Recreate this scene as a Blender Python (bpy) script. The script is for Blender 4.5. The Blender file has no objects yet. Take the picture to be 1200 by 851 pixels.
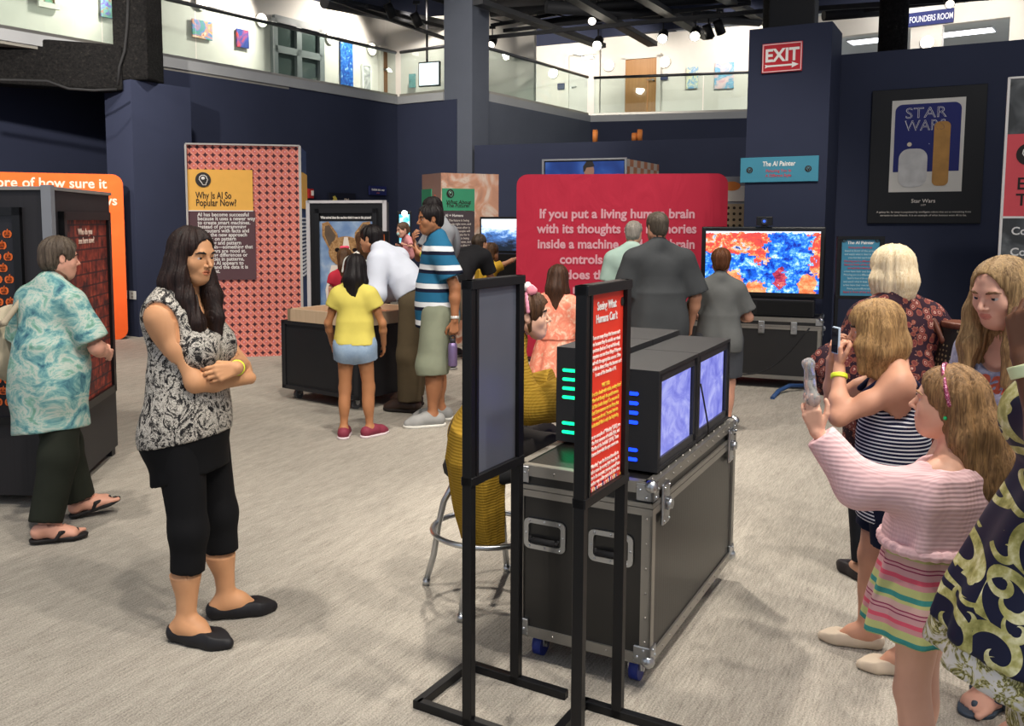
import bpy, bmesh, math, random
import numpy as np
from mathutils import Vector, Matrix
PI = math.pi
random.seed(7)
SC = bpy.context.scene
COL = SC.collection
# ---------------------------------------------------------------- camera model (1200x851 photograph)
FOC, PX, PY, PITCH, CAMH = 1060.0, 540.0, 360.0, math.radians(5.5), 1.65
def ray(px, py):
    x = (px - PX) / FOC; y = -(py - PY) / FOC
    cp, sp = math.cos(PITCH), math.sin(PITCH)
    return Vector((x, cp + y * sp, -sp + y * cp))
def at(px, py, Y):
    d = ray(px, py); t = Y / d.y
    return Vector((d.x * t, Y, CAMH + d.z * t))
def ground(px, py):
    d = ray(px, py); t = -CAMH / d.z
    return Vector((d.x * t, d.y * t, 0))
def zat(py, Y, px=540):
    return at(px, py, Y).z
def xat(px, Y, py=300):
    return at(px, py, Y).x
# ---------------------------------------------------------------- scene objects
def tag(o, label=None, cat=None, group=None, kind=None):
    if label: o['label'] = label
    if cat: o['category'] = cat
    if group: o['group'] = group
    if kind: o['kind'] = kind
    return o
def thing(name, label, cat, loc=(0, 0, 0), rz=0.0, group=None, kind=None):
    o = bpy.data.objects.new(name, None); COL.objects.link(o)
    o.empty_display_size = .1
    o.location = loc; o.rotation_euler = (0, 0, rz)
    return tag(o, label, cat, group, kind)
def link(name, me, parent=None, mats=None):
    o = bpy.data.objects.new(name, me); COL.objects.link(o)
    if mats is not None:
        for m in (mats if isinstance(mats, (list, tuple)) else [mats]): me.materials.append(m)
    if parent is not None: o.parent = parent
    return o
def copy_tree(o, parent=None):
    c = o.copy(); COL.objects.link(c)
    if parent is not None: c.parent = parent
    for ch in list(o.children): copy_tree(ch, c)
    return c
class MB:
    """collects shapes into one mesh"""
    def __init__(s): s.bm = bmesh.new()
    def box(s, c, size, rot=None, bev=0.0, seg=2, mi=0):
        m = Matrix.Translation(Vector(c))
        if rot is not None: m = m @ (Matrix.Rotation(rot, 4, 'Z') if not isinstance(rot, Matrix) else rot.to_4x4())
        m = m @ Matrix.Diagonal((size[0], size[1], size[2], 1))
        g = bmesh.ops.create_cube(s.bm, size=1, matrix=m)
        fs = set(f for v in g['verts'] for f in v.link_faces)
        for f in fs: f.material_index = mi
        if bev > 0:
            es = list(set(e for v in g['verts'] for e in v.link_edges))
            r = bmesh.ops.bevel(s.bm, geom=es, offset=bev, segments=seg, affect='EDGES', profile=.5)
            for f in r['faces']: f.material_index = mi
        return s
    def b2(s, lo, hi, **k):
        lo, hi = Vector(lo), Vector(hi)
        return s.box((lo + hi) / 2, tuple(abs(q) for q in (hi - lo)), **k)
    def cyl(s, a, b, r, r2=None, seg=16, mi=0):
        a, b = Vector(a), Vector(b); d = b - a
        q = d.to_track_quat('Z', 'Y').to_matrix().to_4x4()
        g = bmesh.ops.create_cone(s.bm, cap_ends=True, segments=seg, radius1=r, radius2=r if r2 is None else r2,
                                  depth=d.length, matrix=Matrix.Translation((a + b) / 2) @ q)
        for f in set(f for v in g['verts'] for f in v.link_faces):
            f.material_index = mi; f.smooth = len(f.verts) == 4
        return s
    def sphere(s, c, r, seg=16, scale=(1, 1, 1), mi=0, rot=None):
        m = Matrix.Translation(Vector(c))
        if rot is not None: m = m @ rot.to_4x4()
        m = m @ Matrix.Diagonal((scale[0], scale[1], scale[2], 1))
        g = bmesh.ops.create_uvsphere(s.bm, u_segments=seg, v_segments=max(6, seg // 2), radius=r, matrix=m)
        for f in set(f for v in g['verts'] for f in v.link_faces): f.material_index = mi; f.smooth = True
        return s
    def tube(s, pts, r, seg=8, closed=False, mi=0):
        pts = [Vector(p) for p in pts]; n = len(pts); rings = []
        up = None
        for i, p in enumerate(pts):
            if closed: d = pts[(i + 1) % n] - pts[i - 1]
            else: d = pts[min(i + 1, n - 1)] - pts[max(i - 1, 0)]
            d.normalize()
            if up is None:
                up = Vector((0, 0, 1)) if abs(d.z) < .9 else Vector((1, 0, 0))
            x = d.cross(up).normalized(); up = x.cross(d).normalized()
            rr = r[i] if isinstance(r, (list, tuple)) else r
            rings.append([s.bm.verts.new(p + (x * math.cos(2 * PI * k / seg) + up * math.sin(2 * PI * k / seg)) * rr) for k in range(seg)])
        m = n if closed else n - 1
        for i in range(m):
            A, B = rings[i], rings[(i + 1) % n]
            for k in range(seg):
                f = s.bm.faces.new((A[k], A[(k + 1) % seg], B[(k + 1) % seg], B[k])); f.smooth = True; f.material_index = mi
        if not closed:
            f = s.bm.faces.new(rings[0][::-1]); f.material_index = mi
            f = s.bm.faces.new(rings[-1]); f.material_index = mi
        return s
    def prism(s, poly, y0, y1, mi=0, M=None):
        """polygon in x,z extruded along y"""
        M = M or Matrix.Identity(4)
        A = [s.bm.verts.new(M @ Vector((x, y0, z))) for x, z in poly]
        B = [s.bm.verts.new(M @ Vector((x, y1, z))) for x, z in poly]
        n = len(poly)
        fs = [s.bm.faces.new(A), s.bm.faces.new(B[::-1])]
        for i in range(n): fs.append(s.bm.faces.new((A[i], B[i], B[(i + 1) % n], A[(i + 1) % n])))
        for f in fs: f.material_index = mi
        bmesh.ops.recalc_face_normals(s.bm, faces=fs)
        return s
    def lathe(s, prof, c=(0, 0, 0), seg=24, mi=0):
        c = Vector(c); rings = []
        for r, z in prof:
            rings.append([s.bm.verts.new(c + Vector((r * math.cos(2 * PI * k / seg), r * math.sin(2 * PI * k / seg), z))) for k in range(seg)])
        for A, B in zip(rings, rings[1:]):
            for k in range(seg):
                f = s.bm.faces.new((A[k], A[(k + 1) % seg], B[(k + 1) % seg], B[k])); f.smooth = True; f.material_index = mi
        s.bm.faces.new(rings[0][::-1]).material_index = mi; s.bm.faces.new(rings[-1]).material_index = mi
        return s
    def quad(s, pts, mi=0):
        f = s.bm.faces.new([s.bm.verts.new(Vector(p)) for p in pts]); f.material_index = mi
        return s
    def build(s, name, mats, parent=None, fix=True):
        if fix: bmesh.ops.recalc_face_normals(s.bm, faces=s.bm.faces)
        me = bpy.data.meshes.new(name); s.bm.to_mesh(me); s.bm.free()
        return link(name, me, parent, mats)
def rrect(w, h, r, n=6, c=(0, 0)):
    pts = []
    for sx, sz, a0 in ((1, 1, 0), (-1, 1, 90), (-1, -1, 180), (1, -1, 270)):
        for i in range(n + 1):
            a = math.radians(a0 + 90 * i / n)
            pts.append((c[0] + sx * (w / 2 - r) + r * math.cos(a), c[1] + sz * (h / 2 - r) + r * math.sin(a)))
    return pts
def ellp(cx, cz, rx, rz, n=20):
    return [(cx + rx * math.cos(2 * PI * i / n), cz + rz * math.sin(2 * PI * i / n)) for i in range(n)]
def text(s, size, loc, mat, parent, align='CENTER', bold=0.0, sx=1.0, line=1.0, shear=0.0, name='lettering', depth=.002, rot=None, width=None):
    """lettering facing local -Y, at loc; optionally squeezed to a width"""
    cu = bpy.data.curves.new('lettering', 'FONT')
    cu.body = s; cu.size = size; cu.align_x = align; cu.space_line = line; cu.offset = bold * size; cu.extrude = depth / 2
    cu.shear = shear; cu.resolution_u = 3
    ob = bpy.data.objects.new('tmp_text', cu)
    me = bpy.data.meshes.new_from_object(ob)
    bpy.data.objects.remove(ob); bpy.data.curves.remove(cu)
    if width:
        xs = [v.co.x for v in me.vertices]; wd = max(xs) - min(xs)
        sx = width / wd
    R = Matrix.Translation(Vector(loc)) @ (rot if rot is not None else Matrix.Identity(4)) @ Matrix.Rotation(PI / 2, 4, 'X') @ Matrix.Diagonal((sx, 1, 1, 1))
    me.transform(R); me.name = name
    return link(name, me, parent, mat)
# ---------------------------------------------------------------- node materials
def lin(c):
    if isinstance(c, str):
        c = c.lstrip('#'); c = tuple(int(c[i:i + 2], 16) / 255 for i in (0, 2, 4))
    return tuple((x / 12.92 if x <= .04045 else ((x + .055) / 1.055) ** 2.4) for x in c[:3]) + (1,)
class NV:
    """a float socket with arithmetic"""
    def __init__(s, nt, sock): s.nt, s.s = nt, sock
    def _op(s, op, *a):
        n = s.nt.nodes.new('ShaderNodeMath'); n.operation = op
        for i, v in enumerate((s,) + a):
            if isinstance(v, NV): s.nt.links.new(v.s, n.inputs[i])
            else: n.inputs[i].default_value = v
        return NV(s.nt, n.outputs[0])
    def __add__(s, o): return s._op('ADD', o)
    __radd__ = __add__
    def __sub__(s, o): return s._op('SUBTRACT', o)
    def __rsub__(s, o): return (s * -1.0) + o
    def __mul__(s, o): return s._op('MULTIPLY', o)
    __rmul__ = __mul__
    def __truediv__(s, o): return s._op('DIVIDE', o)
    def lt(s, o): return s._op('LESS_THAN', o)
    def gt(s, o): return s._op('GREATER_THAN', o)
    def frac(s): return s._op('FRACT')
    def floor(s): return s._op('FLOOR')
    def abs(s): return s._op('ABSOLUTE')
    def sin(s): return s._op('SINE')
    def sqrt(s): return s._op('SQRT')
    def pow(s, e): return s._op('POWER', e)
    def min(s, o): return s._op('MINIMUM', o)
    def max(s, o): return s._op('MAXIMUM', o)
    def atan2(s, o): return s._op('ARCTAN2', o)
    def clamp(s): return s.min(1.0).max(0.0)
class Mat:
    def __init__(s, name, rough=.6, metal=0.0, spec=.35):
        s.m = bpy.data.materials.new(name); s.m.use_nodes = True
        s.nt = s.m.node_tree; s.b = s.nt.nodes['Principled BSDF']
        s.b.inputs['Roughness'].default_value = rough; s.b.inputs['Metallic'].default_value = metal
        s.b.inputs['Specular IOR Level'].default_value = spec
        s._tc = None
    def n(s, t, **k):
        x = s.nt.nodes.new(t)
        for a, v in k.items(): setattr(x, a, v)
        return x
    def obj(s):
        if s._tc is None: s._tc = s.n('ShaderNodeTexCoord')
        return s._tc.outputs['Object']
    def mapped(s, scale=(1, 1, 1), rot=(0, 0, 0), loc=(0, 0, 0)):
        mp = s.n('ShaderNodeMapping'); s.nt.links.new(s.obj(), mp.inputs[0])
        mp.inputs['Scale'].default_value = scale; mp.inputs['Rotation'].default_value = rot; mp.inputs['Location'].default_value = loc
        return mp.outputs[0]
    def streaks(s, rot, scale):
        a = s.mapped(rot=(0, 0, rot)); mp = s.n('ShaderNodeMapping'); s.nt.links.new(a, mp.inputs[0]); mp.inputs['Scale'].default_value = scale
        return mp.outputs[0]
    def xyz(s, vec=None):
        sp = s.n('ShaderNodeSeparateXYZ'); s.nt.links.new(vec or s.obj(), sp.inputs[0])
        return [NV(s.nt, o) for o in sp.outputs]
    def vec(s, x, y, z=0.0):
        c = s.n('ShaderNodeCombineXYZ')
        for i, v in enumerate((x, y, z)):
            if isinstance(v, NV): s.nt.links.new(v.s, c.inputs[i])
            else: c.inputs[i].default_value = v
        return c.outputs[0]
    def noise(s, scale=5, detail=3, rough=.5, vec=None, dist=0.0, color=False):
        t = s.n('ShaderNodeTexNoise'); s.nt.links.new(vec or s.obj(), t.inputs['Vector'])
        t.inputs['Scale'].default_value = scale; t.inputs['Detail'].default_value = detail
        t.inputs['Roughness'].default_value = rough; t.inputs['Distortion'].default_value = dist
        return t.outputs['Color'] if color else NV(s.nt, t.outputs['Fac'])
    def voro(s, scale=5, vec=None, feature='F1', rnd=1.0, out='Distance'):
        t = s.n('ShaderNodeTexVoronoi', feature=feature); s.nt.links.new(vec or s.obj(), t.inputs['Vector'])
        t.inputs['Scale'].default_value = scale; t.inputs['Randomness'].default_value = rnd
        return NV(s.nt, t.outputs[out]) if out == 'Distance' else t.outputs[out]
    def mix(s, f, a, b):
        n = s.n('ShaderNodeMix', data_type='RGBA')
        if isinstance(f, NV): s.nt.links.new(f.s, n.inputs[0])
        else: n.inputs[0].default_value = f
        for i, v in ((6, a), (7, b)):
            if isinstance(v, bpy.types.NodeSocket): s.nt.links.new(v, n.inputs[i])
            else: n.inputs[i].default_value = lin(v)
        return n.outputs[2]
    def ramp(s, f, stops, const=False):
        r = s.n('ShaderNodeValToRGB'); s.nt.links.new(f.s, r.inputs[0])
        if const: r.color_ramp.interpolation = 'CONSTANT'
        e = r.color_ramp.elements
        e[0].position, e[0].color = stops[0][0], lin(stops[0][1])
        e[1].position, e[1].color = stops[-1][0], lin(stops[-1][1])
        for p, c in stops[1:-1]:
            x = e.new(p); x.color = lin(c)
        return r.outputs[0]
    def base(s, c):
        if isinstance(c, bpy.types.NodeSocket): s.nt.links.new(c, s.b.inputs['Base Color'])
        else: s.b.inputs['Base Color'].default_value = lin(c)
        return s
    def emit(s, c, k):
        if isinstance(c, bpy.types.NodeSocket): s.nt.links.new(c, s.b.inputs['Emission Color'])
        else: s.b.inputs['Emission Color'].default_value = lin(c)
        s.b.inputs['Emission Strength'].default_value = k
        return s
    def bump(s, h, k=.3, d=.01):
        b = s.n('ShaderNodeBump'); b.inputs['Strength'].default_value = k; b.inputs['Distance'].default_value = d
        s.nt.links.new(h.s, b.inputs['Height']); s.nt.links.new(b.outputs[0], s.b.inputs['Normal'])
        return s
_plain = {}
def plain(c, rough=.6, metal=0.0, spec=.35, var=.06, name=None):
    """painted / moulded surface: one colour with slight procedural mottling"""
    key = (str(c), rough, metal, spec, var)
    if key in _plain: return _plain[key]
    m = Mat(name or 'surface', rough, metal, spec)
    a = lin(c)
    def back(v): return 12.92 * v if v <= .0031308 else 1.055 * v ** (1 / 2.4) - .055
    lo = tuple(back(x * (1 - var)) for x in a[:3]); hi = tuple(back(min(1, x * (1 + var))) for x in a[:3])
    m.base(m.mix(m.noise(9, 3), lo, hi))
    _plain[key] = m.m
    return m.m
def glow(c, k, name='glow'):
    m = Mat(name, .4); m.base('#222222'); m.emit(c, k); return m.m
# ---------------------------------------------------------------- implicit surfaces -> one continuous mesh
A3 = lambda v: np.array(v, dtype=np.float32)
def nrm(v):
    v = A3(v); return v / max(1e-9, float(np.linalg.norm(v)))
def rotm(ax, deg):
    return np.array(Matrix.Rotation(math.radians(deg), 3, ax), dtype=np.float32)
class Field:
    def __init__(s): s.ops = []; s.slack = 0.0
    def copy(s):
        f = Field(); f.ops = list(s.ops); f.slack = s.slack; return f
    def cone(s, a, b, ra, rb, k=.02, flat=0, op='u', tag=''):
        a, b = A3(a), A3(b); ab = b - a; L2 = float(ab @ ab) + 1e-9; dn = ab / math.sqrt(L2)
        def f(P):
            q = P - a; t = np.clip((q @ ab) / L2, 0, 1)
            d = np.sqrt(((q - t[..., None] * ab) ** 2).sum(-1)) - (ra + (rb - ra) * t)
            if flat & 1: d = np.maximum(d, (P - b) @ dn)
            if flat & 2: d = np.maximum(d, -(q @ dn))
            return d
        s.ops.append(dict(op=op, f=f, c=(a + b) / 2, r=math.sqrt(L2) / 2 + max(ra, rb), k=k, tag=tag, kind='cone', p=(a, b, ra, rb, flat)))
        return s
    def ell(s, c, r, R=None, k=.02, op='u', tag=''):
        c, r = A3(c), A3(r); R = np.eye(3, dtype=np.float32) if R is None else R
        def f(P):
            q = (P - c) @ R
            k0 = np.sqrt(((q / r) ** 2).sum(-1)); k1 = np.sqrt(((q / (r * r)) ** 2).sum(-1)) + 1e-9
            return k0 * (k0 - 1) / k1
        s.ops.append(dict(op=op, f=f, c=c, r=float(r.max()), k=k, tag=tag, kind='ell', p=(c, r, R)))
        return s
    def loft(s, o, R, z, rx, ry, ox=None, oy=None, fold=None, k=.02, op='u', tag=''):
        o = A3(o); R = np.eye(3, dtype=np.float32) if R is None else R
        z = np.array(z); rx = np.array(rx); ry = np.array(ry)
        ox = np.zeros(len(z)) if ox is None else np.array(ox); oy = np.zeros(len(z)) if oy is None else np.array(oy)
        def f(P):
            q = (P - o) @ R; zz = q[..., 2]
            a = np.interp(zz, z, rx); b = np.interp(zz, z, ry)
            x = q[..., 0] - np.interp(zz, z, ox); y = q[..., 1] - np.interp(zz, z, oy)
            rr = np.sqrt((x / a) ** 2 + (y / b) ** 2)
            if fold:
                n, amp, ph = fold[:3]; zr = fold[3] if len(fold) > 3 else None
                w = 1.0 if zr is None else np.interp(zz, zr[0], zr[1])
                an = np.arctan2(y / b, x / a)
                rr = rr / (1 + amp * w * (np.sin(n * an + ph) + .6 * np.sin((n * 1.7 // 1) * an + 2 * ph)))
            d = (rr - 1) * np.minimum(a, b)
            return np.maximum(d, np.maximum(z[0] - zz, zz - z[-1])).astype(np.float32)
        c = o + R @ A3((ox.mean(), oy.mean(), (z[0] + z[-1]) / 2))
        s.ops.append(dict(op=op, f=f, c=c, r=float(max(rx.max(), ry.max()) + abs(ox).max() + abs(oy).max() + (z[-1] - z[0]) / 2), k=k, tag=tag, kind='loft'))
        return s
    def sub(s, G, kf, tag=''):
        """blend a whole field in; kf gives the blend width at each point"""
        lo, hi = G.bounds(); lo, hi = A3(lo), A3(hi)
        s.ops.append(dict(op='u', f=lambda P: G.eval(P), c=(lo + hi) / 2, r=float(np.linalg.norm(hi - lo)) / 2, k=.05, kf=kf, tag=tag, kind='sub', p=(lo, hi)))
        return s
    def clip(s, pt, n, k=0):
        """remove the side the normal points to"""
        pt, n = A3(pt), nrm(n)
        s.ops.append(dict(op='i', f=lambda P: (P - pt) @ n, c=None, r=0, k=k, tag='clip')); return s
    def noise(s, amp, scale, seed=0, stretch=(1, 1, 1), c=(0, 0, 0)):
        rng = np.random.RandomState(seed); st = A3(stretch)
        W = []
        for i in range(9):
            d = rng.normal(size=3); d /= np.linalg.norm(d); fr = scale * (1 + .35 * i)
            W.append((A3(d * fr) * st, rng.rand() * 6.28, 1 / (1 + .35 * i)))
        tot = sum(w[2] for w in W) * .6
        def f(P):
            v = 0
            for d, ph, a in W: v = v + a * np.sin(P @ d + ph)
            return (amp / tot) * v
        s.ops.append(dict(op='n', f=f, c=None, r=0, k=0, tag='noise')); s.slack += amp * 1.5; return s
    def strands(s, amp, c, R, seed=0, fz=9.0, n0=9):
        """fine ridges that run down the hair around a head axis"""
        rng = np.random.RandomState(seed); c = A3(c)
        W = [(float(int(n0 * 1.45 ** i)), rng.rand() * 6.28, rng.uniform(-fz, fz), 1 / (1 + .25 * i)) for i in range(6)]
        def f(P):
            q = (P - c) @ R; an = np.arctan2(q[..., 0], q[..., 1]); zz = q[..., 2]
            v = 0
            for n, ph, g, a in W: v = v + a * np.sin(n * an + ph + g * zz + 1.3 * np.sin(7 * zz + ph))
            return amp * v / 2.5
        s.ops.append(dict(op='n', f=f, c=None, r=0, k=0, tag='noise')); s.slack += amp * 1.5; return s
    def eval(s, P, ctr=None, hd=0):
        d = np.full(P.shape[:-1], .6, dtype=np.float32)
        for o in s.ops:
            if o['op'] in 'us' and ctr is not None:
                ix = np.nonzero(((ctr - o['c']) ** 2).sum(-1) < (o['r'] + hd + o['k'] + .02) ** 2)[0]
                if len(ix) == 0: continue
                v = o['f'](P[ix]).astype(np.float32); a = d[ix]
            else:
                ix = slice(None); v = o['f'](P).astype(np.float32); a = d
            k = o['k']
            if o.get('kf'):
                k = o['kf'](P[ix]); h = np.maximum(k - np.abs(a - v), 0) / k; d[ix] = np.minimum(a, v) - h * h * k * .25
            elif o['op'] == 'u':
                h = np.maximum(k - np.abs(a - v), 0) / max(k, 1e-6); d[ix] = np.minimum(a, v) - h * h * k * .25
            elif o['op'] == 's':
                v = -v; h = np.maximum(k - np.abs(a - v), 0) / max(k, 1e-6); d[ix] = np.maximum(a, v) + h * h * k * .25
            elif o['op'] == 'i': d[ix] = np.maximum(a, v)
            else: d[ix] = a + v
        return d
    def bounds(s, tags=None):
        lo = np.full(3, 1e9); hi = -lo
        for o in s.ops:
            if o['op'] != 'u': continue
            if o['kind'] == 'cone':
                a, b, ra, rb, _ = o['p']; pts = [a - ra, a + ra, b - rb, b + rb]
            elif o['kind'] == 'ell':
                m = float(o['p'][1].max()); c = o['p'][0]; pts = [c - m, c + m]
            elif o['kind'] == 'sub': pts = list(o['p'])
            else: pts = [o['c'] - o['r'], o['c'] + o['r']]
            for p in pts: lo = np.minimum(lo, p); hi = np.maximum(hi, p)
        return lo, hi
    def mesh(s, vox, box=None):
        """surface nets over the blocks near the surface"""
        lo, hi = s.bounds() if box is None else (np.array(box[0], float), np.array(box[1], float))
        lo = lo - 3 * vox - s.slack; hi = hi + 3 * vox + s.slack
        B = 8
        nb = np.maximum(1, np.ceil((hi - lo) / (vox * B)).astype(int))
        hd = vox * B * .5 * 1.74
        bi = np.stack(np.meshgrid(*[np.arange(n) for n in nb], indexing='ij'), -1).reshape(-1, 3)
        ctr = (lo + (bi * B + (B - 1) / 2) * vox).astype(np.float32)
        dc = s.eval(ctr[:, None, :], ctr, hd)[:, 0]
        sel = np.abs(dc) < hd * 1.35 + s.slack
        D = np.empty((len(bi), B, B, B), dtype=np.float32)
        D[:] = np.where(dc < 0, -.5, .5)[:, None, None, None]
        off = np.stack(np.meshgrid(*[np.arange(B)] * 3, indexing='ij'), -1).reshape(-1, 3).astype(np.float32) * vox - (B - 1) / 2 * vox
        ids = np.nonzero(sel)[0]
        for i in range(0, len(ids), 1500):
            ii = ids[i:i + 1500]
            P = ctr[ii][:, None, :] + off[None]
            D[ii] = s.eval(P, ctr[ii], hd).reshape(-1, B, B, B)
        D = D.reshape(nb[0], nb[1], nb[2], B, B, B).transpose(0, 3, 1, 4, 2, 5).reshape(nb[0] * B, nb[1] * B, nb[2] * B)
        I = D < 0
        cnt = np.zeros(tuple(n - 1 for n in D.shape), dtype=np.int8)
        cs = [(a, b, c) for a in (0, 1) for b in (0, 1) for c in (0, 1)]
        sl = lambda a, n: slice(a, n - 1 + a)
        for a, b, c in cs: cnt += I[sl(a, D.shape[0]), sl(b, D.shape[1]), sl(c, D.shape[2])]
        mixd = (cnt > 0) & (cnt < 8)
        cell = np.argwhere(mixd)
        if len(cell) == 0: return np.zeros((0, 3)), np.zeros((0, 4), int)
        V8 = np.stack([D[cell[:, 0] + a, cell[:, 1] + b, cell[:, 2] + c] for a, b, c in cs], 1)
        C8 = np.array(cs, dtype=np.float32)
        acc = np.zeros((len(cell), 3), dtype=np.float32); num = np.zeros(len(cell), dtype=np.float32)
        for i in range(8):
            for j in range(i + 1, 8):
                if np.abs(C8[i] - C8[j]).sum() != 1: continue
                va, vb = V8[:, i], V8[:, j]; m = (va < 0) != (vb < 0)
                t = np.where(m, va / np.where(m, va - vb, 1), 0)
                acc += np.where(m[:, None], C8[i] + t[:, None] * (C8[j] - C8[i]), 0); num += m
        V = lo + (cell + acc / num[:, None]) * vox
        cid = np.full(mixd.shape, -1, dtype=np.int32); cid[mixd] = np.arange(len(cell))
        Q = []
        nx, ny, nz = D.shape
        for ax in range(3):
            a0 = [slice(1, n - 1) for n in (nx, ny, nz)]; a1 = list(a0)
            a0[ax] = slice(0, (nx, ny, nz)[ax] - 1); a1[ax] = slice(1, (nx, ny, nz)[ax])
            s0, s1 = I[tuple(a0)], I[tuple(a1)]
            e = np.argwhere(s0 != s1)
            if len(e) == 0: continue
            ins = s0[e[:, 0], e[:, 1], e[:, 2]]
            g = e + 1; g[:, ax] -= 1
            u, w = (ax + 1) % 3, (ax + 2) % 3
            q = []
            for du, dw in ((-1, -1), (0, -1), (0, 0), (-1, 0)):
                h = g.copy(); h[:, u] += du; h[:, w] += dw
                q.append(cid[h[:, 0], h[:, 1], h[:, 2]])
            q = np.stack(q, 1); q[~ins] = q[~ins][:, ::-1]
            Q.append(q)
        Q = np.concatenate(Q); Q = Q[(Q >= 0).all(1)]
        return V, Q
def mesh_np(name, V, Q, smooth=True, mi=None):
    me = bpy.data.meshes.new(name)
    me.vertices.add(len(V)); me.vertices.foreach_set('co', np.asarray(V, dtype=np.float32).ravel())
    me.loops.add(Q.size); me.loops.foreach_set('vertex_index', Q.astype(np.int32).ravel())
    me.polygons.add(len(Q)); me.polygons.foreach_set('loop_start', np.arange(0, Q.size, 4, dtype=np.int32))
    if mi is not None: me.polygons.foreach_set('material_index', mi.astype(np.int32))
    me.polygons.foreach_set('use_smooth', np.full(len(Q), smooth))
    me.update(calc_edges=True); me.validate()
    return me
def multi(field, vox, fine):
    """coarse mesh, refined inside boxes [(lo, hi, vox)]"""
    V, Q = field.mesh(vox)
    Vs, Qs, n = [], [], 0
    cen = V[Q].mean(1); keep = np.ones(len(Q), bool)
    for lo, hi, vf in fine: keep &= ~((cen > np.array(lo)) & (cen < np.array(hi))).all(1)
    Vs.append(V); Qs.append(Q[keep]); n += len(V)
    done = []
    for lo, hi, vf in fine:
        lo2, hi2 = np.array(lo) - vox * .8, np.array(hi) + vox * .8
        v, q = field.mesh(vf, (lo2, hi2))
        if len(q) == 0: continue
        c = v[q].mean(1); kk = ((c > lo2) & (c < hi2)).all(1)
        for l3, h3 in done: kk &= ~((c > l3) & (c < h3)).all(1)
        Vs.append(v); Qs.append(q[kk] + n); n += len(v); done.append((np.array(lo), np.array(hi)))
    V, Q = np.concatenate(Vs), np.concatenate(Qs)
    used = np.zeros(len(V), bool); used[Q.ravel()] = True
    mp = np.cumsum(used) - 1
    return V[used], mp[Q]
# ---------------------------------------------------------------- people
def inflate(F, off):
    F.ops.append(dict(op='n', f=lambda P: np.float32(-off), c=None, r=0, k=0, tag='off')); F.slack += abs(off); return F
def ik(a, t, l1, l2, pole):
    a, t = A3(a), A3(t); d = t - a; L = float(np.linalg.norm(d)); u = d / max(L, 1e-6)
    if L > (l1 + l2) * .999: L = (l1 + l2) * .999; t = a + u * L
    if L < abs(l1 - l2) * 1.05 + .01: L = abs(l1 - l2) * 1.05 + .01; t = a + u * L
    x = (l1 * l1 - l2 * l2 + L * L) / (2 * L); h = math.sqrt(max(0, l1 * l1 - x * x))
    p = A3(pole); p = p - u * float(p @ u)
    return a + u * x + nrm(p) * h, t
def basis(y, z):
    """columns x,y,z with y kept and z near"""
    y = nrm(y); x = nrm(np.cross(y, A3(z))); return np.stack([x, y, np.cross(x, y)], 1)
SKIN = {}
def skin_mat(c, name='skin'):
    if c in SKIN: return SKIN[c]
    m = Mat(name, .52, 0, .3)
    a = np.array(lin(c)[:3]); bk = lambda v: tuple(float(12.92 * x if x <= .0031308 else 1.055 * x ** (1 / 2.4) - .055) for x in np.clip(v, 0, 1))
    m.base(m.mix(m.noise(14, 4), bk(a * np.array([.9, .86, .84])), bk(a * np.array([1.08, 1.1, 1.1]))))
    m.b.inputs['Subsurface Weight'].default_value = 0
    lip = Mat('lips', .45, 0, .35); lip.base(lip.mix(lip.noise(60, 2), bk(a * np.array([.78, .5, .5])), bk(a * np.array([.88, .6, .6]))))
    SKIN[c] = (m.m, lip.m); return SKIN[c]
def hair_mat(c1, c2, name='hair', scale=90):
    scale = max(scale, 90) * 1.5
    m = Mat(name, .5, 0, .22)
    v = m.mapped((scale, scale, scale * .09))
    n = m.noise(1.0, 4, .6, v, 1.5)
    n2 = m.noise(1.0, 2, .5, m.mapped((scale * .22, scale * .22, scale * .03)), .8)
    m.base(m.ramp(n * .7 + n2 * .3, [(.34, c1), (.64, c2)])); m.bump(n, .55, .006)
    return m.m
EYEM = {}
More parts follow.
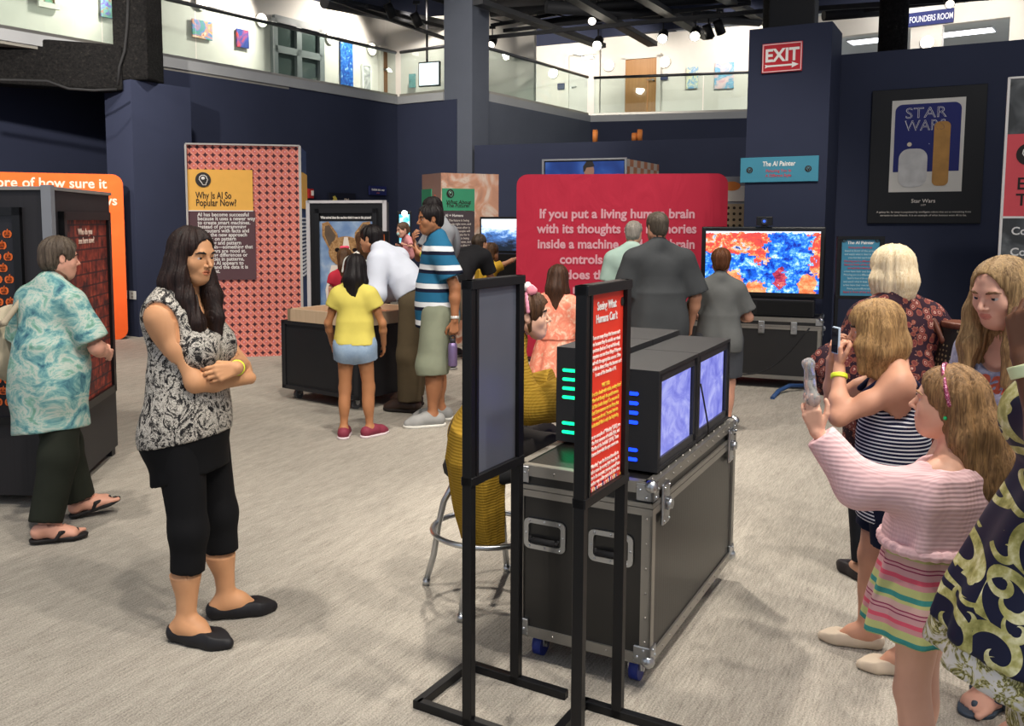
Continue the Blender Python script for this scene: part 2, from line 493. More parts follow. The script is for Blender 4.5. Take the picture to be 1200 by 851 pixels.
class Person:
    def __init__(s, label, loc, face, H, skin='#c98f6e', hf=.13, sex='m', hip=1., belly=1., chest=1., arm=1., leg=1., sho=1., lean=0, side=0, twist=0,
                 head=(0, 0, 0), hands=None, feet=None, pel=None, kneepole=None, group=None, name='person', vox=.009, fvox=.0045, facef=True, bare=False):
        s.root = thing(name, label, 'person', (loc[0], loc[1], loc[2] if len(loc) > 2 else 0), math.atan2(-face[0], face[1]), group)
        s.W = Matrix.Translation(s.root.location) @ Matrix.Rotation(s.root.rotation_euler.z, 4, 'Z'); s.Wi = s.W.inverted()
        s.H, s.hf, s.vox, s.fvox = H, hf, vox, fvox
        s.skin = skin_mat(skin)
        U = s.U = H * (1 - hf - .025) / .845; hh = s.hh = hf * H
        s.sex = sex
        F = s.F = Field()
        P0 = s.P0 = A3(pel) if pel is not None else A3((0, 0, .53 * U))
        Rp = rotm('Z', twist * .3) @ rotm('X', -lean * .25)
        Rc = s.Rc = rotm('Z', twist) @ rotm('X', -lean) @ rotm('Y', side)
        Rm = rotm('Z', twist * .6) @ rotm('X', -lean * .65) @ rotm('Y', side * .5)
        s.Rp, s.Rm = Rp, Rm
        waist = s.waist = P0 + Rm @ A3((0, 0, .10 * U)); chest_c = s.chest = waist + Rc @ A3((0, 0, .105 * U)); neck = s.neck = waist + Rc @ A3((0, 0, .215 * U))
        sw = (.106 if sex == 'm' else .090) * sho * U
        if sex == 'c': sw = .090 * sho * U
        s.sh = {}; s.J = {}
        for sd, x in (('R', 1), ('L', -1)): s.sh[sd] = neck + Rc @ A3((x * sw, -.005 * U, -.035 * U))
        # torso
        t = 'torso'
        F.ell(P0 + Rp @ A3((0, -.004 * U, 0)), A3((.094 * hip, .070 * hip, .080)) * U, Rp, .05 * U, tag=t)
        for x in (1, -1): F.ell(P0 + Rp @ A3((x * .043 * U * hip, -.040 * U * hip, -.022 * U)), A3((.056, .052, .060)) * U * hip, Rp, .04 * U, tag=t)
        F.ell(P0 + Rm @ A3((0, .004 * U * belly, .075 * U)), A3((.082 * belly, .062 * belly, .085)) * U, Rm, .06 * U, tag=t)
        F.ell(chest_c + Rc @ A3((0, -.002 * U, 0)), A3((.090 * chest, .066 * chest, .115)) * U, Rc, .06 * U, tag=t)
        F.cone(s.sh['R'] + Rc @ A3((-.02 * U, 0, -.012 * U)), s.sh['L'] + Rc @ A3((.02 * U, 0, -.012 * U)), .042 * U, .042 * U, .05 * U, tag=t)
        for x, sd in ((1, 'R'), (-1, 'L')):
            F.cone(neck + Rc @ A3((x * .012 * U, -.008 * U, .03 * U)), s.sh[sd] * .8 + neck * .2 + Rc @ A3((0, -.006 * U, .012 * U)), .026 * U, .027 * U, .04 * U, tag=t)
        if sex == 'f':
            for x in (1, -1): F.ell(chest_c + Rc @ A3((x * .042 * U, .055 * U * chest, -.01 * U)), A3((.045, .042, .046)) * U * chest, Rc, .03 * U, tag=t)
        # head
        hy, hp, hr = head
        Rh = s.Rh = rotm('Z', hy + twist) @ rotm('X', -hp) @ rotm('Y', hr)
        s.Ry = rotm('Z', hy + twist)
        nb = neck + Rc @ A3((0, .004 * U, .028 * U))
        hc = s.hc = nb + Rh @ A3((0, .16 * hh, (.047 * U + .31 * hh) if sex != 'b' else .36 * hh))
        if abs(lean) > 20: hc = s.hc = nb + Rc @ A3((0, .02, .03 * U)) + Rh @ A3((0, .14 * hh, .40 * hh))
        X = lambda *v: hc + Rh @ (A3(v) * hh)
        s.X = X
        g = 'head'
        F.cone(nb - Rc @ A3((0, .004 * U, .02 * U)), X(0, -.10, -.18), .034 * U * (1.0 if sex == 'm' else .88), .034 * U * (1.0 if sex == 'm' else .85), .03 * U, tag='neck')
        e = lambda c, r, k: F.ell(X(*c), A3(r) * hh, Rh, k * hh, tag=g)
        c_ = lambda a, b, ra, rb, k: F.cone(X(*a), X(*b), ra * hh, rb * hh, k * hh, tag=g)
        e((0, -.06, .14), (.325, .415, .355), .05)
        e((0, .08, -.10), (.255, .285, .34), .10)
        e((0, .20, -.385), (.13, .13, .10), .16)
        for x in (1, -1): c_((x * .215, -.02, -.20), (x * .07, .20, -.40), .095, .08, .18)
        if facef:
            c_((-.16, .312, .085), (.16, .312, .085), .045, .045, .10)
            for x in (1, -1): F.ell(X(x * .14, .40, .0), A3((.10, .088, .055)) * hh, Rh, .07 * hh, op='s', tag=g)
            for x in (1, -1): e((x * .175, .225, -.12), (.095, .085, .10), .14)
            c_((0, .350, .04), (0, .455, -.125), .026, .041, .05)
            for x in (1, -1): e((x * .045, .385, -.150), (.036, .042, .030), .03)
            e((0, .315, -.265), (.13, .06, .07), .08)
            for x in (1, -1): c_((x * .105, .325, -.266), (0, .368, -.246), .012, .024, .03)
            for x in (1, -1): c_((x * .09, .330, -.278), (0, .362, -.292), .014, .028, .03)
            F.ell(X(0, .395, -.269), A3((.10, .05, .006)) * hh, Rh, .010 * hh, op='s', tag=g)
            for x in (1, -1):
                c_((x * .225, .262, -.005), (x * .145, .334, .040), .014, .020, .025); c_((x * .145, .334, .040), (x * .065, .312, .0), .020, .014, .025)
                c_((x * .22, .265, -.012), (x * .145, .325, -.042), .012, .014, .02); c_((x * .145, .325, -.042), (x * .07, .31, -.008), .014, .012, .02)
        for x in (1, -1):
            e((x * .335, -.045, -.02), (.025, .075, .115), .02)
            F.ell(X(x * .365, -.03, -.01), A3((.022, .04, .065)) * hh, Rh, .02 * hh, op='s', tag=g)
        # arms
        hands = hands or {}
        la, lf = .172 * U, .150 * U
        s.fine = [tuple(map(tuple, (hc - .62 * hh, hc + .62 * hh))) + (fvox,)] if facef else [tuple(map(tuple, (hc - .6 * hh, hc + .6 * hh))) + (min(vox, fvox * 1.5),)]
        for sd, x in (('R', 1), ('L', -1)):
            h = hands.get(sd, {}); S = s.sh[sd]
            to = h.get('to')
            if to is None: to = S + A3((x * .045 * U, .03 * U, -.315 * U))
            el, wr = ik(S, to, la, lf, h.get('pole', (x * .5, -1, -.2)))
            s.J['el' + sd], s.J['wr' + sd] = el, wr
            a = arm * (1.0 if sex == 'm' else .9)
            G = Field()
            G.cone(S, S * .5 + el * .5, .033 * U * a, .029 * U * a, .02 * U); G.cone(S * .5 + el * .5, el, .029 * U * a, .0225 * U * a, .02 * U)
            G.cone(el, el * .68 + wr * .32, .0225 * U * a, .0235 * U * a, .02 * U); G.cone(el * .68 + wr * .32, wr, .0235 * U * a, .0155 * U, .02 * U)
            d = h.get('dir'); d = nrm(wr - el) if d is None else nrm(d)
            pn = h.get('palm', (-x, 0, 0))
            s.hand(G, wr, d, pn, x, .108 * U, h.get('curl', (18, 22, 14)), h.get('thumb', .3), h.get('fan', 1.0), h.get('curls'))
            F.sub(G, (lambda S: lambda P: (.045 * U * np.clip(1 - np.sqrt(((P - S) ** 2).sum(-1)) / (.13 * U), 0, 1) + .003))(S), 'arm' + sd)
            if h.get('fine', True):
                m = wr + d * .05 * U
                s.fine.append((tuple(m - .075 * U), tuple(m + .075 * U), fvox * .85))
        # legs
        lt, ls = .245 * U, .236 * U
        feet = feet or {}
        s.ft = {}
        for sd, x in (('R', 1), ('L', -1)):
            f = dict(to=(x * .055 * U, 0, 0), yaw=-x * 8, lift=0); f.update(feet.get(sd, {}))
            hj = P0 + Rp @ A3((x * .052 * U * hip, 0, -.005 * U))
            fd = rotm('Z', f['yaw']) @ rotm('X', -f['lift'])     # foot frame: y to the toes
            base = A3(tuple(f['to']) if len(f['to']) == 3 else tuple(f['to']) + (0,))
            if f['lift']:
                ball = base + rotm('Z', f['yaw']) @ A3((0, .07 * U, 0)); base = ball - fd @ A3((0, .07 * U, 0))
            an = base + fd @ A3((0, 0, .046 * U))
            kn, an2 = ik(hj, an, lt, ls, f.get('pole', fd @ A3((0, 1, .0)) + A3((x * .08, .3, .0))))
            base = base + (an2 - an); an = an2
            s.J['hip' + sd], s.J['kn' + sd], s.J['an' + sd] = hj, kn, an
            l = leg
            F.cone(hj, kn, .056 * U * l * (hip + 1) / 2, .036 * U * l, .04 * U, tag='thigh' + sd)
            F.cone(kn, an, .034 * U * l, .0215 * U * (1 + l) / 2, .025 * U, tag='shin' + sd)
            cd = nrm(np.cross(np.cross(an - kn, fd @ A3((0, 1, 0))), an - kn))
            F.ell(kn * .66 + an * .34 - cd * .012 * U * (-1 if float(cd @ (fd @ A3((0, 1, 0)))) < 0 else 1), A3((.030 * l, .033 * l, .07)) * U, basis(cd, kn - an), .03 * U, tag='shin' + sd)
            s.ft[sd] = (base, fd)
            q = lambda *v: base + fd @ (A3(v) * U)
            F.cone(q(0, -.022, .028), q(0, .03, .034), .026 * U, .024 * U, .02 * U, tag='foot'); F.cone(q(0, .03, .034), q(x * .004, .085 if bare else .07, .017), .023 * U, .0155 * U, .02 * U, tag='foot')
            F.cone(q(0, .0, .05), q(0, .03, .035), .022 * U, .02 * U, .02 * U, tag='foot')
            if bare: F.cone(q(-.016, .03, .018), q(-.020, .085, .014), .016 * U, .013 * U, .02 * U, tag='foot'); F.cone(q(.016, .03, .018), q(.020, .085, .014), .016 * U, .013 * U, .02 * U, tag='foot')
            for i in range(5 if bare else 0):
                xx = (-.026 + .013 * i) * x; L = (.122 if i == 0 else .118 - .006 * i) if x * 1 > 0 else (.122 if i == 0 else .118 - .006 * i)
                F.cone(q(xx, .085, .011), q(xx, L, .008), .0085 * U, (.0085 if i == 0 else .006) * U, .006 * U, tag='foot')
    def hand(s, F, wr, d, pn, x, L, curl, thumb, fan, curls=None):
        pn = A3(pn); z = -(pn - d * float(pn @ d))              # back of the hand
        if np.linalg.norm(z) < 1e-3: z = A3((0, 0, 1))
        R = basis(d, z)
        if x < 0: R = R.copy(); R[:, 0] = R[:, 0]               # thumb side
        tx = -1.0 if x > 0 else 1.0                             # right hand, palm down: thumb at -x
        q = lambda a, b, c: wr + R @ (A3((a, b, c)) * L)
        roots = [(.155, .47), (.055, .50), (-.045, .48), (-.14, .43)]; lens = [.41, .46, .43, .34]; rad = [.052, .053, .051, .046]
        for i, ((rx, ry), ln, r) in enumerate(zip(roots, lens, rad)):
            rx = rx * tx
            F.cone(q(rx * .55, .02, 0), q(rx, ry, 0), .075 * L, .066 * L, .05 * L, tag='hand')
            p = A3((rx, ry, 0)); ang = 0; sp = rx * .45 * fan
            cc = curls[i] if curls else curl
            for j, fr in enumerate((.45, .30, .25)):
                ang += cc[j]
                a = math.radians(ang)
                st = A3((sp * math.cos(a), math.cos(a) * math.sqrt(max(.1, 1 - sp * sp)), -math.sin(a))) * (ln * fr)
                F.cone(q(*p), q(*(p + st)), r * L * (1 - .08 * j), r * L * (.92 - .1 * j), .012 * L, tag='hand'); p = p + st
        t0, t1 = (.13 * tx, .14, -.03), ((.13 + .17 * (1 - thumb * .5)) * tx, .34, -.07 - .10 * thumb)
        t2 = (t1[0] + (.10 - .20 * thumb) * tx, .50, t1[2] - .05 - .08 * thumb); t3 = (t2[0] + (.03 - .16 * thumb) * tx, .62, t2[2] - .02 - .04 * thumb)
        F.cone(q(*t0), q(*t1), .075 * L, .062 * L, .04 * L, tag='hand'); F.cone(q(*t1), q(*t2), .060 * L, .054 * L, .02 * L, tag='hand'); F.cone(q(*t2), q(*t3), .054 * L, .044 * L, .01 * L, tag='hand')
    # ------------------------------------------------------------ output
    def pt(s, w): return A3(s.Wi @ Vector(w))
    def body(s, eyes=True, iris='#3a2416', brow='#1a120d', drop=None):
        V, Q = multi(s.F, s.vox, s.fine)
        c = (V[Q].mean(1) - s.hc) @ s.Rh / s.hh
        lip = (np.abs(c[:, 0]) < .115 - 1.1 * np.abs(c[:, 2] + .27)) & (c[:, 2] > -.322) & (c[:, 2] < -.222) & (c[:, 1] > .30)
        s.bod = link('body', mesh_np('body', V, Q, mi=lip.astype(int)), s.root, list(s.skin))
        if eyes:
            if iris not in EYEM: EYEM[iris] = [plain('#b5aaa4', .3, spec=.5), plain(iris, .2, spec=.6), plain('#080606', .15, spec=.6)]
            for x in (1, -1):
                b = MB(); bm = b.bm
                g = bmesh.ops.create_uvsphere(bm, u_segments=24, v_segments=24, radius=.080 * s.hh)
                for f in bm.faces:
                    m = f.calc_center_median(); a = m.z / (.080 * s.hh); f.material_index = 2 if a > .978 else 1 if a > .905 else 0; f.smooth = True
                rt = Matrix(s.Rh.tolist()).to_4x4() @ Matrix.Rotation(-PI / 2, 4, 'X')
                bm.transform(Matrix.Translation(Vector(s.X(x * .142, .2595, -.003).tolist())) @ rt @ Matrix.Diagonal((1.12, 1, 1, 1)))
                b.build('eye', EYEM[iris], s.root)
            bf = Field()
            for x in (1, -1):
                Fb = Field(); pts = [(.062, .364, .086), (.13, .372, .106), (.20, .338, .104), (.255, .278, .076)]
                for a, c2, r1, r2 in zip(pts, pts[1:], (.017, .020, .016), (.020, .016, .008)):
                    Fb.cone(s.X(x * a[0], a[1], a[2]), s.X(x * c2[0], c2[1], c2[2]), r1 * s.hh, r2 * s.hh, .02 * s.hh)
                V, Q = Fb.mesh(.0022); link('eyebrow', mesh_np('eyebrow', V, Q), s.root, plain(brow, .7))
        return s
    def tuck(s, F):
        """draw the skin in a little wherever cloth lies on it"""
        me = s.bod.data; n = len(me.vertices); co = np.empty(n * 3, dtype=np.float32); me.vertices.foreach_get('co', co); co = co.reshape(-1, 3)
        no = np.empty(n * 3, dtype=np.float32); me.vertices.foreach_get('normal', no); no = no.reshape(-1, 3)
        lo, hi = F.bounds(); ix = np.nonzero(((co > lo - .03) & (co < hi + .03)).all(1))[0]
        d = F.eval(co[ix]); m = (d > -.007) & (d < .012); ix = ix[m]; d = d[m]
        co[ix] -= no[ix] * (d + .007)[:, None]
        me.vertices.foreach_set('co', co.ravel()); me.update()
    def put(s, name, F, mat, vox=None, label=None, fine=None):
        V, Q = F.mesh(vox or s.vox) if not fine else multi(F, vox or s.vox, fine)
        o = link(name, mesh_np(name, V, Q), s.root, mat)
        if label: o['label'] = label
        return o
    def sel(s, *tags):
        F = Field(); F.ops = [o for o in s.F.ops if any(o['tag'].startswith(t) for t in tags)]; return F
    def top(s, name, mat, hem=-.05, off=.012, sleeve=.5, sr=(1.3, 1.35), extra=None, nz=(.004, 14), vox=None, neck=None, after=None, hemtilt=(0, 0), seed=1, sleeves='RL', label=None, flare=None, hemfix=None):
        """shirt or jumper: the torso let out, cut at hem and sleeves"""
        U = s.U; F = s.sel('torso')
        if flare:   # (rx, ry) at hem, drape below the chest
            z0 = hem * U
            F.loft(s.P0, s.Rm, [z0 - .02, .05 * U, .14 * U, .20 * U, .25 * U], [flare[0] * U, flare[0] * .98 * U, flare[0] * .90 * U, flare[0] * .62 * U, flare[0] * .25 * U], [flare[1] * U, flare[1] * .97 * U, flare[1] * .90 * U, flare[1] * .60 * U, flare[1] * .22 * U], oy=[flare[2] * U if len(flare) > 2 else 0] * 5, k=.05)
        inflate(F, off)
        if nz: F.noise(nz[0], nz[1], seed, (1, 1, .45))
        if extra: extra(F)
        n = s.Rm @ A3((hemtilt[0], hemtilt[1], -1)) if hemfix is None else A3(hemfix)
        F.clip(s.P0 + s.Rm @ A3((0, 0, hem * U)), n)
        if neck: neck(F)
        G = Field(); G.ops += F.ops; G.slack = F.slack
        for sd in sleeves:
            S, E, Wr = s.sh[sd], s.J['el' + sd], s.J['wr' + sd]
            r0 = .038 * U
            if sleeve <= 0: continue
            if sleeve <= 1:
                e = S + (E - S) * sleeve
                G.cone(S, e, r0 * sr[0], r0 * sr[1], .03, flat=1)
            else:
                e = E + (Wr - E) * (sleeve - 1)
                G.cone(S, E, r0 * sr[0], r0 * sr[1] * .9, .03); G.cone(E, e, r0 * sr[1] * .9, r0 * sr[1] * (.62 if len(sr) < 3 else sr[2]), .03, flat=1)
        if nz and sleeve > 0: G.noise(nz[0] * .7, nz[1] * 1.5, seed + 5)
        if after: after(G)
        s.tuck(G)
        return s.put(name, G, mat, vox, label)
    def pants(s, name, mat, waist=.06, end=.96, r=(1.18, 1.25, 1.5), off=.010, nz=(.004, 16), vox=None, seed=3, label=None, hemf=1):
        U = s.U
        F = Field(); F.ops = [o for o in s.F.ops if o['tag'] == 'torso'][:4]
        inflate(F, off); F.clip(s.P0 + s.Rm @ A3((0, 0, waist * U)), s.Rm @ A3((0, 0, 1)))
        for sd in 'RL':
            h, k, a = s.J['hip' + sd], s.J['kn' + sd], s.J['an' + sd]
            G = Field()
            if end <= .5:
                e = h + (k - h) * end * 2; G.cone(h, k, .056 * U * r[0], .056 * U * r[0] + (.045 * r[1] - .056 * r[0]) * U / max(end * 2, .5), .03); G.clip(e, k - h)
            else:
                e = k + (a - k) * (end - .5) * 2; q = min(1.0, (end - .5) * 2)
                G.cone(h, k, .056 * U * r[0], .039 * U * r[1], .03); G.cone(k, a, .039 * U * r[1], .039 * U * r[1] + (.027 * r[2] - .039 * r[1]) * U / max(q, .3), .04)
                if hemf: G.clip(e, a - k)
            F.sub(G, lambda P: np.full(P.shape[:-1], .045, dtype=np.float32), 'leg')
        if nz: F.noise(nz[0], nz[1], seed, (1, 1, .5))
        s.tuck(F)
        return s.put(name, F, mat, vox, label)
    def shoes(s, mat, kind='sneaker', sole=None, name='shoe', label=None):
        U = s.U
        for sd, x in (('R', 1), ('L', -1)):
            base, fd = s.ft[sd]; q = lambda *v: base + fd @ (A3(v) * U); up = fd @ A3((0, 0, 1))
            F = Field()
            if kind == 'flat':
                F.cone(q(0, -.026, .022), q(0, .03, .018), .028 * U, .027 * U, .01 * U); F.cone(q(0, .03, .018), q(0, .082, .015), .028 * U, .031 * U, .02 * U); F.cone(q(0, .082, .015), q(0, .118, .012), .029 * U, .014 * U, .02 * U)
                F.clip(q(0, 0, .001), -up); F.clip(q(0, -.05, .038), fd @ A3((0, .0, 1)))
                F.ell(q(0, .020, .062), A3((.023, .070, .040)) * U, fd, .008 * U, op='s'); F.clip(q(0, .09, .034), fd @ A3((0, .25, 1)))
            elif kind == 'sandal':
                F.cone(q(0, -.026, .006), q(0, .03, .006), .027 * U, .026 * U, .01 * U); F.cone(q(0, .03, .006), q(0, .085, .006), .027 * U, .034 * U, .02 * U); F.cone(q(0, .085, .006), q(0, .112, .006), .033 * U, .022 * U, .02 * U)
                F.clip(q(0, 0, .007), up); F.clip(q(0, 0, -.006), -up)
                F.cone(q(-.003 * x, .098, .020), q(-.034, .045, .026), .006 * U, .007 * U, .004); F.cone(q(-.003 * x, .098, .020), q(.034, .045, .026), .006 * U, .007 * U, .004)
                F.cone(q(-.034, .045, .026), q(-.034, .03, .004), .007 * U, .006 * U, .004); F.cone(q(.034, .045, .026), q(.034, .03, .004), .007 * U, .006 * U, .004)
                F.cone(q(-.003 * x, .098, .020), q(-.003 * x, .102, .005), .006 * U, .006 * U, .004)
            else:
                F.cone(q(0, -.025, .030), q(0, .03, .036), .034 * U, .031 * U, .02 * U); F.cone(q(0, .03, .034), q(0, .085, .022), .031 * U, .032 * U, .02 * U); F.cone(q(0, .085, .020), q(0, .118, .016), .030 * U, .022 * U, .02 * U)
                F.clip(q(0, 0, .004), -up); F.clip(q(0, -.03, .062), fd @ A3((0, -.22, 1)))
            o = s.put(name, F, mat, .0045, label)
            if sole:
                G = Field(); G.cone(q(0, -.028, .010), q(0, .03, .010), .035 * U, .032 * U, .01 * U); G.cone(q(0, .03, .010), q(0, .085, .010), .032 * U, .035 * U, .02 * U); G.cone(q(0, .085, .010), q(0, .116, .010), .034 * U, .026 * U, .02 * U)
                G.clip(q(0, 0, .013), up); G.clip(q(0, 0, .0005), -up)
                V, Q = G.mesh(.005); link('sole', mesh_np('sole', V, Q), o, sole)
    def hair(s, mat, style='short', locks=None, amp=.006, seed=0, vox=None, fz=9, n0=9, face=(.30, .32, .44), facec=(0, .41, -.14), cut=-.2, thick=0.0, extra=None, flop=0):
        hh = s.hh; F = Field(); X, R = s.X, s.Rh
        t = thick
        F.ell(X(0, -.065, .15), A3((.364 + t, .447 + t, .383 + t)) * hh, R, .03 * hh)
        if style == 'short': F.ell(X(0, -.20, -.08), A3((.30 + t, .30 + t, .30)) * hh, R, .08 * hh)
        if locks:
            for L in locks:
                pts, rad = L
                for a, b, r1, r2 in zip(pts, pts[1:], rad, rad[1:]):
                    F.cone(s.hc + s.Ry @ (A3(a) * hh), s.hc + s.Ry @ (A3(b) * hh), r1 * hh, r2 * hh, .10 * hh)
        if extra: extra(F)
        F.strands(amp, s.hc, s.Ry, seed, fz / hh * .2, n0)
        F.ell(X(0, facec[1], facec[2]), A3(face) * hh, R, .04 * hh, op='s')
        if style == 'short':
            F.clip(X(0, 0, cut), R @ A3((0, .75, -1)))
            for x in (1, -1): F.ell(X(x * .36, -.04, -.03), A3((.10, .085, .13)) * hh, R, .03 * hh, op='s')
        return s.put('hair', F, mat, vox or max(.0035, s.fvox))
    def band(s, sd, mat, t=.82, r=.024, w=.016, name='wristband', label=None):
        e, w0 = s.J['el' + sd], s.J['wr' + sd]; d = nrm(w0 - e); c = e + (w0 - e) * t
        F = Field(); F.cone(c - d * w / 2, c + d * w / 2, r * s.U, r * s.U, .001, flat=3)
        return s.put(name, F, mat, .003, label)
# ---------------------------------------------------------------- surfaces
def carpet():
    m = Mat('carpet', .95, 0, .1)
    v = m.streaks(math.radians(-60), (10, 120, 1)); v2 = m.streaks(math.radians(-60), (2.5, 16, 1))
    n1, n2, n3 = m.noise(1, 3, .6, v), m.noise(1, 2, .5, v2), m.noise(160, 2)
    f = n1 * .40 + n2 * .16 + n3 * .55
    m.base(m.ramp(f, [(.36, '#6c665f'), (.56, '#9b958b'), (.78, '#bdb6aa')])); m.bump(f, .5, .012)
    return m.m
def paint(c, rough=.75, name='painted_wall'):
    m = Mat(name, rough, 0, .2); n = m.noise(1.7, 4, .6)
    a = lin(c); bk = lambda v: 12.92 * v if v <= .0031308 else 1.055 * v ** (1 / 2.4) - .055
    m.base(m.mix(n, tuple(bk(x * .88) for x in a[:3]), tuple(bk(x * 1.1) for x in a[:3]))); m.bump(m.noise(220, 2), .08, .003)
    return m.m
NAVY = paint('#2d3246'); NAVYG = paint('#555a66'); WHITE = paint('#d9d4cd', .6); BLACKC = paint('#121216', .9); TRIM = paint('#9b9da0', .5)
def rough_black():
    m = Mat('sprayed_black', .95, 0, .15); n = m.noise(28, 6, .75)
    m.base(m.ramp(n, [(.35, '#08080a'), (.6, '#1d1c1c'), (.78, '#46423c')])); m.bump(n, 1.0, .03); return m.m
ROUGH = rough_black()
def glassmat():
    m = bpy.data.materials.new('clear_glass'); m.use_nodes = True; nt = m.node_tree; nt.nodes.clear()
    o = nt.nodes.new('ShaderNodeOutputMaterial'); t = nt.nodes.new('ShaderNodeBsdfTransparent'); g = nt.nodes.new('ShaderNodeBsdfGlossy'); mx = nt.nodes.new('ShaderNodeMixShader'); f = nt.nodes.new('ShaderNodeLayerWeight')
    t.inputs[0].default_value = (.86, .92, .90, 1); g.inputs['Roughness'].default_value = .02; f.inputs[0].default_value = .5
    pw = nt.nodes.new('ShaderNodeMath'); pw.operation = 'POWER'; pw.inputs[1].default_value = 4; ad = nt.nodes.new('ShaderNodeMath'); ad.operation = 'MULTIPLY_ADD'; ad.inputs[1].default_value = .5; ad.inputs[2].default_value = .035
    nt.links.new(f.outputs['Facing'], pw.inputs[0]); nt.links.new(pw.outputs[0], ad.inputs[0]); nt.links.new(ad.outputs[0], mx.inputs[0]); nt.links.new(t.outputs[0], mx.inputs[1]); nt.links.new(g.outputs[0], mx.inputs[2]); nt.links.new(mx.outputs[0], o.inputs[0])
    return m
GLASS = glassmat()
BLACK = plain('#141416', .45); BLACKM = plain('#0f0f12', .6); STEEL = plain('#b9bcc0', .28, 1.0); ALU = plain('#9d9a94', .35, .85); DARKM = plain('#2c2d31', .4, .6); RUB = plain('#1a1a1c', .8)
def struct(name, lo_pts=None): pass
def wallbox(name, p0, p1, z0, z1, mat, th=.2, kind='structure', parent=None):
    """upright slab from p0 to p1 (plan), thickness on the far side"""
    p0, p1 = Vector(p0[:2]), Vector(p1[:2]); d = (p1 - p0).normalized(); n = Vector((-d.y, d.x))
    b = MB(); L = (p1 - p0).length; a = math.atan2(d.y, d.x)
    c = (p0 + p1) / 2 + n * th / 2
    b.box((c.x, c.y, (z0 + z1) / 2), (L, th, z1 - z0), rot=a)
    o = b.build(name, mat, parent)
    if kind and parent is None: o['kind'] = kind
    return o
class Wall:
    """an upright plane p0 + t d, facing the hall"""
    def __init__(s, p0, p1):
        s.p = Vector(p0[:2]); s.d = (Vector(p1[:2]) - s.p).normalized(); s.rz = math.atan2(s.d.y, s.d.x); s.n = Vector((s.d.y, -s.d.x))
    def hit(s, px, py):
        r = ray(px, py); n = s.n; t = (s.p.x * n.x + s.p.y * n.y) / (r.x * n.x + r.y * n.y)
        return Vector((r.x * t, r.y * t, CAMH + r.z * t))
    def rect(s, x0, y0, x1, y1, off=.02):
        """centre, width, height, of an item seen between two pixel corners"""
        a, b = s.hit(x0, y0), s.hit(x1, y1); a2 = s.hit(x0, y1)
        w = (Vector((b.x, b.y)) - Vector((a.x, a.y))).length; h = a.z - (b.z + a2.z) / 2
        c = (a + b) / 2; c.x += s.n.x * off; c.y += s.n.y * off
        return c, w, abs(h)
# ---------------------------------------------------------------- the hall
b = MB(); b.box((1, 12, -.05), (34, 36, .1)); o = b.build('floor', carpet()); o['kind'] = 'structure'
b = MB(); b.box((1, 17, 7.05), (34, 32, .1)); o = b.build('ceiling', BLACKC); o['kind'] = 'structure'
u35 = Vector((.58, .8146)); w35 = Vector((.8146, -.58))
A0 = Vector((-4.55, 13.8)); AF = Vector((-1.27, 18.4)); AN = A0 - u35 * 9
B1 = AF + w35 * 1.16
AM = A0 - u35 * .3
wallbox('wall_left', AM, AF, 0, 3.95, NAVY)
wallbox('wall_left_recess', AN + Vector((-.8146, .58)) * 1.6, AM + Vector((-.8146, .58)) * 1.6 + u35 * 4, 0, 3.95, NAVY)
wallbox('trim_1', AN + w35 * .03, AF + w35 * .03, 3.95, 4.10, TRIM, .25)
nL = Vector((-.8146, .58))
GB0, GB1 = AN + nL * 2.1, AF + nL * 2.1 + u35 * 6
wallbox('wall_gallery_left', GB0, GB1, 4.1, 6.23, WHITE)
wallbox('wall_gallery_left_fascia', GB0 + w35 * .05, GB1 + w35 * .05, 6.23, 7.0, NAVY, .25)
c = (AN + AF) / 2 + nL * 1.1
b = MB(); b.box((c.x, c.y, 4.0), ((AF - AN).length + 2, 2.2, .18), rot=math.atan2(u35.y, u35.x)); o = b.build('floor_gallery_left', plain('#8a8780')); o['kind'] = 'structure'
wallbox('wall_back', AF, B1 + w35 * .3, 0, 3.95, NAVY)
wallbox('trim_2', AF - u35 * .03, B1 - u35 * .03, 3.95, 4.10, TRIM, .25)
# square column between the galleries
cc0, cc1 = Vector((-.32, 17.74)), Vector((.213, 17.37)); cd = (cc1 - cc0).normalized(); cn = Vector((-cd.y, cd.x))
b = MB(); m_ = (cc0 + cc1) / 2 + cn * .29
b.box((m_.x, m_.y, 3.5), ((cc1 - cc0).length, .58, 7.0), rot=math.atan2(cd.y, cd.x)); o = b.build('column', NAVYG); o['kind'] = 'structure'
P1 = Vector((.49, 17.8)); Cc = Vector((3.05, 21.6)); Dd = Vector((6.75, 20.75))
wallbox('wall_recess', P1, Cc, 0, 3.95, NAVYG)
wallbox('trim_3', P1, Cc, 3.95, 4.1, TRIM, .25)
wallbox('wall_far', Cc, Dd, 0, 3.95, NAVY)
wallbox('trim_4', Cc, Dd, 3.95, 4.1, TRIM, .25)
b = MB(); pp = [P1 + Vector((-.2, .3)), Cc + Vector((0, .15)), Dd + Vector((0, .2)), Vector((8, 24)), Vector((2.6, 26.5)), Vector((-3, 26.5)), Vector((-1.5, 18.6)), Vector((-.2, 18.1))]
b.prism([(p.x, p.y) for p in pp], -4.08, -3.92, M=Matrix(((1, 0, 0, 0), (0, 0, 1, 0), (0, -1, 0, 0), (0, 0, 0, 1)))); o = b.build('floor_gallery_far', plain('#8a8780')); o['kind'] = 'structure'
W1, W2, W3, W4 = Vector((xat(560, 25.3), 25.3)), Vector((xat(702, 23.7), 23.7)), Vector((xat(870, 21.9), 21.9)), Vector((xat(1290, 17.6), 17.6))
W2b = Vector((xat(701, 23.4), 23.4))
wallbox('wall_gallery_far', W1 - (W2 - W1).normalized() * 3, W2, 4.1, 6.23, WHITE)
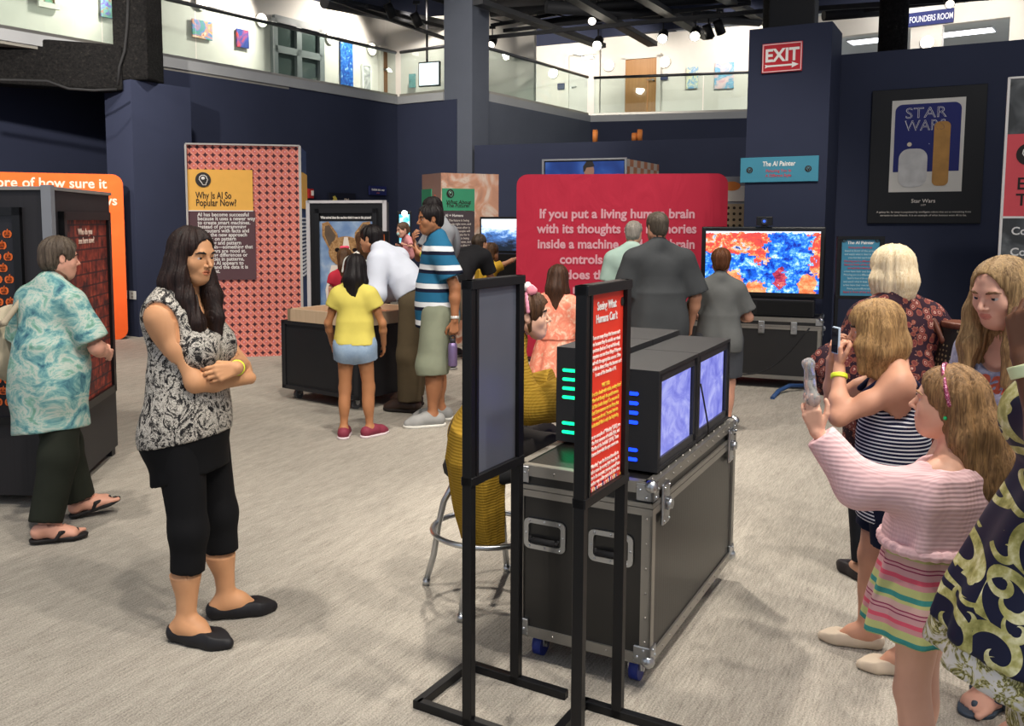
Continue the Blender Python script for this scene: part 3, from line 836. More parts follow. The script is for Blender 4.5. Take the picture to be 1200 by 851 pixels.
wallbox('wall_gallery_far_side', W2b, W3 + (W3 - W2b).normalized() * .6, 4.1, 6.23, WHITE)
wallbox('wall_gallery_fascia', W1 - (W2 - W1).normalized() * 5 - Vector((0, .05)), W2 - Vector((0, .05)), 6.23, 7.0, NAVY)
wallbox('wall_gallery_fascia_side', W2b - Vector((0, .05)), W4 - Vector((0, .05)), 6.23, 7.0, NAVY)
# low far partition
F0, F1 = Vector((xat(556, 17.25), 17.25)), Vector((xat(885, 15.5), 15.5))
wallbox('wall_partition', F0, F1, 0, 3.05, NAVY)
for k, (px, top) in enumerate(((696, 152.5), (742, 156), (748.5, 152))):
    w = Wall(F0, F1); p = w.hit(px, 168)
    b = MB(); h = zat(top, p.y + .1) - 3.05
    b.cyl((0, 0, 0), (0, 0, h - .02), .048, seg=20).cyl((0, 0, h - .02), (0, 0, h), .044, seg=20)
    o = b.build('post', plain('#c9783a', .6)); o.location = (p.x - w.n.x * .1, p.y - w.n.y * .1, 3.05)
    tag(o, ['lone orange post standing on top of the far navy partition', 'shorter of the two orange posts standing together on the partition', 'taller of the two orange posts standing together on the partition'][k], 'post', 'orange posts on the partition')
# poster wall and exit column on the right
S0, S1 = Vector((3.88, 10.14)), Vector((8.3, 7.58))
wallbox('wall_right', S0, S1, 0, 3.43, NAVY)
E0, E1 = Vector((3.03, 9.73)), Vector((3.735, 9.32))
ed = (E1 - E0).normalized(); en = Vector((-ed.y, ed.x)); m_ = (E0 + E1) / 2 + en * .35
b = MB(); b.box((m_.x, m_.y, 1.82), ((E1 - E0).length, .7, 3.64), rot=math.atan2(ed.y, ed.x)); o = b.build('wall_exit_pier', NAVY); o['kind'] = 'structure'
# pier under the rough steel on the left
K = Vector((xat(160, 12.7), 12.7)); L0 = K - w35 * .52
b = MB(); m_ = K - w35 * .31 + u35 * .5
b.box((m_.x, m_.y, 1.79), (.62, 1.0, 3.58), rot=math.atan2(w35.y, w35.x)); o = b.build('wall_pier_left', NAVY); o['kind'] = 'structure'
def column(name, px0, px1, Y, z0, z1, mat, seg=0, py=300):
    x0, x1 = xat(px0, Y, py), xat(px1, Y, py); b = MB()
    if seg: b.cyl(((x0 + x1) / 2, Y, z0), ((x0 + x1) / 2, Y, z1), (x1 - x0) / 2, seg=seg)
    else: b.box(((x0 + x1) / 2, Y + (x1 - x0) / 2, (z0 + z1) / 2), (x1 - x0, x1 - x0, z1 - z0), rot=math.radians(-8), bev=.03)
    o = b.build(name, mat); o['kind'] = 'structure'; return o
column('column_fireproofed', 142, 184, 12.75, 3.58, 7, ROUGH)
column('column_fireproofed_right', 1031, 1063, 11.6, 3.4, 7, ROUGH, 20, 30)
column('column_fireproofed_exit', 906, 953, 10.2, 3.64, 7, ROUGH, 0, 30)
# fireproofed beam to the left column
p0, p1 = at(-60, 72, 12.0), at(142, 78, 12.9)
b = MB(); d = p1 - p0; b.box((p0 + p1) / 2, (d.length, .35, .62), rot=math.atan2(d.y, d.x), bev=.03); o = b.build('beam', ROUGH); o['kind'] = 'structure'
b = MB(); b.tube([at(x, y, 11.7 + x * .004) for x, y in ((-40, 93), (20, 94), (55, 95), (80, 104), (110, 106), (137, 105))], .018); tag(b.build('cable', RUB), 'black cable sagging along the dark beam at upper left', 'cable')
b = MB(); b.tube([at(x, y, 12.72) for x, y in ((150, -4), (149, 30), (146, 60), (140, 78), (138, 100))], .02); tag(b.build('cable', RUB), 'black cable running down the rough steel column on the left', 'cable')
# ---------------------------------------------------------------- railings
def railing(p0, p1, label, posts=5, z0=4.1, z1=5.0, group='glass railings of the upper gallery'):
    p0, p1 = Vector(p0[:2]), Vector(p1[:2]); L = (p1 - p0).length; d = (p1 - p0) / L
    t = thing('glass_railing', label, 'railing', (p0.x, p0.y, z0), math.atan2(d.y, d.x))
    t['group'] = group
    n = max(1, posts)
    for i in range(n):
        b = MB(); b.b2((L * i / n + .012, .03, 0), (L * (i + 1) / n - .012, .042, z1 - z0 - .05)); b.build('glass_pane', GLASS, t)
    b = MB(); b.cyl((0, .036, z1 - z0 - .03), (L, .036, z1 - z0 - .03), .032); b.build('handrail', plain('#5a5b5e', .35, .7), t)
    b = MB(); b.b2((0, .0, -.002), (L, .075, .05)); b.build('base_channel', ALU, t)
    return t
railing(AN + w35 * .0, AF, 'long glass railing with grey handrail along the left upper gallery', 9)
railing(AF + w35 * .06, B1, 'short glass railing between the gallery corner and the square column', 1)
railing(P1 + Vector((.06, .1)), Cc - Vector((.06, .09)), 'glass railing running away to the right of the square column', 3)
railing(Cc + Vector((.06, 0)), Dd, 'glass railing in front of the wooden door of the far gallery', 3)
# ---------------------------------------------------------------- things on the gallery walls
GL = Wall(GB0, GB1); GF = Wall(W1, W2); GS = Wall(W2b, W3); GR = Wall(W3, W4)
def art_mat(cols, scale=6, seed=0, dist=2.0):
    m = Mat('painting', .5); v = m.mapped((1, 1, 1), loc=(seed * 3.1, seed * 1.7, seed * 2.3))
    n = m.noise(scale, 4, .6, v, dist); k = len(cols)
    m.base(m.ramp(n, [(.28 + .44 * i / (k - 1), c) for i, c in enumerate(cols)])); return m.m
def panel_item(name, W, rect, label, cat, mat, th=.03, frame=None, group=None, off=.04, fw=.03, bracket=False):
    c, w, h = W.rect(*rect, off=off)
    t = thing(name, label, cat, c, W.rz, group)
    b = MB(); b.box((0, 0, 0), (w, th, h), bev=min(.004, th * .3), seg=1); b.build('panel' if frame else 'canvas', mat, t)
    if frame:
        b = MB()
        for sx in (-1, 1): b.box((sx * (w / 2 + fw / 2 - .005), -.008, 0), (fw, th + .02, h + 2 * fw - .01))
        for sz in (-1, 1): b.box((0, -.008, sz * (h / 2 + fw / 2 - .005)), (w, th + .02, fw))
        b.build('frame', frame, t)
    return t, w, h
panel_item('painting', GL, (47, -16, 62, 5), 'small green and red painting above the dark beam at upper left', 'painting', art_mat(['#c8503c', '#4f9b7c', '#dfe6e0'], 3, 1), frame=plain('#e8e4dd'), fw=.08)
panel_item('painting', GL, (115, -22, 132, 22), 'violet and teal abstract painting beside the rough steel column', 'painting', art_mat(['#2b3a8c', '#7a5fc0', '#79b8a8', '#c0404a', '#e8dcc8'], 3, 2))
panel_item('painting', GL, (223, 23, 247, 47), 'pastel swirling abstract painting on the left gallery wall', 'painting', art_mat(['#e05a3c', '#f2e4d0', '#f5a060', '#6a8ed8', '#60b080', '#c070c8'], 3, 3))
panel_item('painting', GL, (275, 34, 290, 57), 'small red over dark blue painting on the left gallery wall', 'painting', art_mat(['#1d2a5c', '#2c3f86', '#c43c2c', '#e0543a'], 1.6, 4))
panel_item('painting', GL, (397, 47, 412, 101), 'tall narrow deep blue painting splashed with white', 'painting', art_mat(['#12307c', '#1c4fb0', '#2a78c8', '#d8ecf8'], 8, 5))
panel_item('framed_print', GL, (423, 77, 432, 106), 'narrow framed print between blue painting and brown gallery door', 'picture', art_mat(['#d8d6d0', '#8a8c90', '#ecebe6'], 3, 6), frame=plain('#e4e2de'))
def door(name, W, rect, mat, handle_right=True, closer=False, frame=WHITE):
    c, w, h = W.rect(*rect, off=.03); zb = 4.1; top = c.z + h / 2; h = top - zb; c.z = (top + zb) / 2
    t = thing(name, loc=c, rz=W.rz, label=None, cat=None, kind='structure')
    b = MB(); b.box((0, 0, 0), (w, .045, h)); b.build('door_leaf', mat, t)
    b = MB()
    for sx in (-1, 1): b.box((sx * (w / 2 + .05), -.01, .03), (.1, .09, h + .06))
    b.box((0, -.01, h / 2 + .05), (w + .2, .09, .1)); b.build('door_frame', frame, t)
    b = MB(); sx = 1 if handle_right else -1; hz = -h / 2 + 1.0
    b.cyl((sx * (w / 2 - .08), -.02, hz), (sx * (w / 2 - .08), -.08, hz), .025).cyl((sx * (w / 2 - .08), -.075, hz), (sx * (w / 2 - .22), -.075, hz), .012); b.build('door_handle', STEEL, t)
    if closer:
        b = MB(); b.box((w * .2, -.06, h / 2 - .08), (.3, .06, .07)); b.tube([(w * .1, -.1, h / 2 - .05), (-w * .25, -.16, h / 2 - .0), (-w * .35, -.05, h / 2 + .03)], .012); b.build('door_closer', STEEL, t)
    return t
def wood(c1, c2):
    m = Mat('wood_veneer', .5); v = m.mapped((26, 26, 1.6)); m.base(m.mix(m.noise(1, 3, .6, v, .6), c1, c2)); return m.m
WOOD = wood('#9a6a3c', '#b98a55')
door('door_1', GL, (446, 60, 465, 118), wood('#6e4a30', '#8f6442'), False)
door('door_2', GF, (668, 66, 699, 142), paint('#c9c6c2', .5), False, True)
door('door_3', GS, (734, 70, 769, 138), WOOD)
c, w, h = GL.rect(319, 24, 375, 99, off=.03)
t = thing('window_1', None, None, c, GL.rz, kind='structure')
b = MB()
for x in (-w / 2, 0, w / 2): b.box((x, 0, 0), (.14, .1, h))
for z in (-h / 2, 0, h / 2): b.box((0, 0, z), (w, .1, .14))
b.build('window_frame', plain('#7f8486', .5), t)
b = MB(); b.box((0, .03, 0), (w, .01, h)); b.build('window_pane', plain('#4b5654', .12, 0, .6), t)
# round wall lamps
LAMP = glow('#fff2dc', 6.0, 'lit_diffuser')
def wall_lamp(W, px, py, label, r=.13):
    c, _, _ = W.rect(px - 1, py - 1, px + 1, py + 1, off=.02)
    t = thing('wall_lamp', label, 'wall lamp', c, W.rz, 'round wall lamps of the upper gallery')
    b = MB(); b.cyl((0, .02, 0), (0, -.03, 0), r * 1.06, seg=24); b.build('backplate', plain('#d8d4cc'), t)
    b = MB(); b.sphere((0, -.03, 0), r, 20, (1, .4, 1)); b.build('diffuser', LAMP, t)
for W, px, py, l in ((GL, 235, 4, 'round lit wall lamp above the pastel swirling painting'), (GL, 305, 24, 'round lit wall lamp left of the grey gallery window'), (GL, 386, 45, 'round lit wall lamp left of the tall blue painting'),
                     (GL, 434, 58, 'round lit wall lamp left of the brown gallery door'), (GS, 714, 77, 'round lit wall lamp left of the wooden gallery door'),
                     (GS, 779, 73, 'round lit wall lamp right of the wooden gallery door'), (GF, 649, 86, 'round lit wall lamp left of the white gallery door')):
    wall_lamp(W, px, py, l)
panel_item('painting', GS, (805, 79, 818, 104), 'small pale painting with blue edge, nearer the wooden door', 'painting', art_mat(['#f4f0e4', '#5f9fd0', '#e8e4c0', '#6fae68'], 4, 7))
panel_item('painting', GS, (838, 74, 860, 104), 'larger pale blue and pink painting beside the exit pier', 'painting', art_mat(['#dfe6ea', '#58a6cc', '#e8c8c8', '#d0a0b0'], 2.4, 8))
panel_item('door_sign', GS, (774, 87, 783, 94), 'small navy sign right of the wooden gallery door', 'sign', plain('#2b3358'), th=.02)
panel_item('door_sign', GF, (654, 98, 662, 105), 'small navy sign left of the white gallery door', 'sign', plain('#2b3358'), th=.02)
t, w, h = panel_item('exit_sign', GF, (617, 65, 629, 73), 'small red exit sign high on the far gallery wall', 'sign', plain('#d9d2cc'), th=.08, off=.1)
text('EXIT', h * .8, (0, -.045, -h * .3), plain('#c03030'), t, bold=.02, width=w * .8)
# hung display between the corner and the column
Y = 19.6; c = at(503.5, 87, Y)
t = thing('hanging_display', 'white glowing flat screen hung from the ceiling beside the column', 'screen', c, math.radians(-24))
w = 27 / FOC * Y; h = 28 / FOC * Y
b = MB(); b.box((0, 0, 0), (w, .07, h), bev=.008); b.build('housing', BLACK, t)
b = MB(); b.box((0, -.037, 0), (w - .05, .004, h - .06)); b.build('screen', glow('#eef6ff', 2.6, 'white_screen'), t)
b = MB(); b.cyl((-.1, .08, 0), (-.1, .08, 7.0 - c.z), .025); b.box((-.1, .06, 0), (.2, .08, .2)); b.build('pole', BLACKM, t)
panel_item('painting', Wall((-2.2, 21.3), (1.0, 20.2)), (480, 87, 488, 103), 'small teal painting left of the hung display', 'painting', art_mat(['#2f5f70', '#6fa0a0', '#3c4c54'], 4, 9))
wallbox('wall_gallery_back', (-2.9, 21.75), (1.6, 20.2), 4.1, 6.23, WHITE)
# ---------------------------------------------------------------- room with a name plate on the right gallery
def px_wall_panel(name, W, x0, y0, x1, y1, mat, th=.2):
    c, w, h = W.rect(x0, y0, x1, y1, off=-th / 2)
    b = MB(); b.box((0, 0, 0), (w, th, h)); o = b.build(name, mat); o.location = c; o.rotation_euler = (0, 0, W.rz); o['kind'] = 'structure'; return o
gz = lambda W, px, py: W.hit(px, py).z
a0, a1 = GR.hit(966, 0), GR.hit(1290, 0)
zt, zo = 5.98, 5.72
wallbox('wall_gallery_right', W3, a1, zo, 6.23, WHITE)
for i, (x0, x1) in enumerate(((864, 982), (1069, 1106), (1185, 1300))):
    q0, q1 = GR.hit(x0, 0), GR.hit(x1, 0); wallbox('wall_gallery_right_pier', q0, q1, 4.1, zo, WHITE)
q0, q1 = GR.hit(860, 0), GR.hit(1300, 0); dd = Vector((-GR.n.x, -GR.n.y)) * 8
b = MB(); m_ = (Vector((q0.x, q0.y)) + Vector((q1.x, q1.y))) / 2 + dd / 2
b.box((m_.x, m_.y, 6.42), ((q1 - q0).length + 3, 8.2, .1), rot=GR.rz); o = b.build('ceiling_side_room', paint('#dcdedb', .6)); o['kind'] = 'structure'
wallbox('wall_side_room', Vector((q0.x, q0.y)) + dd, Vector((q1.x, q1.y)) + dd, 4.1, 6.4, WHITE)
b = MB(); b.box((m_.x, m_.y, 4.0), ((q1 - q0).length, 8.2, .1), rot=GR.rz); o = b.build('floor_side_room', plain('#8a8780')); o['kind'] = 'structure'
for (px, py, l) in ((1025, 47, 'lit ceiling panel seen past the rough black column'), (1132, 38, 'lit ceiling panel through the widest opening of the right gallery')):
    r = ray(px, py); s_ = (6.34 - CAMH) / r.z; p = Vector((r.x * s_, r.y * s_, 6.34))
    t = thing('ceiling_light', l, 'ceiling light', p, GR.rz)
    b = MB(); b.box((0, 0, .005), (1.26, .66, .03)); b.build('frame', plain('#e8e8e8'), t)
    b = MB(); b.box((0, 0, -.012), (1.2, .6, .01)); b.build('diffuser', glow('#f4f8ff', 7, 'lit_panel'), t)
t, w, h = panel_item('name_sign', GR, (1064, 15, 1118, 28), 'navy sign with white room name on the right gallery', 'sign', plain('#28306a'), th=.04, off=.05)
text('FOUNDERS ROOM', h * .62, (.02, -.024, -h * .22), plain('#e6e8f2'), t, bold=.012, width=w * .92)
wall_lamp(GR, 1087, 50, 'round lit wall lamp below the room name sign', .13)
# ---------------------------------------------------------------- roof steel, tracks and lamp heads
def bar(p0, p1, w, h, mat, name, kind='structure', label=None, cat=None, group=None):
    p0, p1 = Vector(p0), Vector(p1); d = p1 - p0
    R = d.to_track_quat('X', 'Z').to_matrix()
    b = MB(); b.box((p0 + p1) / 2, (d.length, w, h), rot=R); o = b.build(name, mat)
    return tag(o, label, cat, group, kind)
GSTEEL = plain('#3a3b3f', .6, .3); DSTEEL = plain('#1d1e22', .7, .2)
for i, (a, q) in enumerate((((560, 2), (705, 54)), ((655, -12), (765, 52)), ((740, -10), (830, 44)), ((835, -10), (905, 30)))):
    bar(at(*a, 17.0), at(*q, 21.0), .22, .10, GSTEEL, 'beam_roof')
for i, (a, q, Y0, Y1) in enumerate((((560, 45), (905, 12), 19, 16), ((590, 36), (880, 4), 20, 18), ((430, 8), (520, 32), 17, 20), ((380, -4), (521, 45), 16, 20.5), ((575, 30), (700, 8), 20, 20), ((960, 10), (1200, -6), 14, 12), ((968, 17), (1200, -8), 15.5, 13))):
    bar(at(*a, Y0), at(*q, Y1), .06, .07, DSTEEL, 'pipe_roof')
for i, (a, q, Y0, Y1) in enumerate((((575, 15), (880, -4), 20, 18), ((640, 8), (890, 24), 19, 20), ((573, 36), (690, 20), 21, 21), ((380, 2), (521, 30), 18, 21), ((965, 18), (1040, 12), 15, 15))):
    b = MB(); p0, p1 = at(*a, Y0), at(*q, Y1); b.cyl(p0, p1, .09 + .04 * (i % 2), seg=14); o = b.build('pipe_conduit', GSTEEL if i % 2 else DSTEEL); o['kind'] = 'structure'
b = MB(); pts = []
for x in range(14): pts.append(at(575 + x * 14, 22 + 5 * math.sin(x * 1.1) - x * .8, 19.5))
b.tube(pts, .015); tag(b.build('cable', RUB), 'thin black cable looping among the roof steel', 'cable')
b = MB(); b.tube([at(x, y, 20) for x, y in ((690, 12), (715, 8), (745, 6), (760, 12), (768, 18))], .018); tag(b.build('cable', RUB), 'short arched cable under the roof steel near the middle', 'cable')
HOT = glow('#fff4e0', 60, 'hot_bulb'); WARM = glow('#fff4e4', 5, 'lit_lens')
def track_head(p, aim, label, lit, sc=1.0, group='black track lamp heads under the roof'):
    t = thing('spot_lamp', label, 'lamp', p, 0, group)
    aim = Vector(aim).normalized(); R = aim.to_track_quat('Z', 'Y').to_matrix()
    b = MB(); b.cyl(aim * -.12 * sc, aim * .12 * sc, .075 * sc, .085 * sc, 18); b.build('lamp_shade', BLACKM, t)
    b = MB(); b.cyl(aim * .121 * sc, aim * .128 * sc, .07 * sc, seg=18); b.build('lens', lit, t)
    b = MB(); b.cyl((0, 0, 0), (0, 0, .28 * sc), .012 * sc).box((0, 0, .29 * sc), (.12 * sc, .05 * sc, .05 * sc)); b.build('stem', BLACKM, t)
    return t
DIM = plain('#3c3a36', .2)
for i, (px, py, Y, hot, l) in enumerate(((701, 50, 19.5, 1, 'leftmost of the three bright track lamps before the white gallery wall'), (777, 42, 19, 1, 'middle one of the three bright track lamps before the white gallery wall'), (815, 39, 18.5, 1, 'rightmost of the three bright track lamps before the white gallery wall'),
        (830, 37, 18.3, 0, 'dark track lamp just right of the bright ones'), (843, 32, 18.2, 0, 'dark track lamp nearest the exit pier'), (695, 22, 19, 2, 'small twin-glint track lamp high among the roof steel, left'), (771, 17, 20.2, 2, 'small twin-glint track lamp high among the roof steel, right'),
        (457, 12, 17.5, 0, 'dark track lamp above the brown gallery door'), (488, 23, 18, 0, 'dark track lamp left of the hung display pole'), (577, 50, 20, 2, 'cluster track lamp right of the square column'), (1112, 2, 12.5, 2, 'lit track lamp above the right gallery opening'))):
    track_head(at(px, py, Y), (-.25, -.75, -.5) if hot else (.4, .3, -.8), l, HOT if hot == 1 else WARM if hot == 2 else DIM, 1.25 if hot == 1 else .75 if px > 1000 else 1.1)
# black boxes on the exit pier
b = MB(); c = at(930, 24, 9.9); b.box(c, (.46, .3, .34), rot=math.radians(-28), bev=.01); o = b.build('speaker_box', BLACKM); c2 = c
tag(o, 'black loudspeaker box standing on top of the exit pier', 'loudspeaker'); o.location.z += 3.645 - (c.z - .17)
# ---------------------------------------------------------------- exhibits
def ang(p0, p1): return math.atan2(p1[1] - p0[1], p1[0] - p0[0])
WHT = plain('#e9e6e2', .7); INK = plain('#2a2220', .7); CREAM = plain('#cfc6bd', .7)
def caster(parent, loc, r=.05, col='#20306e', face=0.0):
    x, y, _ = loc
    b = MB(); b.box((x, y, 2 * r + .012), (.07, .07, .012)); b.box((x - .022, y, r + .03), (.006, .05, r * 1.3)); b.box((x + .022, y, r + .03), (.006, .05, r * 1.3)); b.cyl((x - .028, y, r), (x + .028, y, r), .01, seg=8)
    o = b.build('caster', STEEL, parent)
    b = MB(); b.cyl((x - .017, y, r), (x + .017, y, r), r, seg=20); b.build('wheel', plain(col, .4), o)
    return o
def icon(parent, c, r, y, fg, bg, n=24, kind='head'):
    """dark disc with a pale head in profile"""
    b = MB(); b.prism(ellp(c[0], c[1], r, r, n), y - .001, y + .002); b.build('icon', bg, parent)
    hd = [(-.05, -.75), (.42, -.75), (.40, -.45), (.55, -.40), (.58, -.1), (.70, -.05), (.55, .2), (.5, .45), (.2, .65), (-.2, .65), (-.5, .4), (-.55, .05), (-.35, -.25), (-.2, -.45)]
    pts = [Vector((c[0] + x * r * .9, y - .004, c[1] + z * r * .9)) for x, z in hd]
    b = MB(); b.tube(pts, r * .06, 6, True); b.sphere((c[0] + .0 * r, y - .003, c[1] + .2 * r), r * .26, 10, (1, .1, .8)); b.build('icon_mark', fg, parent)
# ---- orange banner at far left
yb = 12.5; x1 = xat(147, yb); p = (x1 - 2.6 * math.cos(math.radians(27)), yb - 2.6 * math.sin(math.radians(27)))
t = thing('fabric_banner', 'orange fabric banner with rounded corners and grey text, behind the dark kiosk', 'banner', (p[0], p[1], 0), math.radians(27))
b = MB(); b.prism(rrect(2.6, 2.27, .14, 8, (1.3, 1.135)), 0, .06)
mo = Mat('orange_fabric', .8); mo.base(mo.mix(mo.noise(2.5, 3, .6, None, 1.5), '#e9571b', '#f3682a')); b.build('fabric', mo.m, t)
TXG = plain('#d9c3b4', .8)
for i, (s, xr) in enumerate((('gives a score of how sure it', 2.39), ('is about what it knows', 2.52), ('and what it sees.', 2.40), ('How sure are you?', 2.16))):
    text(s, .185, (xr, -.003, 2.08 - .225 * i), TXG, t, 'RIGHT', .018, .98)
b = MB(); b.b2((.2, -.2, 0), (.5, .25, .02)).b2((2.1, -.2, 0), (2.4, .25, .02)); b.build('foot', DARKM, t)
# ---- dark kiosk with pumpkin print
K0 = Vector((xat(60, 5.1), 5.1)); K1 = Vector((xat(130, 6.3), 6.3)); Hk = 1.82
kd = (K1 - K0).normalized(); K2 = K1 + Vector((-1.6, .1)); K3 = K0 + Vector((-1.7, .12))
t = thing('exhibit_kiosk', 'tall dark kiosk with pumpkin print and red framed picture, left edge', 'kiosk', (K0.x, K0.y, 0), 0)
TOZ = Matrix(((1, 0, 0, 0), (0, 0, -1, 0), (0, 1, 0, 0), (0, 0, 0, 1)))
pl = [Vector((0, 0)), K1 - K0, K2 - K0, K3 - K0]
DKW = Mat('dark_laminate', .5); _n = DKW.noise(1, 3, .6, DKW.mapped((60, 60, 2))); DKW.base(DKW.mix(_n, '#1b1a1c', '#29272b')); DKW = DKW.m
b = MB(); b.prism([(v.x, v.y) for v in pl], -Hk, -.06, M=Matrix(((1, 0, 0, 0), (0, 0, 1, 0), (0, -1, 0, 0), (0, 0, 0, 1)))); b.build('housing', DKW, t)
for v in pl: 
    b = MB(); b.box((v.x * .93 + (-.05), v.y * .93 + .03, .03), (.06, .06, .06)); b.build('foot', DARKM, t)
b = MB(); b.box((-.005, .0, (Hk + .02) / 2 + .03), (.055, .05, Hk - .03)); b.build('corner_post', plain('#74777d', .5), t)
for i in range(4):
    a_, b_ = pl[i], pl[(i + 1) % 4]; m_ = (a_ + b_) / 2
    b = MB(); b.box((m_.x, m_.y, Hk + .008), ((b_ - a_).length + .02, .03, .02), rot=ang(a_, b_)); b.build('top_edge', plain('#807d7a', .5), t)
# front panel: pumpkins
fa = ang(pl[3], pl[0]); Mf = Matrix.Rotation(fa, 4, 'Z')
e = bpy.data.objects.new('print_panel', None)
xr = xat(27, 5.1) - K0.x
def rel_box(b, x0, x1, z0, z1, y0, y1, R, **k):
    c = R @ Vector(((x0 + x1) / 2, (y0 + y1) / 2, (z0 + z1) / 2)); b.box(c, (abs(x1 - x0), abs(y1 - y0), abs(z1 - z0)), rot=R.to_3x3(), **k)
z0, z1 = zat(498, 5.1), zat(243, 5.1)
b = MB(); w = .9
rel_box(b, xr - .045, xr, z0, z1, -.03, .01, Mf); rel_box(b, xr - w, xr - w + .045, z0, z1, -.03, .01, Mf); rel_box(b, xr - w, xr, z1 - .045, z1, -.03, .01, Mf); rel_box(b, xr - w, xr, z0, z0 + .045, -.03, .01, Mf)
b.build('panel_frame', plain('#0c0c0e', .35), t)
b = MB(); rel_box(b, xr - w + .04, xr - .04, z0 + .04, z1 - .04, -.012, .005, Mf); pn = b.build('print_panel', plain('#1f1e22', .25), t)
b = MB(); bk = MB()
for r in range(24):
    for cidx in range(12):
        x = xr - .085 - cidx * .068 - (.034 if r % 2 else 0); z = z1 - .15 - r * .064
        if z < z0 + .07 or x < xr - w + .07: continue
        for dx, rr in ((-.011, .016), (.011, .016), (0, .018)): b.prism(ellp(x + dx, z, rr, .021, 12), -.0155, -.0125, M=Mf)
        b.prism([(x - .003, z + .018), (x + .003, z + .018), (x + .006, z + .03), (x + .001, z + .03)], -.0155, -.0125, M=Mf)
        for dx in (-.011, .011): bk.prism([(x + dx - .006, z + .003), (x + dx + .006, z + .003), (x + dx, z + .012)], -.0175, -.0158, M=Mf)
        bk.prism([(x - .016, z - .005), (x - .006, z - .007), (x, z - .004), (x + .006, z - .007), (x + .016, z - .005), (x + .006, z - .014), (x - .006, z - .014)], -.0175, -.0158, M=Mf)
b.build('pumpkin_print', plain('#d8652a', .6), pn); bk.build('pumpkin_faces', plain('#5a2410', .7), pn)
# right face: framed red picture
ra = ang(pl[0], pl[1]); Mr = Matrix.Rotation(ra, 4, 'Z'); L = (K1 - K0).length
b = MB(); fx0, fx1, fz0, fz1 = .14, L - .10, .47, 1.70
for q in ((fx0, fx0 + .05, fz0, fz1), (fx1 - .05, fx1, fz0, fz1), (fx0, fx1, fz1 - .05, fz1), (fx0, fx1, fz0, fz0 + .05)): rel_box(b, *q, -.035, .01, Mr)
b.build('picture_frame', plain('#0e0e10', .35), t)
mr = Mat('red_tile_picture', .55); x, y, z = mr.xyz()
d_ = x * math.cos(ra) + y * math.sin(ra)
row = (z * 13.0); fy = row.frac(); fx = (d_ * 7.0 + row.floor() * .5).frac()
edge = (fy.lt(.14) + fx.lt(.08)).clamp(); nn = mr.noise(16, 3)
c1 = mr.ramp(nn, [(.3, '#3e1a16'), (.5, '#7a2e24'), (.7, '#a84a36')])
mr.base(mr.mix((edge * .8 + (mr.noise(7, 2).gt(.6)) * .6 + ((d_ * -1.0 + .38).gt(0) * .5)).clamp(), c1, '#241a20'))
b = MB(); rel_box(b, fx0 + .04, fx1 - .04, fz0 + .04, fz1 - .04, -.015, .005, Mr); pp_ = b.build('picture', mr.m, t)
text('Who do you\nsee here now?', .055, Mr @ Vector((fx0 + .30, -.019, 1.56)), TXG, pp_, 'LEFT', .01, 1.0, rot=Mr)
# ---- salmon patterned tower
T0, T1, T2, T3 = Vector((xat(221, 10.7), 10.7)), Vector((xat(353, 11.0), 11.0)), Vector((xat(360.5, 12.0), 12.0)), Vector((-3.4, 11.7))
Ht = zat(168.5, 10.7)
t = thing('exhibit_tower', 'tall salmon patterned exhibit tower with yellow and brown text panel', 'exhibit panel', (T0.x, T0.y, 0), ang(T0, T1))
ca = -ang(T0, T1); rot2 = lambda v: Vector((v.x * math.cos(ca) - v.y * math.sin(ca), v.x * math.sin(ca) + v.y * math.cos(ca)))
pl = [rot2(v - T0) for v in (T0, T1, T2, T3)]; wT = pl[1].x
ms = Mat('salmon_pattern', .7); x, y, z = ms.xyz(); g = 11.4
fx, fz = (x * g).frac() - .5, (z * g).frac() - .5
ax, az = fx.abs(), fz.abs()
star = (ax.pow(.62) + az.pow(.62)).lt(.60)
ex, ez = .5 - ax, .5 - az
ring = ((ex * ex + ez * ez).sqrt()).lt(.17)
diag = ((fx + fz).abs() - .5).abs().lt(.10)
hi = ((fx + .5).abs().min((fx - .5).abs()) + ((fz + .42).abs().min((fz - .58).abs()))).lt(.09)
col = ms.mix(diag * .8, '#d47869', '#e69a8a'); col = ms.mix(ring * .55, col, '#c4607a'); col = ms.mix(hi, col, '#e8c8c4'); col = ms.mix(star, col, '#4a2630'); ms.base(col)
MZ = Matrix(((1, 0, 0, 0), (0, 0, 1, 0), (0, -1, 0, 0), (0, 0, 0, 1)))
b = MB(); b.prism([(v.x, v.y) for v in pl], -Ht, -.0, M=MZ); o = b.build('housing', [ms.m, plain('#31446e', .7)], t)
for f in o.data.polygons:
    if f.normal.y > -.8: f.material_index = 1
b = MB()
b.box((0, -.01, Ht / 2), (.022, .03, Ht)); b.box((pl[1].x, -.01, Ht / 2), (.03, .03, Ht)); b.box((wT / 2, -.01, Ht), (wT, .03, .018)); b.build('edge_trim', plain('#b9b4b0', .5), t)
Yp = 10.75; wx = lambda px: (px - 221) / 132 * wT
zz = lambda py: zat(py, 10.8)
b = MB(); b.b2((wx(222), -.012, zz(247)), (wx(297), -.002, zz(199))); hp = b.build('header_panel', plain('#efb455', .7), t)
icon(hp, (wx(240), zz(211)), .088, -.016, WHT, plain('#33302f'))
text('Why Is AI So', .115, (wx(231), -.014, zz(233)), INK, hp, 'LEFT', .012, 1, width=wx(272) - wx(231))
text('Popular Now?', .115, (wx(231), -.014, zz(241.5)), INK, hp, 'LEFT', .012, 1, width=wx(277) - wx(231))
b = MB(); b.b2((wx(222.5), -.012, zz(328)), (wx(299), -.002, zz(247))); b.b2((wx(222.5), -.014, zz(247.6)), (wx(297), -.002, zz(246.6)), mi=1); bp = b.build('text_panel', [plain('#5b4046', .7), WHT], t)
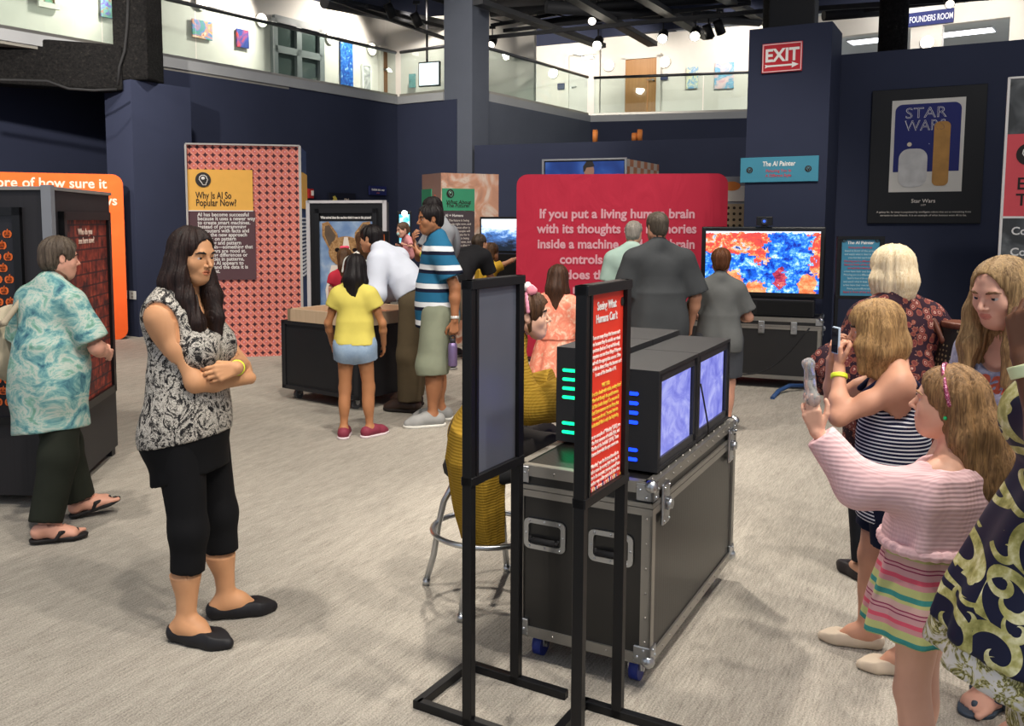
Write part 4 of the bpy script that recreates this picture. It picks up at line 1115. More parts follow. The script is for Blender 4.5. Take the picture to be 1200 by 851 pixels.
lines = ['AI has become successful', 'because it uses a newer way', 'to create smart machines.', 'Instead of programming', 'computers with facts and', 'rules, the new approach', 'focuses on pattern', 'matching and pattern', 'detection\u2014something that', 'computers are good at.', 'By finding differences or', 'similarities in patterns,', 'modern AI appears to', 'understand the data it is', 'looking at.']
for i, s in enumerate(lines): text(s, .062, (wx(232.5), -.014, zz(253.5 + i * 4.72)), WHT, bp, 'LEFT', .018, .93)
sd = (pl[2] - pl[1]).normalized(); sa = math.atan2(sd.y, sd.x); Ms = Matrix.Translation((pl[1].x, 0, 0)) @ Matrix.Rotation(sa, 4, 'Z'); Ls = (pl[2] - pl[1]).length
b = MB(); b.box(Ms @ Vector((Ls * .5, -.01, zz(222))), (Ls * .7, .02, .44), rot=sa); b.build('side_header', plain('#efb455'), t)
b = MB()
for i in range(16): b.box(Ms @ Vector((Ls * .5, -.01, zz(256 + i * 4.6))), (Ls * .7, .02, .02), rot=sa)
b.build('side_stripes', plain('#d8dce4'), t)
# ---- sandbox table
Q0, Q1 = Vector((xat(329, 8.3), 8.3)), Vector((xat(419, 7.69), 7.69))
t = thing('sandbox_table', 'black wheeled cabinet topped by a pale wooden sand tray', 'table', (Q0.x, Q0.y, 0), ang(Q0, Q1)); w = (Q1 - Q0).length; dp = .88
b = MB(); b.b2((0, 0, .10), (w, dp, .735), bev=.006, seg=1); b.b2((.06, -.004, .16), (w - .06, .0, .67)); b.build('cabinet', plain('#17171a', .5), t)
b = MB(); b.b2((0, -.012, .70), (w, 0, .735)); b.b2((0, -.012, .10), (w, 0, .135)); b.b2((0, -.012, .1), (.05, 0, .735)); b.b2((w - .05, -.012, .1), (w, 0, .735)); b.build('face_frame', plain('#1f1f22', .45), t)
TAN = wood('#b59a7c', '#cdb497')
b = MB(); zt = .735
b.b2((-.02 + .12, -.02, zt), (w + .02, .02, zt + .11)); b.b2((-.02 + .12, dp - .02, zt), (w + .02, dp + .02, zt + .11)); b.b2((.1, -.02, zt), (.14, dp + .02, zt + .11)); b.b2((w - .02, -.02, zt), (w + .02, dp + .02, zt + .11)); b.build('tray_rim', TAN, t)
msd = Mat('sand', .95); nn = msd.noise(60, 4); msd.base(msd.mix(nn, '#8a5a42', '#b07a58')); msd.bump(nn, .6, .01)
b = MB(); b.b2((.13, .02, zt), (w - .02, dp - .02, zt + .055)); b.build('sand', msd.m, t)
for x in (.12, w - .12):
    for y in (.08, dp - .1): caster(t, (x, y, 0), .045, '#55565a')
pr = Matrix.Translation(t.location) @ Matrix.Rotation(t.rotation_euler.z, 4, 'Z')
o = MB(); o.lathe([(.05, 0), (.075, .015), (.085, .07), (.08, .085), (.07, .08), (.062, .02), (.001, .015)], seg=20); o = o.build('toy_bowl', plain('#d8341c', .5)); o.location = pr @ Vector((w - .30, .12, zt + .056)); tag(o, 'red toy bowl on the sand beside the bending man\'s hands', 'bowl')
# ---- framed dog picture
G0, G1 = Vector((xat(361, 10.05), 10.05)), Vector((xat(452, 9.92), 9.92)); w = (G1 - G0).length
t = thing('picture_display', 'tall black framed display with a big eared dog picture', 'display', (G0.x, G0.y, 0), ang(G0, G1)); zt = zat(237, 9.98)
b = MB(); b.b2((0, 0, 0), (w, .18, zt), bev=.004, seg=1); b.build('housing', BLACK, t)
b = MB(); b.b2((-.012, -.012, 0), (.03, .02, zt + .02)); b.b2((w - .03, -.012, 0), (w + .012, .02, zt + .02)); b.b2((0, -.012, zt - .01), (w, .02, zt + .02)); b.build('edge_trim', plain('#b9b6b8', .4), t)
b = MB()
for q in (((.09, zt - .12), (w - .09, zt - .07)), ((.09, .32), (w - .09, .37)), ((.09, .32), (.14, zt - .07)), ((w - .14, .32), (w - .09, zt - .07))): b.b2((q[0][0], -.03, q[0][1]), (q[1][0], .0, q[1][1]))
b.build('inner_frame', plain('#1b1b1d', .35), t)
ix0, ix1, iz0, iz1 = .14, w - .14, .37, zt - .21; cx = (ix0 + ix1) / 2
mb = Mat('picture_backdrop', .6); nn = mb.noise(5, 4); mb.base(mb.ramp(nn, [(.3, '#4d6d9c'), (.55, '#7f98b8'), (.7, '#a9b6c6')]))
b = MB(); b.b2((ix0, -.012, iz0), (ix1, .0, iz1)); pc = b.build('picture', mb.m, t)
def flat(name, poly, y, m): 
    b = MB(); b.prism(poly, y - .002, y); return b.build(name, m, pc)
fur = Mat('painted_fur', .8); fur.base(fur.ramp(fur.noise(34, 4, .7), [(.3, '#6b4a2a'), (.5, '#9a744a'), (.7, '#b8956a')])); fur = fur.m
furd = plain('#5a4a3c', .8, var=.3); furw = plain('#d8ccc0', .8)
sc_ = (ix1 - ix0) / .6
def P_(pts): return [(cx + x * sc_, iz1 + z * sc_) for x, z in pts]
flat('painted_ear', P_([(-.27, -.02), (-.20, -.0), (-.10, -.13), (-.07, -.25), (-.18, -.33), (-.27, -.16)]), -.013, fur)
flat('painted_ear', P_([(.27, .0), (.19, -.01), (.10, -.12), (.09, -.25), (.18, -.30), (.29, -.14)]), -.013, fur)
flat('painted_inner_ear', P_([(-.235, -.05), (-.19, -.04), (-.12, -.15), (-.13, -.24), (-.19, -.27), (-.24, -.15)]), -.0155, furd)
flat('painted_inner_ear', P_([(.24, -.03), (.19, -.03), (.13, -.14), (.14, -.22), (.19, -.24), (.25, -.13)]), -.0155, furd)
flat('painted_head', [(cx + x, iz1 + z) for x, z in ellp(0.0, -.33 * sc_, .20 * sc_, .17 * sc_)], -.016, fur)
flat('painted_blaze', P_([(-.02, -.17), (.02, -.17), (.05, -.34), (.10, -.42), (.08, -.5), (-.08, -.5), (-.10, -.42), (-.05, -.34)]), -.0185, furw)
for x in (-.10, .10): flat('painted_eye', [(cx + a * sc_, iz1 + z * sc_) for a, z in ellp(x, -.31, .028, .022, 14)], -.0205, plain('#1a1210', .3))
flat('painted_nose', [(cx + a * sc_, iz1 + z * sc_) for a, z in ellp(0, -.42, .045, .032, 14)], -.0205, plain('#141010', .4))
flat('painted_tongue', P_([(-.03, -.46), (.03, -.46), (.025, -.53), (-.025, -.53)]), -.0205, plain('#d0606c'))
flat('painted_chest', P_([(-.17, -.48), (.17, -.48), (.24, -.75), (.22, -.95), (-.22, -.95), (-.24, -.75)]), -.0145, furw)
text('What animal does the machine think it sees in this picture?', .04, (cx, -.014, iz1 + .03), WHT, t, 'CENTER', .02, width=(ix1 - ix0) * .95)
# ---- small orange sign stand beside it
def stand_sign(name, label, p0, p1, z0, z1, zb, poster, fr=.035, feet=True, post=.03, dp=.035, back=None, foot_dir=1, foot_len=.42, group=None, fy=None):
    p0, p1 = Vector(p0), Vector(p1); w = (p1 - p0).length
    t = thing(name, label, 'sign stand', (p0.x, p0.y, 0), ang(p0, p1), group)
    fm = plain('#131315', .4, .2)
    for x in (post / 2, w - post / 2):
        b = MB(); b.b2((x - post / 2, -dp / 2, .0), (x + post / 2, dp / 2, z1), bev=.002, seg=1); b.build('post', fm, t)
    b = MB(); b.b2((0, -dp / 2 - .004, z1 - fr), (w, dp / 2 + .004, z1), bev=.002, seg=1); b.b2((0, -dp / 2 - .004, z0), (w, dp / 2 + .004, z0 + fr), bev=.002, seg=1)
    b.b2((post - .002, -dp / 2 - .003, z0), (post + .012, dp / 2 + .003, z1)); b.b2((w - post - .012, -dp / 2 - .003, z0), (w - post + .002, dp / 2 + .003, z1)); b.build('frame', fm, t)
    b = MB(); b.b2((post, -.006, z0 + fr - .003), (w - post, .0, z1 - fr + .003)); p = b.build('poster', poster, t)
    if back:
        b = MB(); b.b2((post, .001, z0 + fr - .003), (w - post, .007, z1 - fr + .003)); b.build('backing', back, t)
    if feet:
        fy = fy or (-foot_len * .5, foot_len * .5)
        for x in (post / 2, w - post / 2):
            b = MB(); b.b2((x - post / 2, fy[0], 0), (x + post / 2, fy[1], .03), bev=.002, seg=1); b.build('foot', fm, t)
        b = MB(); b.b2((0, fy[1] - .015, 0), (w, fy[1] + .015, .03), bev=.002, seg=1); b.build('stretcher', fm, t)
    return t, p, w
Y = 9.52
mo2 = plain('#c8622c', .7)
t, p, w = stand_sign('sign_stand', 'orange poster in a black stand right of the dog picture', (xat(428, Y), Y), (xat(457, Y), Y - .08), .55, zat(271, Y), .9, mo2, .03)
for i in range(9): text('computers learn from pictures' if i % 2 else 'what has it seen before', .03, (w / 2, -.008, 1.33 - i * .065), plain('#f0c49a'), p, 'CENTER', .01, width=w * .6)
b = MB(); b.prism(ellp(w * .76, 1.42, .016, .016, 14), -.01, -.006); b.build('icon', INK, p)
# ---- small signs on the left wall
WL = Wall(A0, AF)
t, w, h = panel_item('wall_sign', WL, (383, 226, 414, 240), 'dark wall sign with a yellow mark above the dog picture', 'sign', plain('#151726'), th=.03, off=.05)
b = MB(); b.prism([(-.42 * w + x * .06, -.05 + z * .07) for x, z in ((0, 0), (.8, .6), (.5, 1.2), (1.4, 1.5), (2.2, .9), (2.6, 0), (1.8, -.8), (.6, -.9))], -.019, -.016); b.build('print', plain('#d8c45a'), t)
text('Mind', h * .3, (.1, -.018, -.03), plain('#c9b8a8'), t, 'CENTER')
t, w, h = panel_item('wall_sign', WL, (430, 218, 450, 229), 'small blue wall sign with white writing left of the dark corner', 'sign', plain('#1a2158'), th=.03, off=.05)
text('Exhibit this way', h * .3, (0, -.018, 0), WHT, t, 'CENTER', .02, width=w * .75); text('please', h * .2, (0, -.018, -h * .3), plain('#d06a5a'), t, 'CENTER')
c, _, _ = WL.rect(358, 222, 365, 232, off=.04)
t = thing('fire_alarm', 'small red fire alarm on the navy wall beside the salmon tower', 'fire alarm', c, WL.rz); b = MB(); b.box((0, 0, 0), (.13, .07, .17), bev=.01); b.build('housing', plain('#b32424'), t); b = MB(); b.box((.02, -.04, .01), (.05, .02, .09)); b.build('strobe', plain('#e6dfda'), t)
for i, (a, l) in enumerate((((146, 340, 149.5, 350), 'narrow white outlet plate at the edge of the orange banner'), ((152, 341, 160, 351), 'square white outlet plate low on the navy pier'))):
    W_ = Wall(K - w35 * .52, K) ; t, w, h = panel_item('outlet_plate', W_, a, l, 'outlet', plain('#cfccc6'), th=.01, off=.006)
    if i: 
        b = MB(); b.box((-w * .0, -.007, h * .2), (w * .3, .004, h * .22)); b.box((0, -.007, -h * .2), (w * .3, .004, h * .22)); b.build('socket', plain('#9a968f'), t)
# ---- beige tower with green header
H0, H1, H2 = Vector((xat(495, 12.4), 12.4)), Vector((xat(517, 11.9), 11.9)), Vector((xat(584, 12.3), 12.3)); Hh = zat(203, 12.0)
t = thing('exhibit_tower', 'beige exhibit tower with green header panels, behind the man in striped polo', 'exhibit panel', (H1.x, H1.y, 0), ang(H1, H2)); ca = -ang(H1, H2)
pl = [rot2(H0 - H1) if False else None]
r2 = lambda v: Vector((v.x * math.cos(ca) - v.y * math.sin(ca), v.x * math.sin(ca) + v.y * math.cos(ca)))
q0, q2 = r2(H0 - H1), r2(H2 - H1); pl = [Vector((0, 0)), q2, q2 + q0, q0]
mp = Mat('hands_photo', .7); x, y, z = mp.xyz(); n = mp.noise(2.1, 3, .5, None, 1.8)
mp.base(mp.ramp(n, [(.3, '#b98a74'), (.45, '#d9a184'), (.56, '#e8d4c4'), (.62, '#c98468'), (.8, '#a86a58')]))
b = MB(); b.prism([(v.x, v.y) for v in pl], -Hh, 0, M=MZ); o = b.build('housing', [mp.m, plain('#b08d80')], t)
for f in o.data.polygons:
    if f.normal.y > -.8: f.material_index = 1
wt = q2.x; ux = lambda px: (px - 517) / 67 * wt; uz = lambda py: zat(py, 12.0)
b = MB(); b.b2((ux(518), -.012, uz(247)), (ux(555), 0, uz(221))); g = b.build('header_panel', plain('#3f9a72', .7), t)
icon(g, (ux(527), uz(227)), .055, -.016, plain('#8fc4ab'), INK)
text('What About', .072, (ux(522), -.014, uz(239)), INK, g, 'LEFT', .012, shear=.15); text('The Future?', .072, (ux(522), -.014, uz(243)), INK, g, 'LEFT', .012, shear=.15)
b = MB(); b.b2((ux(518), -.012, uz(300)), (ux(555), 0, uz(247.5))); g = b.build('text_panel', plain('#4c4348', .7), t)
text('AI + Humans', .05, (ux(521), -.014, uz(254)), WHT, g, 'LEFT', .015)
for i in range(9): text(('The future is being', 'made right now, and', 'what comes after is', 'a choice people will', 'have to make for it')[i % 5], .04, (ux(525), -.014, uz(259.5 + i * 4.2)), CREAM, g, 'LEFT', .01)
sa = math.atan2(-q0.y, -q0.x); Ms = Matrix.Translation((q0.x, q0.y, 0)) @ Matrix.Rotation(sa, 4, 'Z'); Ls = q0.length
b = MB(); b.box(Ms @ Vector((Ls * .28, -.008, uz(234))), (Ls * .5, .016, .29), rot=sa); b.build('side_header', plain('#3f9a72', .7), t)
b = MB(); b.prism([(Ls * .72 + x_ * .05, uz(246) + z_ * .1) for x_, z_ in ((-1, -6), (1, -6), (1, .6), (0, 2), (-1, .6))], -.016, -.004, M=Ms); b.build('print', plain('#b4543c'), t)
# ---- cyan screen kiosk
Y = 11.4; c = at(474, 268, Y)
t = thing('tablet_kiosk', 'slim kiosk with a glowing cyan screen beside the baby', 'kiosk', (c.x, c.y, 0), math.radians(5))
sw_, sh_ = 12 / FOC * Y, 33 / FOC * Y
b = MB(); b.box((0, .03, c.z), (sw_ + .05, .05, sh_ + .08), bev=.008); b.build('housing', BLACK, t)
ms = Mat('cyan_screen', .3); n = ms.noise(14, 3); cc_ = ms.ramp(n, [(.35, '#1a7fc0'), (.5, '#63d0f0'), (.62, '#d0f4ff')]); ms.base('#111111'); ms.emit(cc_, 2.0)
b = MB(); b.box((0, .003, c.z), (sw_, .006, sh_)); b.build('screen', ms.m, t)
b = MB(); b.cyl((0, .05, 0), (0, .05, c.z - sh_ / 2), .03); b.cyl((0, .05, 0), (0, .05, .02), .2, seg=24); b.build('pole', BLACK, t)
b = MB(); b.sphere((.0, .0, zat(250, Y)), .035, 16); b.build('indicator_lamp', glow('#dfefff', 12, 'white_lamp'), t)
# ---- red quote banner
R0, R1 = Vector((xat(605, 10.7), 10.7)), Vector((xat(851, 10.45), 10.45)); w = (R1 - R0).length; z0, z1 = zat(421, 10.65), zat(204, 10.6)
t = thing('fabric_banner', 'big crimson fabric banner with rounded corners and a pale pink quote', 'banner', (R0.x, R0.y, 0), ang(R0, R1))
mr = Mat('crimson_fabric', .8); n = mr.noise(3, 3, .6, mr.mapped((1, 1, .5)), 1.0); mr.base(mr.mix(n, '#a81c36', '#bb2740')); mr.bump(n, .35, .06)
b = MB(); b.prism(rrect(w, z1 - .03, .13, 8, (w / 2, (z1 + .03) / 2)), 0, .07); b.build('fabric', mr.m, t)
b = MB(); b.b2((.15, -.2, 0), (.5, .3, .028)).b2((w - .5, -.2, 0), (w - .15, .3, .028)); b.build('foot', DARKM, t)
PINK = plain('#d09aa4', .8)
for s, cx_, py, wd in (('If you put a living human brain', 723, 255.5, 181), ('with its thoughts and memories', 723, 273, 187), ('inside a machine, and that brain', 722.5, 291, 184), ('controls the machine,', 723, 309, 132), ('does that make the', 723, 327, 118), ('machine human?', 723, 344, 100)):
    k = FOC / 10.58; text(s, .15, ((cx_ - 605) / 246 * w, -.004, zat(py, 10.6)), PINK, t, 'CENTER', .03, width=wd / 246 * w)
# ---- things behind the banner
V0, V1, V2 = Vector((xat(636, 13.6), 13.6)), Vector((xat(732, 13.2), 13.2)), Vector((xat(770, 14.6), 14.6)); zt = zat(187, 13.4)
t = thing('video_tower', 'tower with a blue news video wall rising behind the crimson banner', 'exhibit panel', (V0.x, V0.y, 0), ang(V0, V1)); ca = -ang(V0, V1)
r2 = lambda v: Vector((v.x * math.cos(ca) - v.y * math.sin(ca), v.x * math.sin(ca) + v.y * math.cos(ca))); w = (V1 - V0).length; q2 = r2(V2 - V0)
mc = Mat('checker_print', .7); x, y, z = mc.xyz(); dx = ((x - w) * 1.0 + y * 1.0) * 5.2; ck = ((dx.floor() + (z * 7.0).floor()) * .5).frac().gt(.25)
mc.base(mc.mix(ck, '#d98a5c', '#ead2bc'))
b = MB(); b.prism([(0, 0), (w, 0), (q2.x, q2.y), (-.2, 1.3)], -zt, 0, M=MZ); o = b.build('housing', [BLACK, mc.m], t)
for f in o.data.polygons:
    if f.normal.x > .3: f.material_index = 1
b = MB(); b.b2((-.02, -.02, zt - .01), (w + .01, .02, zt + .015)); b.b2((-.02, -.02, zt - 1.0), (.01, .02, zt)); b.b2((w - .02, -.02, zt - 1), (w + .01, .02, zt)); b.build('edge_trim', plain('#8d9096'), t)
mv = Mat('blue_video', .3); x, y, z = mv.xyz(); n = mv.noise(1.6, 2, .4, None, 2.5); cb = mv.ramp(n, [(.3, '#1c3a84'), (.55, '#2c56ac'), (.7, '#4a74c8')]); mv.base('#0a0c14'); mv.emit(cb, .6)
b = MB(); b.b2((.03, -.015, zt - .95), (w - .03, .0, zt - .03)); scn = b.build('screen', mv.m, t)
skn = glow('#c08a70', .5, 'lit_skin'); hrn = glow('#33221a', .3, 'lit_hair'); ssn = glow('#20222c', .3, 'lit_suit'); wsn = glow('#d8d0d8', .6, 'lit_shirt')
fx_ = (690 - 636) / 96 * w; fz_ = zt - .17
def vflat(poly, y, m, nm):
    b = MB(); b.prism([(fx_ + a, fz_ + z) for a, z in poly], y - .001, y); b.build(nm, m, scn)
vflat(ellp(.0, .0, .075, .11), -.018, skn, 'pictured_face'); vflat([(-.085, -.02), (-.09, .07), (-.04, .14), (.05, .14), (.08, .07), (.05, .06), (-.04, .05), (-.06, .0)], -.020, hrn, 'pictured_hair')
vflat([(-.30, -.6), (-.24, -.2), (-.06, -.12), (.06, -.12), (.22, -.2), (.3, -.6)], -.0165, ssn, 'pictured_suit'); vflat([(-.05, -.1), (.05, -.1), (.0, -.34)], -.0185, wsn, 'pictured_collar')
Y = 11.9; c = at(857, 236, Y)
t = thing('exhibit_display', 'sliver of a panel with orange print and pegboard left of the exit pier', 'exhibit panel', (c.x, c.y, 0), math.radians(-10))
wv = .46; b = MB(); b.box((0, .03, zat(207, Y) / 2), (wv, .06, zat(207, Y)), bev=.004, seg=1); b.build('board', plain('#8d8f94', .6), t)
b = MB(); b.b2((-wv / 2, -.008, zat(236, Y)), (wv / 2, .001, zat(218, Y))); hpn = b.build('printed_panel', plain('#ddd6cc'), t)
b = MB(); b.prism(ellp(.0, zat(218, Y) - .002, .11, .06), -.011, -.007); b.build('print', plain('#d9803c'), hpn)
mpg = Mat('pegboard', .7); x, y, z = mpg.xyz(); px_, pz_ = (x * 13.0).frac() - .5, (z * 13.0).frac() - .5; mpg.base(mpg.mix((px_ * px_ + pz_ * pz_).lt(.06), '#a8957a', '#2c241c'))
b = MB(); b.b2((-wv / 2, -.008, .7), (wv / 2, .001, zat(239, Y))); b.build('pegboard', mpg.m, t)
# ---- flight cases
def latch(parent, c, R, s=1.0):
    b = MB(); b.box(c, (.075 * s, .012, .15 * s), rot=R, bev=.006); 
    n = Vector((0, -.012, 0)); n.rotate(R)
    b.box(Vector(c) + n, (.03 * s, .014, .045 * s), rot=R, bev=.004); b.cyl(Vector(c) + n * .5, Vector(c) + n * 2.2, .018 * s, seg=12)
    for dz in (-.06, .06):
        for dx in (-.026, .026):
            q = Vector((dx * s, -.006, dz * s)); q.rotate(R); b.sphere(Vector(c) + q, .005, 8)
    return b.build('latch', STEEL, parent)
def recess_handle(parent, c, R):
    c = Vector(c); b = MB(); w, h = .165, .115
    q = lambda x, y, z: c + R @ Vector((x, y, z))
    M4 = Matrix.Translation(c) @ R.to_4x4()
    out = rrect(w, h, .022, 5); inn = rrect(w - .036, h - .036, .012, 5)
    vs = []
    for poly, y in ((out, .0), (out, -.006), (inn, -.006), (inn, .012)): vs.append([b.bm.verts.new(M4 @ Vector((x, y, z))) for x, z in poly])
    n = len(out)
    for A, B in zip(vs, vs[1:]):
        for k in range(n): b.bm.faces.new((A[k], A[(k + 1) % n], B[(k + 1) % n], B[k]))
    b.bm.faces.new(vs[-1])
    for x in (-.06, 0, .06):
        for z in (-.048, .048): b.sphere(q(x, -.006, z), .005, 8)
    for x in (-.073, .073): b.sphere(q(x, -.006, 0), .005, 8)
    o = b.build('handle_dish', STEEL, parent)
    b = MB(); b.tube([q(-.055, -.004, -.012), q(-.055, -.012, -.022), q(.055, -.012, -.022), q(.055, -.004, -.012)], .006); b.tube([q(-.045, -.013, -.022), q(.045, -.013, -.022)], .0115, 12); b.build('grip', RUB, o)
    return o
def flight_case(label, loc, rz, w, l, h, zc, lid, wheel, handles, latches_x=(), latches_y=(), fr_handles=True, lam='#1b1b1d', side='#6b655e'):
    """w across the near face (x), l deep (y), h top height, zc underside, lid seam height"""
    t = thing('flight_case', label, 'flight case', loc, rz)
    ml = Mat('ribbed_laminate', .34, 0, .6); x, y, z = ml.xyz(); rb = ((x + y) * 240.0).sin(); ml.base(ml.mix(ml.noise(5, 2), lam, lam)); ml.bump(rb, .03, .002)
    b = MB(); b.b2((.004, .004, zc), (w - .004, l - .004, lid - .008)); b.build('body', ml.m, t)
    b = MB(); b.b2((.004, .004, lid - .006), (w - .004, l - .004, h)); b.build('lid', ml.m, t)
    e = .034
    b = MB(); ez = [(0, 0), (w, 0), (0, l), (w, l)]
    for (x, y) in ez:
        sx, sy = (1 if x == 0 else -1), (1 if y == 0 else -1)
        b.b2((x - sx * .004, y - sy * .004, zc), (x + sx * e, y + sy * .004, lid - .01)); b.b2((x - sx * .004, y - sy * .004, zc), (x + sx * .004, y + sy * e, lid - .01))
    def hoop(z0, z1, ins=0.0):
        b.b2((-.005, -.005, z0), (w + .005, .003, z1)); b.b2((-.005, l - .003, z0), (w + .005, l + .005, z1)); b.b2((-.005, -.004, z0), (.003, l + .004, z1)); b.b2((w - .003, -.004, z0), (w + .005, l + .004, z1))
    hoop(zc - .004, zc + .034); hoop(h - .036, h + .004); hoop(lid - .028, lid - .003); hoop(lid + .0, lid + .016)
    for z in (h + .002,):
        b.b2((0, 0, z), (w, .03, z + .003)); b.b2((0, l - .03, z), (w, l, z + .003)); b.b2((0, 0, z), (.03, l, z + .003)); b.b2((w - .03, 0, z), (w, l, z + .003))
    nr = int(l / .09)
    for i in range(nr):
        y = (i + .5) * l / nr
        for z in (zc + .016, h - .016): b.sphere((w + .005, y, z), .0045, 6)
        b.sphere((w - .015, y, h + .005), .0045, 6)
    for i in range(int(w / .09)):
        x = (i + .5) * w / int(w / .09)
        for z in (zc + .016, h - .016): b.sphere((x, -.005, z), .0045, 6)
    for k in range(6): b.sphere((w - .016, -.004, zc + .08 + k * (lid - zc - .12) / 5), .0045, 6)
    b.build('edging', ALU, t)
    for (x, y) in ez:
        for z in (zc + .012, h - .012):
            sx, sy, sz = (1 if x == 0 else -1), (1 if y == 0 else -1), (1 if z < h / 2 else -1)
            b = MB(); b.sphere((x + sx * .004, y + sy * .004, z - sz * .002), .024, 14)
            b.b2((x - sx * .008, y - sy * .008, z - sz * .012), (x + sx * .055, y + sy * .004, z + sz * .05), bev=.003, seg=1); b.b2((x - sx * .008, y - sy * .008, z - sz * .012), (x + sx * .004, y + sy * .055, z + sz * .05), bev=.003, seg=1)
            for q in ((.04, -.009, .012), (.018, -.009, .038), (-.009, .04, .012), (-.009, .018, .038)): b.sphere((x + sx * q[0], y + sy * q[1], z + sz * q[2]), .0055, 8)
            b.build('corner_ball', STEEL, t)
    for (x, z) in handles: recess_handle(t, (x, -.0005, z), Matrix.Identity(3))
    for y in latches_y: latch(t, (w + .010, y, lid - .01), Matrix.Rotation(PI / 2, 3, 'Z'))
    for x in latches_x: latch(t, (x, -.010, lid - .01), Matrix.Identity(3), .8)
    r = (zc - .018) / 2
    for x in (.07, w - .07):
        for y in (.08, l - .08): caster(t, (x, y, 0), r, wheel)
    return t
U30, V30 = Vector((.5, .866)), Vector((.866, -.5))
FN = Vector((.655, 3.02)); CW, CL = .52, 1.19; FO = FN - V30 * CW
fc = flight_case('near black flight case with silver edging carrying the glowing boxes', (FO.x, FO.y, 0), math.radians(-30), CW, CL, .75, .105, .665, '#1c2c78', ((.12, .50), (.375, .50)), latches_y=(.12, 1.07), lam='#171615')
def in_case(x, y, z=0): return Vector((FO.x, FO.y, z)) + Vector((V30.x, V30.y, 0)) * x + Vector((U30.x, U30.y, 0)) * y
# glowing boxes on it
def monitor_box(label, x0, x1, y0, y1, z0, z1, scr, side, vent, vents=True):
    p = in_case(x0, y0, z0); t = thing('viewing_box', label, 'viewing box', p, math.radians(-30), 'black viewing boxes on the near flight case')
    w, l, h = x1 - x0, y1 - y0, z1 - z0; mh = Mat('black_shell', .55); n = mh.noise(300, 2); mh.base(mh.mix(n, '#161618', '#232326')); mh.bump(n, .15, .002)
    b = MB(); sx = w if side > 0 else 0; s = side
    # shell with an open screen side
    th = .014
    b.b2((0, 0, 0), (w, l, th)); b.b2((0, 0, h - th), (w, l, h)); b.b2((0, 0, th), (w, th, h - th)); b.b2((0, l - th, th), (w, l, h - th))
    b.b2((0 if s > 0 else w - th, th, th), (th if s > 0 else w, l - th, h - th))
    b.build('shell', mh.m, t)
    b = MB(); bz = .03
    for q in (((th, th), (l - th, th + bz)), ((th, h - th - bz), (l - th, h - th)), ((th, th), (th + bz, h - th)), ((l - th - bz, th), (l - th, h - th))):
        b.b2((sx - s * .012, q[0][0], q[0][1]), (sx - s * .004, q[1][0], q[1][1]))
    b.build('bezel', plain('#26272c', .35), t)
    b = MB(); b.b2((sx - s * .030, th, th), (sx - s * .026, l - th, h - th)); b.build('screen', scr, t)
    if vents:
        for i, zf in enumerate((.76, .665, .57, .475, .20, .105)):
            x_0, x_1 = (w * .10, w * .42) if side < 0 else (w * .36, w * .68)
            b = MB(); b.prism(rrect(x_1 - x_0, .0125, .006, 4, ((x_0 + x_1) / 2, h * zf)), -.0025, .0); b.build('lit_vent', vent, t)
    return t
def violet(seed):
    m = Mat('violet_screen', .25); v = m.mapped((5, 5, 7), loc=(seed, seed * 2, 0)); n = m.noise(1, 4, .6, v, 1.8)
    c = m.ramp(n, [(.28, '#6a6ed4'), (.5, '#9094ea'), (.72, '#c0c4fc')]); m.base('#0c0c18'); m.emit(c, 1.0); return m.m
GREENV, BLUEV = glow('#00f090', 2.6, 'green_light'), glow('#0838ff', 3.2, 'blue_light')
zt = .7625
monitor_box('nearest viewing box, with blue lit vents and a violet screen', .275, .505, .10, .60, zt, 1.125, violet(1), 1, BLUEV)
monitor_box('viewing box with a violet screen at the far right end of the case', .275, .505, .605, 1.12, zt, 1.125, violet(3), 1, BLUEV, False)
monitor_box('viewing box with green lit vents in front of the girl in mustard', .0, .265, .36, .76, zt, 1.145, violet(5), -1, GREENV)
monitor_box('viewing box at the far left end of the case, behind the green lit one', .0, .265, .765, 1.15, zt, 1.145, violet(7), -1, GREENV, False)
CORD = plain('#1a1a1c', .6)
b = MB(); b.tube([in_case(.512, .615, 1.0), in_case(.516, .65, .93), in_case(.518, .69, .86), in_case(.516, .735, .80), in_case(.51, .76, .768)], .0035); tag(b.build('cable', CORD), 'thin black cable down the joint of the two violet screens', 'cable')
# ---- the two near sign stands
greyb = plain('#565b66', .35, 0, .5)
mbk = Mat('grey_backing', .3, 0, .5); n = mbk.noise(3, 2); mbk.base(mbk.mix(n, '#4d525e', '#5d626d')); 
t, p, w = stand_sign('sign_stand', 'black sign stand showing its blank grey panel, before the girl on stool', (.018, 2.81), (.205, 3.105), .805, 1.463, 0, mbk.m, .03, fy=(-.20, .20), post=.03)
mrd = Mat('red_poster', .5); x, y, z = mrd.xyz(); n = mrd.noise(20, 2)
mrd.base(mrd.mix(n, '#d8301f', '#e03a26'))
z0, z1 = .805, 1.463
t, p, w = stand_sign('sign_stand', 'black sign stand with a red poster in front of the flight case', (.345, 2.585), (.53, 2.885), z0, z1, 0, mrd.m, .03, fy=(-.30, .12))
text('Seeing What\nHumans Can\u2019t', .036, (w / 2, -.0075, 1.383), WHT, p, 'CENTER', .02, .8, line=1.05, depth=.001)
body = ['There are many things that humans can\u2019t', 'see because they lie outside our visual', 'spectrum (such as X-ray and infrared).', 'Computers can see these things if they are', 'fitted with the appropriate sensors. Often', 'being able to detect things that humans can\u2019t', 'is one of the benefits of AI.']
for i, s in enumerate(body): text(s, .0172, (w / 2, -.0075, 1.297 - i * .0187), plain('#f6e2da'), p, 'CENTER', .02, .78, depth=.001, width=min(w * .70, len(s) * .0056))
YEL = plain('#f0c84a')
